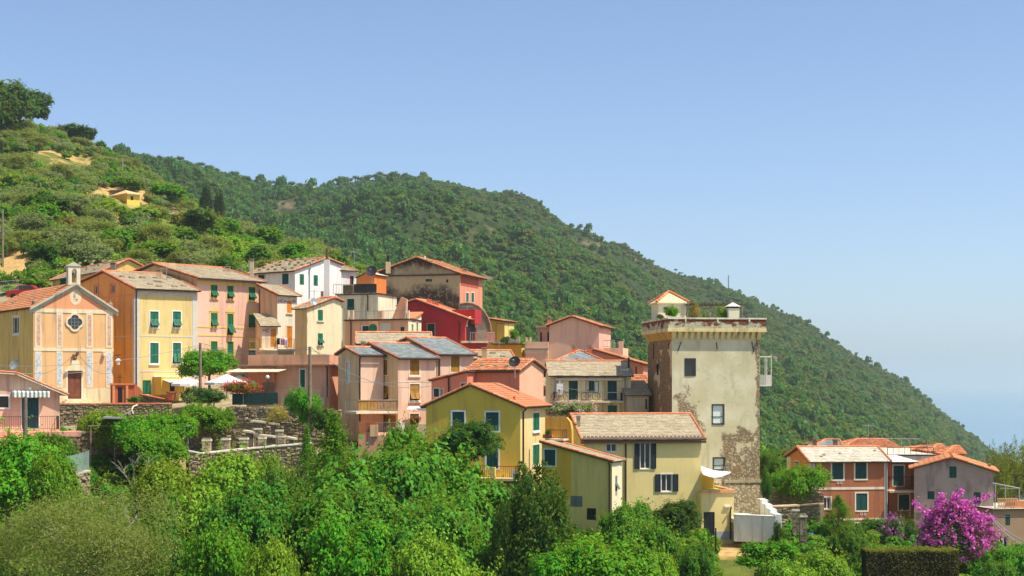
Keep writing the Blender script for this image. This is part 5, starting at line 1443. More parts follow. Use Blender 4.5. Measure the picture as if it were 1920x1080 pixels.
# roofs behind the brown house
for i, (x0, x1, ye, xa, xb, yr, Y, dep, st, mt, lab) in enumerate((
    (1524, 1580, 838, 1548, 1574, 825, 152, 5, 'grey', M_GREY, 'grey slate hip roof peeking over the rust-brown house'),
    (1578, 1692, 842, 1606, 1660, 824, 155, 8, 'tile', M_TILE, 'broad orange tiled hip roof behind the rust-brown house'),
    (1705, 1770, 846, 1724, 1752, 837, 158, 6, 'tile', M_TILE2, 'low orange tiled roof behind the flat terrace'),
    (1742, 1778, 848, 1756, 1766, 834, 152, 5, 'tile', M_TILE, 'small orange tiled peak between chimneys on the right'),
    (1770, 1812, 853, 1788, 1798, 837, 149, 5, 'tile', M_TILE2, 'orange tiled shelter roof on posts nearest the sea'))):
    hp = empty('house', at((x0 + x1) / 2, 900, Y), lab, 'house')
    A = at(x0, ye, Y); B = at(x1, ye, Y); mb = MB(); mb.box((A.x + .3, Y + .3, -16), (B.x - .3, Y + dep - .3, A.z)); mb.build('wall', P('#c98f5c', .4, .4), hp)
    rf = hip(hp, x0, x1, ye, xa, xb, yr, Y, dep, st, mt)
    if i == 0: chimney(rf, 1527.5, 821, 838, Y - 1, 7, P('#6d5a4a', .7, .4)); chimney(rf, 1566, 823, 838, Y - 1, 8, P('#7a5f4a', .7, .4)); chimney(rf, 1512, 831, 838, Y - 2, 6, P('#6d5a4a', .7, .4))
    if i == 2: chimney(rf, 1741, 826, 848, Y - 3, 6, P('#b59a78', .6, .4), cap=True)
h = House('terrace_house', 'flat roof terrace with thin railings behind the link house', 1662, 146, 4, 900, xr=1752, L2=7, cat='house')
h.profile('L', [(0, h.z(855)), (7, h.z(855))], m=True); h.walls(P('#cfc8b4', .3, .4), P('#cfc8b4', .3, .4)); h.roof('flat', verge=False, eave=.1, over=.1, mat=P('#d4cfc0', .3, .4)); h.block('parapet', 'R', 1664, 845, 1750, 855, -6.9, -6.7, P('#c9c3ae', .3, .4))
h.rail('R', 1664, 1750, 839, 855, -.1, M_IRON, gap=.5, sides=False, r=.02)
mb = MB(); q = at(1690, 840, 148); mb.tube(q, q + Vector((0, 0, .9)), .03); mb.tube(q + Vector((-2.2, 0, .85)), q + Vector((1.8, 0, .85)), .025)
an = empty('aerial', q, 'long horizontal rooftop television aerial over the orange roofs', 'aerial'); mb2 = MB()
for i in range(8): x = q.x - 2.0 + i * .5; mb.tube((x, q.y - .3, q.z + .85), (x, q.y + .3, q.z + .85), .012, n=4)
mb.build('antenna', M_STEEL, an)

# ------------------------------------------------------------------ pink house at the lower left
pkl = P('#deb494', .3, .3)
h = House('house', 'pink cottage with striped awning over green door at lower left', 112, 116, 110, 880, xl=-60, L1=6)
h.profile('L', [(112, 737.5), (30, 703), (-60, 697)])
h.win('L', 41, 746, 72.5, 803, 'wdoor', col=paint('#0f4a4a', .5, .15), frame=M_CREAM, fw=.1); h.win('L', -4, 743, 16, 764, 'grille', frame=M_WHITE, fw=.12)
h.win('L', 12, 830, 30, 870, 'shut', col=M_GREEN_D, frame=M_CREAM, fw=.08)
h.walls(pkl, pkl); h.roof('tile', eave=.55, over=.45, under=P('#d8cbb4', .3, .3))
f = h.L
def striped_awning(f, x0, x1, yt, yb, o, par):
    a, b, c, d = f.rect(x0, yt, x1, yb)
    aw = MB(); n = 18
    for i in range(n):
        s, s2 = a + (b - a) * i / n, a + (b - a) * (i + 1) / n
        aw.hexa([f.w(s, d, .02), f.w(s2, d, .02), f.w(s2, d - .12, o), f.w(s, d - .12, o), f.w(s, d + .03, .02), f.w(s2, d + .03, .02), f.w(s2, d - .09, o), f.w(s, d - .09, o)], i % 2)
        dip = .06 * (i % 2)
        aw.add([f.w(s, d - .12, o + .002), f.w(s2, d - .12, o + .002), f.w(s2, c + dip, o + .01), f.w(s, c + dip, o + .01)], [(0, 1, 2, 3)], i % 2)
    aw.build('striped_awning', [M_CANVAS, paint('#77918a', .8, .1)], par)
striped_awning(f, 22, 92, 733, 745, .8, h.root)
h.slab('L', -60, 152, 810, .35, 1.6, P('#c98f76', .4, .4), 'balcony_slab'); h.rail('L', -60, 110, 781, 806, 1.55, paint('#5a4a44', .6, .2), gap=.15); 
s, z = f.sz(56, 728); mb = MB(); mb.ball(f.w(s, z, .12), .12); mb.build('globe_lamp', M_WHITE, h.root)
dish(28, 684, 124, .45, 'grey satellite dish above the pink cottage roof', 1.0, -30, M_STEEL)
pkh = h

# ------------------------------------------------------------------ pink terrace restaurant (flat roof) below the cream houses
h = House('terrace_house', 'terracotta-pink flat-roofed house with parapet terrace and green door', 617.5, 135, 74, 760, xl=462, xr=634, cat='house')
tc = P('#cf9876', .3, .35)
h.profile('L', [(617.5, 684), (462, 684)])
h.win('L', 563, 693, 572, 726, 'door', col=M_GREEN, frame=M_CREAM, fw=.1)
h.walls(tc, P('#d99a78', .25, .25)); f = h.L
h.block('parapet', 'L', 465, 665, 617.4, 683.5, -.25, .02, P('#c99672', .3, .35)); h.block('parapet', 'R', 618.2, 665, 633, 683.5, -.25, .02, P('#d99a78', .25, .25))
mb = MB(); f.box(mb, -.4, f.L + .3, h.z(685.8), h.z(683.2), -.2, .5); mb.build('eave_slab', P('#8d7258', .5, .4), h.root)
mb = MB(); g = h.R; g.box(mb, -.5, g.L + .3, h.z(685.9), h.z(683.3), -.2, .5); mb.build('eave_slab', P('#8d7258', .5, .4), h.root)
h.pipe('L', 614, 690, 745); h.rail('L', 519, 616, 727, 745, .9, M_STEEL, gap=.16, sides=False)
h.block('back_wall', 'L', 535, 745, 617, 760, .5, .95, P('#b7a888', .7, .5))
mb = MB(); a, b, c, d = f.rect(446, 690, 542, 696); mb.hexa([f.w(a, d - .1, .05), f.w(b, d - .1, .05), f.w(b + .2, c - .1, 2.0), f.w(a + .2, c - .1, 2.0), f.w(a, d - .05, .05), f.w(b, d - .05, .05), f.w(b + .2, c - .05, 2.0), f.w(a + .2, c - .05, 2.0)]); mb.build('awning', P('#d8c2a4', .2, .2), h.root)
h.block('side_wing', 'L', 462, 690, 517, 735, .02, .4, P('#b9764f', .3, .35))

# ------------------------------------------------------------------ walls, pillars, street furniture
def stone_wall(name, label, pts, ybot_drop, th, mat=None, size=.34, core=None, coping=None, cat='wall', group=None):
    """pts: world points of the wall's top edge; stones are laid in ragged courses on the camera side"""
    root = empty(name, (pts[0].x, pts[0].y, pts[0].z - ybot_drop), label, cat, group)
    body = MB(); st = MB(); cp = MB()
    for A, B in zip(pts[:-1], pts[1:]):
        d = (B - A); d2 = Vector((d.x, d.y, 0)); L = d2.length; d2.normalize(); n = Vector((d2.y, -d2.x, 0))
        if n.y > 0: n = -n
        dn = Vector((0, 0, -ybot_drop))
        body.hexa([A + dn, B + dn, B + dn - n * th, A + dn - n * th, A, B, B - n * th, A - n * th])
        z = 0.0
        while z < ybot_drop - .1:
            hh = size * rnd.uniform(.45, .8); s = -rnd.uniform(0, .2)
            while s < L:
                w = size * rnd.uniform(.45, 1.6); s0, s1 = max(s, 0) + .015, min(s + w, L) - .015; s += w
                if s1 - s0 < .08: continue
                ztop = (A.z + (B.z - A.z) * ((s0 + s1) / 2 / L)) - z
                o = rnd.uniform(.01, .14); j = lambda k=.05: rnd.uniform(-k, k); ztop += rnd.uniform(-.07, .07)
                p = []
                for oo, sh in ((-.02, 0), (o, .035)):
                    for ss, zz in ((s0 + sh, ztop - hh + .02 + sh), (s1 - sh, ztop - hh + .02 + sh), (s1 - sh, ztop - .015 - sh), (s0 + sh, ztop - .015 - sh)):
                        q = A + d2 * (ss + j()) + n * oo; p.append(Vector((q.x, q.y, zz + j())))
                st.hexa(p)
            z += hh
        if coping:
            k = max(1, int(L / .45))
            for i in range(k):
                a = A.lerp(B, i / k) + d2 * .01; b = A.lerp(B, (i + 1) / k) - d2 * .01
                up = Vector((0, 0, .1 + rnd.uniform(0, .015)))
                cp.hexa([a + n * .1, b + n * .1, b - n * (th + .08), a - n * (th + .08), a + n * .1 + up, b + n * .1 + up, b - n * (th + .08) + up, a - n * (th + .08) + up])
    body.build('wall_core', core or M_MORTAR, root)
    st.build('stones', mat or M_STONE, root, kind='stuff')
    if coping: cp.build('coping', coping, root, kind='stuff')
    return root
stone_wall('retaining_wall', 'stone retaining wall with orange brick coping below the church steps', [at(108, 758.5, 132), at(322, 757.5, 136)], 3.0, .5, M_STONE_D, .3, coping=M_VERGE)
stone_wall('ramp_wall', 'short sloping ramp wall with terracotta coping beside the shrine', [at(262, 741, 138.5), at(318, 752, 137)], 1.4, .35, M_STONE_D, .25, coping=M_TERRA)
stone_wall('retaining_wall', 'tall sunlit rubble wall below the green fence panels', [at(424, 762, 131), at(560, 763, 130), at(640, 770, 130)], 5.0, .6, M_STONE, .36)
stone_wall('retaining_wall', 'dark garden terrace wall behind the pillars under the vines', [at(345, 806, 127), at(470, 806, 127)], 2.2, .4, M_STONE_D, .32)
stone_wall('garden_wall', 'lower pale rubble wall carrying the row of stone pillars', [at(352, 846, 116), at(380, 851.5, 116.5), at(470, 842, 118), at(585, 832, 119)], 2.8, .5, M_STONE, .3, coping=P('#cfc6b0', .4, .4))
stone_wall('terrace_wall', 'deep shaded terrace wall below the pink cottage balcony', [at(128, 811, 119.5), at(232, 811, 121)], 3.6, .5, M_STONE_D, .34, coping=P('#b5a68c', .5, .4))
stone_wall('garden_wall', 'curved rubble wall holding the glass-fenced terrace', [at(95, 905, 105), at(135, 893, 105.5), at(168, 884, 108)], 2.6, .5, M_STONE, .34, coping=P('#a89a80', .6, .4))
stone_wall('ruined_wall', 'ruined stone wall with sandy top right of the tower foot', [at(1432, 952, 124), at(1500, 949, 125), at(1538, 946, 124)], 3.4, .6, M_STONE_D, .32, coping=P('#b59a74', .5, .3))
stone_wall('garden_wall', 'low dark rubble wall under the leafy hedge beside the tower', [at(1432, 912, 131), at(1480, 915, 131), at(1545, 925, 131)], 3.0, .5, M_STONE_D, .3)
stone_wall('terrace_wall', 'dry stone terrace wall under the ochre hill house', [at(268, 396, hill_Y(268, 400)), at(330, 412, hill_Y(330, 416))], 2.2, .6, M_STONE, .6)
PG = 'stone pillars in the terraced garden'
def pillar(px, yt, yb, Y, w, label, mat=None):
    k = Y / F; c = at(px, yb, Y); wm = w * k
    root = empty('stone_pillar', c, label, 'pillar', PG); z = c.z - .5; zt = V(yt) * Y
    mb = MB()
    while z < zt - .12:
        hh = rnd.uniform(.16, .28)
        if rnd.random() < .5: cuts = [(-.5, rnd.uniform(-.1, .15))]; cuts.append((cuts[0][1], .5))
        else: cuts = [(-.5, -.15 + rnd.uniform(-.05, .05)), (-.13, .2), (.22, .5)]
        for a, b in cuts:
            mb.box((c.x + wm * a + rnd.uniform(-.02, .02), Y - wm * .5 + rnd.uniform(-.03, .03), z), (c.x + wm * b - .012, Y + wm * .5, z + hh - .012))
        z += hh
    mb.build('stones', mat or M_STONE, root, kind='stuff')
    mb = MB(); mb.box((c.x - wm * .56, Y - wm * .56, zt - .12), (c.x + wm * .56, Y + wm * .56, zt)); mb.build('cap', P('#c3b89c', .5, .4), root)
for i, (px, yt, yb, Y) in enumerate(((388, 824, 849, 117.5), (423.5, 822, 846, 118.5), (457.5, 821, 844, 119), (492, 820, 841, 119.5), (528.5, 817, 838, 120), (484, 803, 825, 123), (524, 806, 826, 123.5))):
    pillar(px, yt, yb + 4, Y, 15 if i < 3 else 13, ['squat stone pillar, first from the cottage in the garden row', 'squat stone pillar, second from the cottage in the row', 'squat stone pillar, third from the cottage in the row', 'squat stone pillar in front of the flat slabs', 'squat stone pillar at the row end by the bushes', 'upper stone pillar beside the horizontal slabs', 'upper stone pillar nearest the tall pole'][i])
def slabstone(x0, x1, y, Y, label):
    a, b = at(x0, y, Y), at(x1, y + 3, Y); r = empty('stone_slab', a, label, 'slab', 'flat slabs on the garden walls'); mb = MB()
    mb.hexa([a, b, b + Vector((.1, .9, 0)), a + Vector((.1, .9, 0))] + [p + Vector((0, 0, .14)) for p in (a, b, b + Vector((.1, .9, 0)), a + Vector((.1, .9, 0)))]); mb.build('slab', P('#b3a78c', .6, .4), r)
    mb = MB(); mb.box((a.x + .2, Y + .1, a.z - 1.6), (b.x - .2, Y + .8, a.z - .005)); mb.build('support', P('#6d6352', .8, .5), r)
for x0, x1, y, Y, l in ((455, 476, 810, 122.5, 'flat stone slab left of the upper pillar'), (486, 512, 818, 121.5, 'flat stone slab between the upper pillars'), (537, 552, 822, 121, 'flat stone slab right of the last pillar'), (470, 496, 791, 126, 'flat stone slab at the foot of the rubble wall'), (503, 520, 795, 126, 'flat stone slab below the dry yellow shrub')): slabstone(x0, x1, y, Y, l)
pillar(1505.5, 966, 1042, 113, 13, 'tall round ruined stone post by the garden gate', M_STONE_D)
pillar(1492, 955, 1000, 117, 12, 'leaning stone gatepost behind the tall post', M_STONE_D)

# wooden and concrete poles with their wires
def pole(px, yt, yb, Y, r, label, mat=None, arms=()):
    a = at(px, yb, Y); b = at(px, yt, Y); root = empty('utility_pole', a, label, 'pole'); mb = MB()
    mb.tube(a - Vector((0, 0, .8)), b, r * 1.15, r * .85, 8); mb.build('mast', mat or M_WOOD, root)
    for (dy, w) in arms:
        mb = MB(); p = b - Vector((0, 0, dy)); mb.tube(p - Vector((w * .1, 0, 0)), p + Vector((w, 0, 0)), .035); mb.ball(p + Vector((w, 0, .06)), .06); mb.build('cross_arm', M_IRON, root)
    return b
pA = pole(375.5, 643, 770, 133, .13, 'grey wooden pole beside the white parasols', arms=((1.0, .35),))
pB = pole(581, 650, 800, 124, .14, 'grey wooden pole in front of the pink terrace house')
pC = pole(47.5, 744, 852, 111, .16, 'weathered wooden pole in front of the pink cottage', paint('#7c7060', .9, .25))
pD = pole(5, 392, 545, 205, .16, 'tall grey pole at the left edge below the olive slope', arms=((3.5, -.5),))
pole(230, 297, 334, hill_Y(230, 330), .12, 'thin grey pole among the olives on the hill', M_STEEL)
pole(1366, 516, 545, 1396, .55, 'distant pylon mast on the ridge line', M_STEEL, arms=((1.5, 3), (4, -3)))
pole(48, 690, 745, 122, .03, 'thin steel mast behind the pink cottage roof', M_STEEL)
pole(1342, 990, 1030, 111, .06, 'dark garden stake on the lawn by the annex', M_IRON)
def wire(a, b, sag, label, r=.022, mat=None):
    root = empty('cable', a, label, 'cable', 'cables strung over the village'); mb = MB(); pts = []
    for i in range(13): t_ = i / 12; p = Vector(a).lerp(Vector(b), t_); p.z -= sag * 4 * t_ * (1 - t_); pts.append(p)
    mb.path(pts, r, 4); mb.build('wire', mat or M_PIPE_G, root)
wire(at(-30, 684, 128), at(378, 646, 133), .7, 'grey cable crossing the church front to the parasol pole')
wire(at(-30, 696, 128), at(212, 692, 136), .3, 'lower grey cable across the church door')
wire(pA, pB, .6, 'cable between the two wooden poles')
wire(pB, at(812, 723, 125), 1.2, 'pale cable sagging across the slate-roofed pink houses', .028)
wire(at(580, 656, 124), at(640, 668, 131), .1, 'short cable from pole to slim beige house')
wire(at(635, 712, 130), at(820, 712, 130), .25, 'thin cable across the pink-beige middle house')
wire(at(370, 652, 140), at(580, 655, 124), .4, 'long cable over the pink terrace house')
wire(at(1020, 718, 134), at(1178, 735, 134), .3, 'cable crossing the cream balcony house')
wire(at(1855, 962, 130), at(1940, 1022, 100), .4, 'upper steep cable at the right edge', .035, M_STEEL)
wire(at(1857, 968, 130), at(1940, 1034, 100), .4, 'lower steep cable at the right edge', .035, M_STEEL)
wire(at(1857, 965, 130), at(1940, 968, 118), .1, 'level cable at the right edge', .03, M_STEEL)
# garland wires on the church front
for k, (a, b, l) in enumerate(((at(62, 700, 136), at(135, 668, 138.5), 'garland wire left of the church door'), (at(150, 668, 138.5), at(205, 700, 140), 'garland wire right of the church door'))): wire(a, b, .5, l, .014, M_IRON)

# parasols
def parasol(px, ytop, yrim, ybot, Y, wpx, label, turn=0):
    k = Y / F; c = at(px, ytop, Y); zr = V(yrim) * Y; zb = V(ybot) * Y; r = wpx * k / 2
    root = empty('parasol', (c.x, Y, zb), label, 'parasol', 'white parasols on the restaurant terrace')
    mb = MB(); n = 8; rim = [Vector((c.x + r * math.cos(2 * math.pi * (i + .5) / n + turn), Y + r * math.sin(2 * math.pi * (i + .5) / n + turn), zr)) for i in range(n)]
    vs = [c]
    for f_, dz in ((.5, .06), (1, 0)):
        for p in rim: q = c.lerp(p, f_); q.z -= dz; vs.append(q)
    low = [p + Vector((0, 0, -.22)) for p in rim]; vs += low
    fs = [(0, 1 + i, 1 + (i + 1) % n) for i in range(n)] + [(1 + i, 9 + i, 9 + (i + 1) % n, 1 + (i + 1) % n) for i in range(n)] + [(9 + i, 17 + i, 17 + (i + 1) % n, 9 + (i + 1) % n) for i in range(n)]
    mb.add(vs, fs); mb.build('canopy', M_CANVAS, root)
    mb = MB(); mb.tube((c.x, Y, zb), c, .04); mb.build('pole', M_WOOD, root)
    mb = MB()
    for p in rim: mb.tube(c - Vector((0, 0, .1)), p - Vector((0, 0, .04)), .015, n=4)
    mb.build('ribs', M_WOOD, root)
parasol(425, 701, 717, 745, 134.5, 84, 'large white parasol nearest the green tree')
parasol(449, 703, 714, 745, 136.5, 66, 'white parasol overlapping behind the red oleander')
parasol(345, 710, 719, 745, 137.5, 50, 'white parasol beside the lean-to awning', .3)
# green mesh fence and gate
fp = empty('fence', at(478, 760, 132), 'dark green sheeted fence panels above the rubble wall', 'fence')
gm = paint('#0f3b34', .6, .25)
for x0, x1 in ((436, 456), (457, 473), (474, 497), (498, 521)):
    a, b = at(x0 + .5, 759, 131.5), at(x1, 759, 131.5); zt = V(736 if x0 > 470 else 738) * 131.5; mb = MB()
    mb.box((a.x, 131.47, a.z), (b.x, 131.52, zt)); mb.build('panel', gm, fp)
    mb = MB(); mb.box((a.x - .04, 131.43, a.z), (a.x + .03, 131.56, zt + .06)); mb.build('post', M_IRON, fp)
bs_ = empty('screen', at(505, 737, 134), 'brown woven screen behind the green fence', 'screen'); mb = MB(); a = at(491, 735, 134); b = at(515, 735, 134)
for i in range(20): x = a.x + (b.x - a.x) * i / 20; mb.box((x, 133.98, a.z), (x + .045, 134.02, V(716) * 134 + rnd.uniform(-.03, .03)))
mb.build('reeds', paint('#5a4a34', .9, .25), bs_, kind='stuff')
lg = empty('globe_lamp', at(501.5, 735, 133.5), 'white globe lamp by the woven screen', 'lamp'); mb = MB(); mb.ball(at(501.5, 707, 133.5), .17); mb.build('globe', M_WHITE, lg); mb = MB(); mb.tube(at(501.5, 737, 133.5), at(501.5, 710, 133.5), .03); mb.build('stem', M_IRON, lg)
# shrine with iron gate
sh = House('shrine', 'small terracotta shrine with pilasters, iron gate and cross', 207, 138.5, 12, 760, xr=252, L2=2.2, cat='shrine')
bm = P('#a85632', .5, .5)
sh.profile('L', [(0, sh.z(720)), (2.2, sh.z(720))], m=True); sh.win('R', 221, 726, 229.5, 755, 'grille'); sh.walls(bm, bm); sh.block('cornice', 'R', 205.5, 718.5, 253, 722, -.3, .12, P('#c26e40', .4, .4))
for x in (213, 238): sh.block('pilaster', 'R', x - 2, 723, x + 2.5, 757, -.01, .12, P('#c88258', .4, .4))
f = sh.R; s, z = f.sz(225, 718); mb = MB(); mb.tube(f.w(s, z, -.2), f.w(s, z + .75, -.2), .035); mb.tube(f.w(s - .2, z + .5, -.2), f.w(s + .2, z + .5, -.2), .035); mb.build('cross', M_IRON, sh.root)
pp = [f.sz(*q) for q in ((246, 757), (246, 719.5), (252, 720), (258, 723.5), (264, 729), (267, 736), (268, 757))]; flat_poly(f, pp, -.4, -.05, 'scroll_wing', P('#b8623a', .5, .4), sh.root)
def pot(px, py, Y, r, label, mat=None, name='flower_pot'):
    c = at(px, py, Y); root = empty(name, c, label, 'pot'); mb = MB(); mb.tube(c, c + Vector((0, 0, r * 1.5)), r * .7, r, 10); mb.tube(c + Vector((0, 0, r * 1.5)), c + Vector((0, 0, r * 1.75)), r * 1.12, r * 1.12, 10); mb.build('pot_body', mat or M_TERRA, root); return c + Vector((0, 0, r * 1.6))
pot(321, 750, 136.8, .42, 'large terracotta urn at the end of the ramp wall'); pot(254, 756.5, 135.8, .25, 'terracotta pot with yellowish shrub on the church wall')
pot(1560, 1004, 118, .22, 'terracotta pot on the ruined wall by the brown house')
ub = empty('jar', at(1521, 1010, 116), 'blue glazed jar on the garden ledge', 'jar'); mb = MB(); mb.ball(at(1521, 1006, 116), .26, sz=1.1); mb.tube(at(1521, 1001, 116), at(1521, 998, 116), .12, .14); mb.build('jar_body', paint('#2b5fa8', .3, .1), ub)
# glass fence terrace at the lower left
gf = empty('glass_fence', at(140, 890, 106), 'greenish glass fence with dark posts on the round terrace wall', 'fence')
t = NT('green_glass_panel'); t.color(lin('#9fb8a6')); t.b.inputs['Alpha'].default_value = .55; M_GP = t.fin(.15, .5)
gp = [at(105, 897, 105.2), at(118, 896, 105), at(131, 893, 105.3), at(143, 890, 106), at(155, 886, 107), at(166.5, 882, 108.5)]
for a, b in zip(gp[:-1], gp[1:]):
    u = Vector((0, 0, 1.35)); d = Vector((0, .02, 0)); mb = MB(); mb.hexa([a, b, b + d, a + d, a + u, b + u, b + u + d, a + u + d]); mb.build('glass_panel', M_GP, gf)
for a in gp: mb = MB(); mb.tube(a, a + Vector((0, 0, 1.4)), .025); mb.build('post', M_STEEL, gf)
# laundry
for px, w, c_, l, dz in ((522, 6, '#2a2230', 'dark garment drying on the cream house balcony', 12), (530, 7, '#d98fa8', 'pink cloth drying on the cream house balcony', 13), (536, 6, '#e9e2e4', 'white sheet drying on the cream house balcony', 18)):
    r = empty('laundry', at(px, 648, 150.2), l, 'laundry'); mb = MB(); N = 6
    vs = [at(px - w / 2 + w * i / (N - 1), 634 + dz * j / 4, 150.2) + Vector((0, .08 * math.sin(i * 2.2 + j * .4), 0)) for j in range(5) for i in range(N)]
    mb.add(vs, [(j * N + i, j * N + i + 1, (j + 1) * N + i + 1, (j + 1) * N + i) for j in range(4) for i in range(N - 1)]); o = mb.build('cloth', paint(c_, .9, .1), r, smooth=True); o.modifiers.new('thick', 'SOLIDIFY').thickness = .015
# brick terrace below the pink-beige houses
bt = empty('brick_terrace', at(700, 830, 124), 'brick parapet terrace with cream pier below the pink-beige houses', 'terrace')
mb = MB(); a, b = at(672, 835, 124), at(805, 835, 124); zt = V(816) * 124; mb.box((a.x, 124, a.z - 2), (b.x, 131, zt)); mb.build('terrace_body', P('#c48b70', .4, .4), bt)
a, b = at(674, 812, 124), at(707, 812, 124); zt2 = V(791) * 124
nz = 12; 
for j in range(nz):
    mb = MB(); z0 = zt + (zt2 - zt) * j / nz; z1 = zt + (zt2 - zt) * (j + 1) / nz - .012; x = a.x - (.12 if j % 2 else 0)
    while x < b.x: x1 = min(x + .26, b.x); mb.box((max(x, a.x) + .005, 124.02, z0), (x1 - .005, 124.2, z1)); x += .27
    mb.build('brick_course', M_BRICK, bt)
mb = MB(); c = at(701, 812, 123.9); mb.box((c.x - .3, 123.85, zt - .1), (c.x + .3, 124.35, V(797) * 124)); mb.build('pier', P('#d0a878', .4, .3), bt)
railing([at(709, 815, 124.1), at(745, 815, 124.1)], .95, M_STEEL, .15, 'railing', bt)
mb = MB(); c = at(752, 815, 125); mb.box((c.x - .25, 124.8, zt), (c.x + .25, 125.2, zt + .95)); mb.build('white_chair', M_WHITE, bt)
mb = MB(); a, b = at(785, 812, 124.2), at(806, 812, 124.2); mb.box((a.x, 124.02, zt - .2), (b.x, 124.4, V(795) * 124.2)); mb.build('pink_parapet', pnk, bt)
# pergola of the vines, grey tarp
vp = empty('vine_pergola', at(290, 830, 122), 'rough pole pergola under the pale green vines', 'pergola')
mb = MB()
for x in (170, 215, 262, 310, 352):
    for Y in (119, 124): mb.tube((U(x) * Y, Y, gpx(x, Y) - .3), at(x, 800, Y), .06)
for x in (170, 215, 262, 310, 352): mb.tube(at(x, 800, 118.5), at(x, 800, 124.5), .05)
for Y in (119, 121.5, 124): mb.tube(at(165, 799, Y), at(358, 799, Y), .05)
mb.build('poles', M_WOOD, vp)
tp_ = empty('tarpaulin', at(213, 795, 117.5), 'grey sheet roof lying among the vines', 'sheet'); mb = MB(); q = [at(192, 785, 118), at(230, 786, 118), at(226, 784, 121), at(198, 783, 121)]
mb.hexa(q + [p + Vector((0, 0, .12)) for p in q]); mb.build('sheet', M_STEEL, tp_)
hb = empty('handrail', at(248, 790, 117), 'bent pale steel handrail in front of the church wall', 'handrail'); mb = MB(); mb.path([at(250, 776, 118), at(247, 768, 118), at(250, 762, 118.2), at(258, 759, 118.5)], .05); mb.path([at(247, 770, 118), at(232, 778, 118)], .04); mb.build('tube', M_CREAM, hb)
# grey curved gate / lean-to details below cottage
lw_ = House('house', 'lower storey of the pink cottage with blue-white door posts', 70, 112.5, 110, 905, xl=-40, L1=5)
lw_.profile('L', [(70, 822), (-40, 822)]); lw_.win('L', 14, 826, 32, 850, 'dark', frame=M_CREAM, fw=.08); lw_.walls(P('#c47e66', .4, .4), P('#c47e66', .4, .4))
# television aerials on the roofs
def aerial(px, ytop, ybot, Y, label):
    a, b = at(px, ybot, Y), at(px, ytop, Y); root = empty('aerial', a, label, 'aerial', 'television aerials'); mb = MB(); mb.tube(a - Vector((0, 0, .4)), b, .028, n=5); mb.build('mast', M_STEEL, root)
    mb = MB(); p = b - Vector((0, 0, .15)); mb.tube(p - Vector((.5, 0, 0)), p + Vector((.5, .1, 0)), .018, n=4)
    for i in range(6): q = p + Vector((-.5 + i * .2, i * .02 - .05, 0)); mb.tube(q - Vector((0, .22, .08)), q + Vector((0, .22, .08)), .012, n=4)
    mb.build('antenna', M_STEEL, root)
for px, yt, yb, Y, l in ((589, 543, 566, 153, 'thin aerial on the beige house roof'), (664, 470, 520, 170, 'tall aerial left of the old gable'), (1177, 690, 740, 135, 'thin mast beside the outbuilding by the tower'), (1628, 795, 842, 150, 'tall thin mast behind the rust-brown house'), (876, 572, 604, 162, 'aerial in front of the curved stone wall'), (936, 640, 668, 146, 'short aerial right of the square chimney'), (312, 500, 520, 152, 'aerial on the pale yellow house roof'), (1152, 640, 672, 151, 'aerial on the salmon house roof')): aerial(px, yt, yb, Y, l)
# hillside buildings
h = House('house', 'small ochre-yellow house with low hipped roof on the olive hill', 238, hill_Y(238, 386), 42, 392, xl=208, xr=262)
h.profile('L', [(0, h.z(362)), (h.L2, h.z(362))], m=True); h.win('R', 245, 367.5, 250, 375.5, 'shut', col=M_GREEN_D); h.walls(P('#bd9a30', .3, .3), P('#d8bc50', .3, .2))
C4 = [h.C, h.C + h.e1 * h.L1, h.C + h.e1 * h.L1 + h.e2 * h.L2, h.C + h.e2 * h.L2]; ce = sum(C4, Vector((0, 0))) / 4; ze = h.z(362)
E = [Vector((p.x + (p.x - ce.x) * .16, p.y + (p.y - ce.y) * .16, ze)) for p in C4]; ap = Vector((ce.x, ce.y, V(356.5) * ce.y)); mb = MB(); mb.add(E + [ap] + [e - Vector((0, 0, .2)) for e in E], [(0, 1, 4), (1, 2, 4), (2, 3, 4), (3, 0, 4), (5, 6, 1, 0), (6, 7, 2, 1), (7, 8, 3, 2), (8, 5, 0, 3), (8, 7, 6, 5)]); mb.build('roof', P('#c9a878', .4, .4), h.root)
h = House('house', 'pale stone shed roof tucked below the ochre hill house', 318, hill_Y(318, 400), 30, 405, L1=3.0, L2=6)
h.profile('L', [(0, h.z(392)), (6, h.z(386))], m=True); h.walls(P('#c9b898', .5, .4), P('#d8c8a8', .5, .4)); h.roof('slate', verge=False)
h = House('house', 'white sheds half hidden below the dark cypresses', 424, hill_Y(424, 426), 35, 430, xr=442, L2=3)
h.profile('L', [(0, h.z(418)), (3, h.z(415))], m=True); h.walls(P('#d8cbb0', .4, .4), P('#e0d4bc', .4, .4)); h.roof('tile', verge=False)
h = House('house', 'tiny distant house among the pines on the ridge saddle', 568, 1105, 20, 352, L1=9, L2=6)
h.profile('L', [(0, h.z(346)), (3, h.z(344)), (6, h.z(346))], m=True); h.walls(P('#d8d0c4', .2, .2), P('#e0d8cc', .2, .2)); h.roof('tile', verge=False, ridge=False)
h = House('wall_terrace', 'long pale garden wall beside the ochre hill house', 205, 338, 8, 385, L2=.5, xl=None, L1=.6, cat='wall') if False else None
stone_wall('garden_wall', 'long pale garden wall sloping left of the ochre hill house', [at(164, 361, hill_Y(164, 368)), at(204, 373, hill_Y(204, 380))], 1.8, .5, P('#cfc0a8', .4, .4), .7)
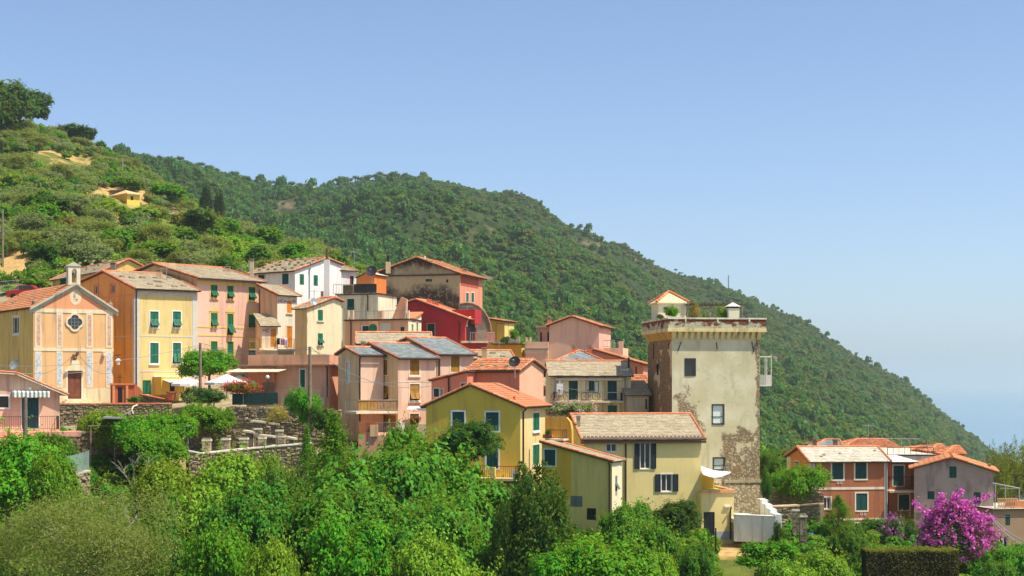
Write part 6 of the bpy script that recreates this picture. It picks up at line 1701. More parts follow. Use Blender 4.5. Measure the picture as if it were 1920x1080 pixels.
# red car roof and fence at the left edge
car = empty('parked_car', at(50, 561, 178), 'red car half hidden by grass left of the church roof', 'car')
mb = MB(); c = at(50, 561, 178); prof = [(-2.0, 0), (-2.0, .62), (-1.25, .8), (-.7, 1.32), (.75, 1.36), (1.35, .88), (2.05, .7), (2.05, 0)]
v = [c + Vector((x, -.8, z + .2)) for x, z in prof] + [c + Vector((x, .8, z + .2)) for x, z in prof]; n = len(prof); mb.add(v, [tuple(range(n)), tuple(range(2 * n - 1, n - 1, -1))] + [(i, (i + 1) % n, n + (i + 1) % n, n + i) for i in range(n)]); mb.build('body', paint('#b32018', .25, .05), car)
for sx_ in (-1.25, 1.3):
    mb = MB(); mb.tube(c + Vector((sx_, -.85, .3)), c + Vector((sx_, -.6, .3)), .31, n=12); mb.build('wheel', M_DARK, car)
mb = MB(); mb.hexa([c + Vector((x, -.815, z + .2)) for x, z in ((-1.05, .84), (1.1, .9), (.7, 1.28), (-.65, 1.26))] + [c + Vector((x, -.79, z + .2)) for x, z in ((-1.05, .84), (1.1, .9), (.7, 1.28), (-.65, 1.26))]); mb.build('side_window', M_GLASS, car)
fr = railing([at(-10, 548, 172), at(34, 544, 174)], 1.1, M_STEEL, .2, 'metal_fence'); tag(fr, 'grey metal railing at the left edge above the church', 'fence')

# ------------------------------------------------------------------ vegetation
def leafmat(name, dark, mid, light, trans=.25, rough=.5, k=1.0):
    t = NT(name)
    oi = t.n.new('ShaderNodeObjectInfo')
    c = t.ramp(t.island(), [(0, lin('#6d5a26')), (.008, lin('#7a7430')), (.02, lin(dark, k)), (.5, lin(mid, k)), (1, lin(light, k))])
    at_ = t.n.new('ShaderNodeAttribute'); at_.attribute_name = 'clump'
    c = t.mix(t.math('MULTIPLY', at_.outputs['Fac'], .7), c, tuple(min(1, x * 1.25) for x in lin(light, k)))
    hs = t.n.new('ShaderNodeHueSaturation'); t.l.new(c, hs.inputs['Color'])
    t.l.new(t.math('ADD', t.math('MULTIPLY', oi.outputs['Random'], .03), .485), hs.inputs['Hue'])
    t.l.new(t.math('ADD', t.math('MULTIPLY', oi.outputs['Random'], .3), .85), hs.inputs['Value'])
    t.color(hs.outputs[0]); t.fin(.6, .12)
    tr = t.n.new('ShaderNodeBsdfTranslucent'); t.l.new(t.mix(.6, hs.outputs[0], lin('#c8d440', k)), tr.inputs['Color'])
    mx = t.n.new('ShaderNodeMixShader'); mx.inputs[0].default_value = trans
    t.l.new(t.b.outputs[0], mx.inputs[1]); t.l.new(tr.outputs[0], mx.inputs[2]); t.l.new(mx.outputs[0], t.out.inputs['Surface'])
    return t.m
ML = dict(
    bright=leafmat('bright_leaves', '#2f6a10', '#438a12', '#6aa51c', .28, k=.92),
    fig=leafmat('fig_leaves', '#286414', '#3c821a', '#5ea42a', .26, k=.92),
    lime=leafmat('lime_leaves', '#4a7a12', '#668f1c', '#88a62c', .28),
    mid=leafmat('mid_green_leaves', '#25560f', '#366f18', '#568a24', .24, k=.92),
    dark=leafmat('dark_leaves', '#163a10', '#234f16', '#3f6c22', .25, k=.92),
    laurel=leafmat('laurel_leaves', '#1f4714', '#2f5c1c', '#55802c', .3, k=.92),
    olive=leafmat('olive_leaves', '#56662a', '#707e38', '#929a54', .4),
    greyg=leafmat('greygreen_leaves', '#566840', '#6e7e50', '#8e9a70', .4),
    conif=leafmat('conifer_leaves', '#122a12', '#1b361a', '#2a4624', .1),
    dry=leafmat('dry_leaves', '#8a7a3a', '#a0903f', '#b5a352', .3),
    rust=leafmat('rusty_leaves', '#5a3a26', '#6d452c', '#7d5636', .3),
    gold=leafmat('golden_conifer', '#5a6420', '#737c26', '#8c9032', .3),
    far=leafmat('far_leaves', '#2e581a', '#467426', '#648c36', .25),
    farp=leafmat('far_pine', '#28521c', '#3c6a2a', '#568238', .2),
    maq=leafmat('maquis_leaves', '#43581f', '#5c6a2a', '#7c7c44', .25),
    magenta=leafmat('bougainvillea_petals', '#c433a4', '#dc58c4', '#f098de', .4),
    pink=leafmat('pink_petals', '#c9809a', '#d99ab0', '#e6b9c6', .3),
    red=leafmat('red_petals', '#b5203c', '#cf3a55', '#e0607a', .3),
)
# translucent tint of the petals follows the petal itself
for k_ in ('magenta', 'pink', 'red'):
    for n_ in ML[k_].node_tree.nodes:
        if n_.type == 'MIX' and n_.inputs[0].default_value > .59 and not n_.inputs[0].is_linked: n_.inputs[0].default_value = 0.0
M_BARK = islandmat('bark', [(0, '#6b5a48'), (1, '#857462')], fine=.4)
M_BARK_G = islandmat('grey_bark', [(0, '#8d8578'), (1, '#a39a8c')], fine=.3)

def unit(v): return v / np.maximum(np.linalg.norm(v, axis=1, keepdims=True), 1e-9)
def leaves_at(rng, pos, nrm, size, aspect, jit=.6, fold=.18, droop=0.0, align=None):
    n = len(pos)
    N = unit(nrm + rng.normal(size=(n, 3)) * jit)
    t = rng.normal(size=(n, 3)) if align is None else align + rng.normal(size=(n, 3)) * .45
    t[:, 2] -= droop
    t = unit(t - N * np.sum(t * N, 1, keepdims=True)); b = np.cross(N, t)
    s = (size * rng.uniform(.65, 1.25, n))[:, None]
    v = np.empty((n, 4, 3)); w = s * aspect * .5
    v[:, 0] = pos - t * s * .5; v[:, 1] = pos + b * w + t * s * .08 + N * s * fold; v[:, 2] = pos + t * s * .5; v[:, 3] = pos - b * w + t * s * .08 + N * s * fold
    return v.reshape(-1, 3)
def lobes_of(rng, n, rx, rz, zc, spread=.62, rr=(.38, .55)):
    out = []
    for i in range(n):
        a = rng.uniform(0, 2 * math.pi); r = math.sqrt(rng.uniform(0, 1)) * spread; zz = rng.uniform(-.5, .75) * (1 - .5 * r)
        q = rng.uniform(*rr)
        out.append((r * rx * math.cos(a), r * rx * math.sin(a), zc + zz * rz, q * rx, q * rz * 1.0))
    return out
def crown_round(seed, rx=3.0, rz=2.2, zc=3.2, lobes=9, clusters=260, per=60, leaf=.2, aspect=.7, cr=.42, up=.7, jit=.32, spread=.62, rr=(.38, .55), flat=.5, droop=.3):
    rng = np.random.default_rng(seed); LB = lobes_of(rng, lobes, rx, rz, zc, spread, rr); P_ = []; N_ = []; K_ = []
    for c in range(clusters):
        l = LB[rng.integers(len(LB))]; d = rng.normal(size=3); d[2] = d[2] * .9 + .25; d /= np.linalg.norm(d)
        if d[2] < -.4: d[2] *= -1
        k = rng.uniform(.78, 1.08); p = np.array([l[0] + d[0] * l[3] * k, l[1] + d[1] * l[3] * k, l[2] + d[2] * l[4] * k])
        # keep the outer skin: drop clusters deep inside another lobe
        deep = any(((p[0] - m[0]) / m[3]) ** 2 + ((p[1] - m[1]) / m[3]) ** 2 + ((p[2] - m[2]) / m[4]) ** 2 < .3 for m in LB)
        if deep and rng.random() < .75: continue
        n = int(per * rng.uniform(.6, 1.3)); o = rng.normal(size=(n, 3)) * cr * np.array([1, 1, flat]) * .6
        o[:, 2] -= .35 * (o[:, 0] ** 2 + o[:, 1] ** 2) / max(cr, .1)          # each clump is a small dome
        cv = max(0.0, rng.normal(.18, .3))
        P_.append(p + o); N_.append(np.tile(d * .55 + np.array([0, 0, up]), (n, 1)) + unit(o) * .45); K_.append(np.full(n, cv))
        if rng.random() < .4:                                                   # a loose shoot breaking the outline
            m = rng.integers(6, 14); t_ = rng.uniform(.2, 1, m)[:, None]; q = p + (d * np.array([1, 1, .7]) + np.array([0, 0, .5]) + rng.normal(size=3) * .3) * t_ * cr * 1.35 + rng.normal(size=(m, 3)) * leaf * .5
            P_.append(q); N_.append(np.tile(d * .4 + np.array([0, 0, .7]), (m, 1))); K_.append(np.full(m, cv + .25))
    P_ = np.concatenate(P_); N_ = np.concatenate(N_)
    return leaves_at(rng, P_, N_, leaf, aspect, jit, droop=droop), LB, np.clip(np.concatenate(K_), 0, 1)
_ico = bmesh.new(); bmesh.ops.create_icosphere(_ico, subdivisions=2, radius=1.0); bmesh.ops.delete(_ico, geom=[], context='VERTS')
_IV = np.array([v.co[:] for v in _ico.verts]); _IF = np.array([[v.index for v in f.verts] for f in _ico.faces])
def cores(LB, k, seed):  # added blockers: they stop light inside the crown so leaf gaps go dark
    """loose facets added inside every lobe to block light through the crown"""
    rng = np.random.default_rng(seed); out = []
    for l in LB:
        w = _IV * (1 + rng.normal(size=(len(_IV), 1)) * .16) * np.array([l[3], l[3], l[4]]) * k + np.array(l[:3])
        t = w[_IF]; out.append(np.concatenate([t, (t[:, 2:3] + t[:, 0:1]) * .5 + (t[:, 2:3] - t[:, 1:2]) * .02], 1).reshape(-1, 3))
    return np.concatenate(out)
def leafmesh(name, v, mat, cl=None):
    f = np.arange(len(v)).reshape(-1, 4)
    me = np_mesh(name, v, f, mat)
    if cl is not None:
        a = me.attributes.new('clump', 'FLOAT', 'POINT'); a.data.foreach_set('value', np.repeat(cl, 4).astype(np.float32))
    return me
def trunk_mesh(name, seed, LB, h0, r, mat, zsplit=None, n=8):
    rng = np.random.default_rng(seed); mb = MB(); zs = zsplit or h0 * .45
    top = Vector((rng.uniform(-.1, .1), rng.uniform(-.1, .1), zs)); mid = top * .5 + Vector((rng.uniform(-.12, .12), 0, 0))
    mb.tube((0, 0, -1.0), mid, r * 1.25, r, n); mb.tube(mid, top, r, r * .85, n)
    for l in LB[:12]:
        e = Vector((l[0], l[1], l[2] + l[4] * .2)); m = top.lerp(e, .5) + Vector((rng.uniform(-.2, .2), rng.uniform(-.2, .2), rng.uniform(0, .3)))
        mb.tube(top - Vector((0, 0, .05)), m, r * .5, r * .32, 6); mb.tube(m, e, r * .32, r * .1, 5)
        for _ in range(3):
            q = e + Vector((rng.uniform(-1, 1) * l[3], rng.uniform(-1, 1) * l[3], rng.uniform(.1, .9) * l[4])); mb.tube(m.lerp(e, .6), q, r * .14, r * .04, 4, cap=False)
    me = bpy.data.meshes.new(name); me.from_pydata(mb.v, [], mb.f); me.materials.append(mat); me.update(); return me

PROTO = {}
def proto(kind, crown_v, LB, mat, bark=None, h=None, tr=.16, zsplit=None, cl=None):
    cm = leafmesh(kind + '_crown', crown_v, mat, cl); zmax = float(np.percentile(crown_v[:, 2], 99.7)); w = float(np.percentile(np.abs(crown_v[:, 0]), 99.3)) * 2
    tm = trunk_mesh(kind + '_trunk', hash(kind) % 1000 if False else len(PROTO) + 3, LB, zmax, tr, bark or M_BARK, zsplit) if LB is not None else None
    PROTO.setdefault(kind, []).append((cm, tm, zmax, w))
def add(kind, *a, mat='mid', bark=None, tr=.16, zsplit=None, **kw):
    v, LB, cl = crown_round(*a, **kw); cv_ = cores(LB, .5 if kw.get('clusters', 0) > 150 else .4, len(PROTO)); v = v if mat in ('olive', 'greyg') else np.concatenate([v, cv_]); cl = cl if mat in ('olive', 'greyg') else np.concatenate([cl, np.zeros(len(cv_) // 4)]); proto(kind, v, LB, ML[mat], bark, tr=tr, zsplit=zsplit, cl=cl)
add('fig', 1, rx=5.2, rz=2.6, zc=3.4, lobes=20, clusters=600, per=70, leaf=.31, aspect=.85, cr=.62, rr=(.26, .42), spread=.75, mat='fig', tr=.22)
add('fig', 2, rx=4.4, rz=3.0, zc=3.6, lobes=17, clusters=520, per=70, leaf=.31, aspect=.85, cr=.6, rr=(.26, .42), spread=.75, mat='fig', tr=.22)
add('bright', 3, rx=3.4, rz=2.6, zc=3.4, lobes=15, rr=(.28, .45), spread=.72, clusters=420, per=46, leaf=.25, aspect=.66, cr=.45, mat='bright')
add('bright', 4, rx=3.0, rz=2.8, zc=3.6, lobes=15, rr=(.28, .45), spread=.72, clusters=400, per=46, leaf=.25, aspect=.66, cr=.42, mat='bright')
add('mid', 5, rx=3.2, rz=2.5, zc=3.2, lobes=15, rr=(.28, .45), spread=.72, clusters=420, per=46, leaf=.24, aspect=.62, cr=.42, mat='mid')
add('lime', 6, rx=3.3, rz=2.0, zc=2.2, lobes=12, clusters=420, per=50, leaf=.22, aspect=.62, cr=.42, mat='lime')
add('dark', 7, rx=2.6, rz=2.3, zc=2.5, lobes=15, rr=(.3, .45), clusters=460, per=60, leaf=.2, aspect=.5, cr=.36, mat='dark', zsplit=.7)
add('olive', 8, rx=4.4, rz=3.6, zc=4.2, lobes=15, clusters=720, per=70, leaf=.17, aspect=.26, cr=.6, mat='olive', up=.35, jit=.9, bark=M_BARK_G, flat=.8)
add('shrub', 9, rx=1.6, rz=1.2, zc=1.1, lobes=8, clusters=160, per=50, leaf=.13, aspect=.6, cr=.26, mat='bright', tr=.05)
add('shrub', 10, rx=1.6, rz=1.1, zc=1.0, lobes=8, clusters=160, per=50, leaf=.13, aspect=.6, cr=.26, mat='mid', tr=.05)
add('limeshrub', 11, rx=1.7, rz=1.1, zc=1.0, lobes=8, clusters=160, per=50, leaf=.13, aspect=.6, cr=.26, mat='lime', tr=.05)
add('dryshrub', 12, rx=1.5, rz=1.2, zc=1.1, lobes=8, clusters=140, per=45, leaf=.11, aspect=.4, cr=.26, mat='dry', tr=.04)
add('vine', 13, rx=2.4, rz=1.5, zc=1.5, lobes=14, clusters=330, per=55, leaf=.17, aspect=.75, cr=.36, mat='bright', tr=.05, spread=.75, rr=(.3, .45))
add('vine', 14, rx=2.4, rz=1.4, zc=1.4, lobes=14, clusters=330, per=55, leaf=.17, aspect=.75, cr=.36, mat='lime', tr=.05, spread=.75, rr=(.3, .45))
add('darkshrub', 15, rx=1.7, rz=1.3, zc=1.2, lobes=10, clusters=190, per=50, leaf=.14, aspect=.6, cr=.28, mat='dark', tr=.05)
# feathery upright tree (wisteria-like)
def crown_feather(seed, h=6.0, rx=2.3, sprays=240, per=46, leaf=.15, aspect=.42, z0=1.0):
    rng = np.random.default_rng(seed); P_ = []; N_ = []; A_ = []; ends = []
    for _ in range(sprays):
        z = z0 + (h - z0) * rng.uniform(.0, 1); env = rx * (1 - ((z - z0) / (h - z0)) ** 2.2) * rng.uniform(.5, 1.1); a = rng.uniform(0, 6.283)
        b = np.array([env * .35 * math.cos(a), env * .35 * math.sin(a), z - .2]); e = np.array([env * math.cos(a), env * math.sin(a), z + rng.uniform(-.5, .7)])
        t_ = rng.uniform(0, 1, per)[:, None]; p = b + (e - b) * t_; p[:, 2] += .4 * np.sin(t_[:, 0] * math.pi) ; p += rng.normal(size=(per, 3)) * .13
        P_.append(p); N_.append(np.tile([math.cos(a) * .3, math.sin(a) * .3, 1.0], (per, 1))); A_.append(np.tile(unit((e - b)[None])[0] * .6 + [0, 0, -.5], (per, 1)))
        if len(ends) < 10 and rng.random() < .2: ends.append((e[0] * .7, e[1] * .7, e[2], .5, .5))
    return leaves_at(rng, np.concatenate(P_), np.concatenate(N_), leaf, aspect, .5, align=np.concatenate(A_)), ends
v, LB = crown_feather(21); proto('feather', v, LB, ML['bright'], zsplit=2.0)
# upright laurel with pointed shoots
def crown_shoots(seed, h=8.0, rx=2.7, shoots=210, per=75, leaf=.16, aspect=.42):
    rng = np.random.default_rng(seed); P_ = []; N_ = []; A_ = []; ends = []
    for i in range(shoots):
        a = rng.uniform(0, 6.283); r = rx * math.sqrt(rng.uniform(.05, 1)); top = h * (1 - (r / rx) ** 1.9 * .6) * rng.uniform(.66, 1.06)
        z0 = max(.3, top - rng.uniform(1.6, 3.0)); b = np.array([r * .75 * math.cos(a), r * .75 * math.sin(a), z0]); e = np.array([r * math.cos(a) * 1.05, r * math.sin(a) * 1.05, top])
        t_ = rng.uniform(0, 1, per)[:, None] ** .9; w = .42 * (1 - t_) ** .6 + .05; p = b + (e - b) * t_ + rng.normal(size=(per, 3)) * w * np.array([1, 1, .5]) * .75
        o = p - (b + (e - b) * t_); P_.append(p); N_.append(unit(o) * .8 + np.array([math.cos(a) * .3, math.sin(a) * .3, .45])); A_.append(np.tile([0, 0, 1.0], (per, 1)) + unit(o) * .6)
        if i % 20 == 0: ends.append((e[0], e[1], e[2] * .8, .4, .5))
    return leaves_at(rng, np.concatenate(P_), np.concatenate(N_), leaf, aspect, .55, align=np.concatenate(A_)), ends
v, LB = crown_shoots(22, shoots=420, per=95, leaf=.2, aspect=.5); proto('laurel', v, LB, ML['laurel'], zsplit=2.0)
v, LB = crown_shoots(23, h=9, rx=1.7, shoots=150, per=60, leaf=.22, aspect=.35); proto('cypress', v, LB, ML['conif'], zsplit=4)
v, LB = crown_shoots(24, h=9, rx=3.0, shoots=150, per=60, leaf=.24, aspect=.4); proto('gold', v, LB, ML['gold'], zsplit=4)
# hill trees, coarser leaves
add('hill_oak', 31, rx=3.0, rz=2.6, zc=3.4, lobes=10, clusters=190, per=22, leaf=.5, aspect=.75, cr=.5, mat='bright')
add('hill_oak', 32, rx=3.0, rz=2.4, zc=3.2, lobes=9, clusters=180, per=22, leaf=.5, aspect=.75, cr=.5, mat='mid')
add('hill_dark', 33, rx=3.0, rz=2.6, zc=3.6, lobes=11, clusters=190, per=22, leaf=.5, aspect=.75, cr=.5, mat='dark')
add('hill_olive', 34, rx=2.6, rz=2.0, zc=2.8, lobes=9, clusters=170, per=26, leaf=.34, aspect=.45, cr=.5, mat='olive', bark=M_BARK_G, jit=.9)
add('hill_olive', 35, rx=2.7, rz=1.8, zc=2.6, lobes=9, clusters=170, per=26, leaf=.34, aspect=.45, cr=.5, mat='greyg', bark=M_BARK_G, jit=.9)
add('hill_lime', 36, rx=2.8, rz=1.5, zc=1.6, lobes=9, clusters=150, per=22, leaf=.42, aspect=.7, cr=.5, mat='lime')
add('hill_rust', 37, rx=2.8, rz=1.4, zc=1.5, lobes=9, clusters=150, per=22, leaf=.36, aspect=.5, cr=.5, mat='rust')
# umbrella pine
v1, LB, cl = crown_round(38, rx=2.6, rz=.9, zc=7.2, lobes=9, clusters=120, per=20, leaf=.5, aspect=.5, cr=.5, spread=.7, rr=(.3, .45)); proto('pine', v1, LB, ML['farp'], zsplit=5.6, tr=.16)
v1, LB, cl = crown_round(39, rx=2.0, rz=1.3, zc=6.2, lobes=6, clusters=90, per=20, leaf=.5, aspect=.5, cr=.5, spread=.8, rr=(.28, .4)); proto('pine', v1, LB, ML['farp'], zsplit=4.6, tr=.13)

def copy_obj(name, me, parent):
    o = bpy.data.objects.new(name, me); COL.objects.link(o); o.parent = parent; return o
vr = random.Random(77)
def tree(kind, px, ytop, Y, wpx, label, name='tree', cat='tree', group=None, var=None, zb=None, trunk=True, deep=1.0, crown='crown'):
    cm, tm, H, Wd = PROTO[kind][var if var is not None else vr.randrange(len(PROTO[kind]))]
    x = U(px) * Y; z0 = ground(x, Y) if zb is None else zb; zt = V(ytop) * Y
    hgt = max(zt - z0, .5); s = wpx * Y / F / Wd
    root = empty(name, (x, Y, z0), label, cat, group); root.rotation_euler = (0, 0, vr.uniform(0, 6.28)); root.scale = (s, s, hgt / H)
    copy_obj(crown, cm, root)
    if tm and trunk: copy_obj('trunk', tm, root)
    return root
# ---- foreground and garden trees
tree('bright', 15, 812, 97, 235, 'large bright green tree at the lower left corner', var=0)
tree('bright', 95, 855, 92, 130, 'bright leafy tree beside the glass-fenced terrace', var=1)
tree('olive', 180, 915, 79, 360, 'big feathery olive tree in the lower left foreground', 'olive_tree')
tree('mid', 86, 812, 110, 62, 'small shady tree against the pink cottage wall')
tree('mid', 122, 815, 109, 58, 'small tree beside the cottage terrace post')
for i, (px, yt, w, Y) in enumerate(((205, 768, 90, 121), (262, 778, 110, 119), (318, 772, 110, 120), (290, 805, 120, 116), (175, 772, 60, 122))):
    tree('vine', px, yt, Y, w, ['pale green vine mound left of the grey sheet roof', 'pale green vine mound over the pergola middle', 'pale green vine mound nearest the pillars', 'dark-sided vine mass hanging below the pergola', 'vine tuft at the cottage end of the pergola'][i], 'vine', 'vine', zb=V(yt + 88) * Y, var=0 if i in (1, 2, 3) else 1)
tree('vine', 383, 757, 127, 106, 'round bright green bush above the garden pillars', zb=V(822) * 127, var=0)
tree('bright', 392, 655, 141, 112, 'bright green tree overhanging the white parasols', zb=V(745) * 141, var=0)
tree('shrub', 470, 698, 138, 50, 'leafy bush behind the red oleander', 'bush', 'bush', zb=V(740) * 138)
tree('darkshrub', 400, 725, 131, 75, 'dark shrub below the large parasol', 'shrub', 'shrub', zb=V(762) * 131)
tree('darkshrub', 352, 722, 134, 40, 'dark flowering shrub behind the wooden pole', 'shrub', 'shrub', zb=V(760) * 134)
tree('vine', 568, 728, 125, 70, 'leafy green tree beside the tall wooden pole', zb=V(815) * 125, var=0)
tree('darkshrub', 615, 760, 124, 80, 'dark fig bush below the slim beige house', 'bush', 'bush', zb=V(815) * 124)
tree('dryshrub', 520, 758, 127, 48, 'dry yellow shrub on the rubble wall', 'shrub', 'shrub', zb=V(800) * 127)
tree('feather', 626, 776, 104, 160, 'tall feathery green tree behind the pillar garden')
tree('feather', 575, 800, 110, 60, 'slender feathery sapling at the wall end')
tree('bright', 762, 795, 108, 90, 'bright bush climbing toward the brick terrace', 'bush', 'bush')
tree('dark', 872, 790, 107, 140, 'dark round loquat tree before the yellow-green house', zb=V(895) * 107)
tree('fig', 745, 838, 97, 330, 'huge fig tree filling the centre foreground', 'fig_tree', var=0)
tree('fig', 862, 892, 99, 200, 'broad fig tree below the yellow-green house', 'fig_tree', var=1)
tree('fig', 640, 912, 90, 250, 'fig tree with shaded hollow at its left', 'fig_tree', var=1)
tree('fig', 800, 940, 88, 270, 'fig tree in front below the huge one', 'fig_tree', var=0)
tree('bright', 655, 965, 80, 160, 'rounded bright bush at the bottom centre', 'bush', 'bush', var=1)
tree('lime', 830, 1000, 78, 210, 'yellowish bush at the bottom edge beside the laurel', 'bush', 'bush')
tree('laurel', 1005, 880, 86, 190, 'tall dark laurel with upright shoots before the beige wing', 'laurel_tree')
tree('laurel', 945, 950, 85, 70, 'slender laurel shoot group left of the tall laurel', 'laurel_tree')
tree('mid', 470, 905, 88, 210, 'dense mid green bush right of the olive', 'bush', 'bush')
tree('lime', 420, 850, 99, 240, 'wide yellow-green shrub bank below the garden wall', 'bush', 'bush')
tree('lime', 330, 862, 99, 170, 'yellow-green shrub bank right of the bare tree', 'bush', 'bush')
tree('limeshrub', 520, 838, 106, 80, 'lime green grassy tuft below the pillars', 'bush', 'bush')
tree('mid', 545, 878, 95, 130, 'mid green bush left of the fig trees', 'bush', 'bush')
tree('bright', 410, 985, 76, 150, 'bright broad-leaved bush at the bottom edge by the olive', 'bush', 'bush', var=0)
tree('lime', 540, 1010, 74, 150, 'pale yellow-green bush at the bottom edge', 'bush', 'bush')
tree('mid', 290, 960, 84, 120, 'small bush behind the olive crown', 'bush', 'bush')
tree('fig', 1180, 945, 104, 110, 'young fig tree under the beige-yellow house wall', 'fig_tree', var=1)
tree('dark', 1265, 938, 106, 110, 'dark glossy citrus tree before the annex door', zb=V(1025) * 106)
tree('fig', 1205, 975, 98, 150, 'low fig bush on the garden edge', 'bush', 'bush', var=0)
tree('bright', 1130, 1010, 82, 240, 'bright hedge-like bush at the bottom right of the laurel', 'bush', 'bush', var=0)
tree('bright', 1060, 1025, 80, 150, 'bright bush against the laurel foot', 'bush', 'bush', var=1)
tree('mid', 1300, 1020, 96, 80, 'leafy garden bush at the lawn edge', 'bush', 'bush')
tree('lime', 1225, 1035, 84, 120, 'pale bush at the bottom edge before the lawn', 'bush', 'bush')
tree('bright', 1440, 1015, 104, 110, 'bright climbing bush at the foot of the white basin', 'bush', 'bush', var=1)
tree('limeshrub', 1480, 1040, 95, 120, 'light green bush at the bottom beside the stone post', 'bush', 'bush')
tree('darkshrub', 1462, 975, 114, 26, 'ivy clump on the basin corner', 'ivy', 'ivy', zb=V(1030) * 114)
tree('vine', 1510, 872, 130, 95, 'leafy hedge tree in front of the brown house gable', zb=V(950) * 130, var=0)
tree('vine', 1465, 880, 132, 60, 'leafy hedge bush nearest the tower', 'bush', 'bush', zb=V(945) * 132, var=0)
tree('darkshrub', 1437, 882, 128, 26, 'narrow ivy column on the tower corner', 'ivy', 'ivy', zb=V(945) * 128)
tree('feather', 1572, 928, 118, 78, 'light green sapling in front of the brown house', zb=V(1015) * 118)
tree('mid', 1590, 985, 106, 85, 'upright dark bush below the brown house', 'bush', 'bush')
tree('mid', 1655, 972, 122, 85, 'green bush under the brown house windows', 'bush', 'bush', zb=V(1045) * 122)
tree('darkshrub', 1705, 965, 123, 90, 'dark bush between brown house and bougainvillea', 'bush', 'bush', zb=V(1050) * 122)
tree('limeshrub', 1545, 1020, 100, 110, 'pale green bush at the bottom right of the stone post', 'bush', 'bush')
tree('fig', 1895, 1025, 100, 130, 'silvery broad-leaved bush at the lower right corner', 'bush', 'bush', var=0)
tree('mid', 1870, 1050, 90, 110, 'dark green bush at the bottom right corner', 'bush', 'bush')
for i, (px, yt, w) in enumerate(((1868, 835, 60), (1902, 826, 80), (1935, 832, 80), (1885, 850, 80))): tree('gold', px, yt, 172 + i * 3, w, ['golden conifer farthest left of the right-edge group', 'tall golden conifer in the right-edge group', 'golden conifer cut by the right frame edge', 'lower golden conifer in front of the right-edge group'][i], 'conifer_tree', zb=V(960) * 172)
tree('mid', 1450, 850, 150, 60, 'grey-green tree behind the hedge right of the tower', zb=V(930) * 150)
tree('mid', 1490, 868, 148, 70, 'leafy tree behind the hedge left of the brown house', zb=V(930) * 148)
tree('darkshrub', 945, 630, 162, 22, 'round potted shrub on the yellow terrace', 'shrub', 'shrub', zb=V(648) * 162)
tree('shrub', 965, 615, 163, 20, 'airy potted plants on the yellow terrace', 'plant', 'plant', zb=V(645) * 163)
tree('shrub', 1028, 812, 114, 12, 'small plant in the yellow terrace trough', 'plant', 'plant', zb=V(818) * 114)
tree('shrub', 254, 742, 135.8, 34, 'yellowish potted shrub on the church wall', 'shrub', 'shrub', zb=V(757) * 135.8, var=1)
# tower roof plants
tree('shrub', 1262, 573, 130.6, 34, 'bright round shrub on the tower parapet', 'shrub', 'shrub', zb=V(602) * 130.6, var=0)
tree('limeshrub', 1237, 588, 131, 16, 'small yellow plant beside the tower cabin', 'plant', 'plant', zb=V(600) * 131)
tree('dryshrub', 1304, 566, 133.5, 26, 'golden climber on the tower pergola post', 'climber', 'plant', zb=TOW_ZF)
tree('limeshrub', 1357, 572, 132.5, 26, 'lime potted bush in front of the pergola', 'plant', 'plant', zb=TOW_ZF)
tree('limeshrub', 1320, 584, 131.5, 12, 'small green plant behind the tower parapet', 'plant', 'plant', zb=TOW_ZF)
# flowering shrubs: leaves + petals
def flowering(name, kind, px, ytop, ybot, Y, wpx, petal, label, seed, n=1400, psz=.12):
    r = tree(kind, px, ytop, Y, wpx, label, name, 'shrub', zb=V(ybot) * Y)
    cm, tm, H, Wd = PROTO[kind][0]
    rng = np.random.default_rng(seed); me = r.children[0].data; co = np.empty(len(me.vertices) * 3, np.float32); me.vertices.foreach_get('co', co); co = co.reshape(-1, 4, 3).mean(1)
    keep = co[rng.integers(len(co), size=n // 7)]; keep = keep[keep[:, 2] > H * .28]
    sc = np.array(r.scale); c = np.array([0, 0, H * .45]); d = unit(keep - c)
    p = np.repeat(keep + d * .12, 7, 0) + rng.normal(size=(len(keep) * 7, 3)) * .16 / sc
    v = leaves_at(rng, p, np.repeat(d, 7, 0) + [0, 0, .3], psz / sc[0], .9, .8)
    copy_obj('blossom', leafmesh(name + '_blossom', v, ML[petal]), r)
    return r
flowering('oleander', 'shrub', 1075, 752, 792, 126, 118, 'pink', 'pale pink oleander hedge below the cream balcony house', 61, 3200, .15)
flowering('oleander', 'shrub', 450, 714, 747, 132.5, 70, 'red', 'red flowering oleander in front of the parasols', 62, 2200, .14)
flowering('rose_bush', 'shrub', 362, 735, 765, 132.5, 44, 'pink', 'dark shrub with a few pink flowers behind the pole', 63, 200, .1)
flowering('bougainvillea', 'shrub', 1672, 968, 1030, 120, 46, 'magenta', 'small magenta bougainvillea sprig left of the big one', 65, 420, .12)
flowering('bougainvillea', 'shrub', 170, 352, 372, 340, 22, 'magenta', 'tiny magenta bougainvillea on the hill terrace', 66, 900, .3)
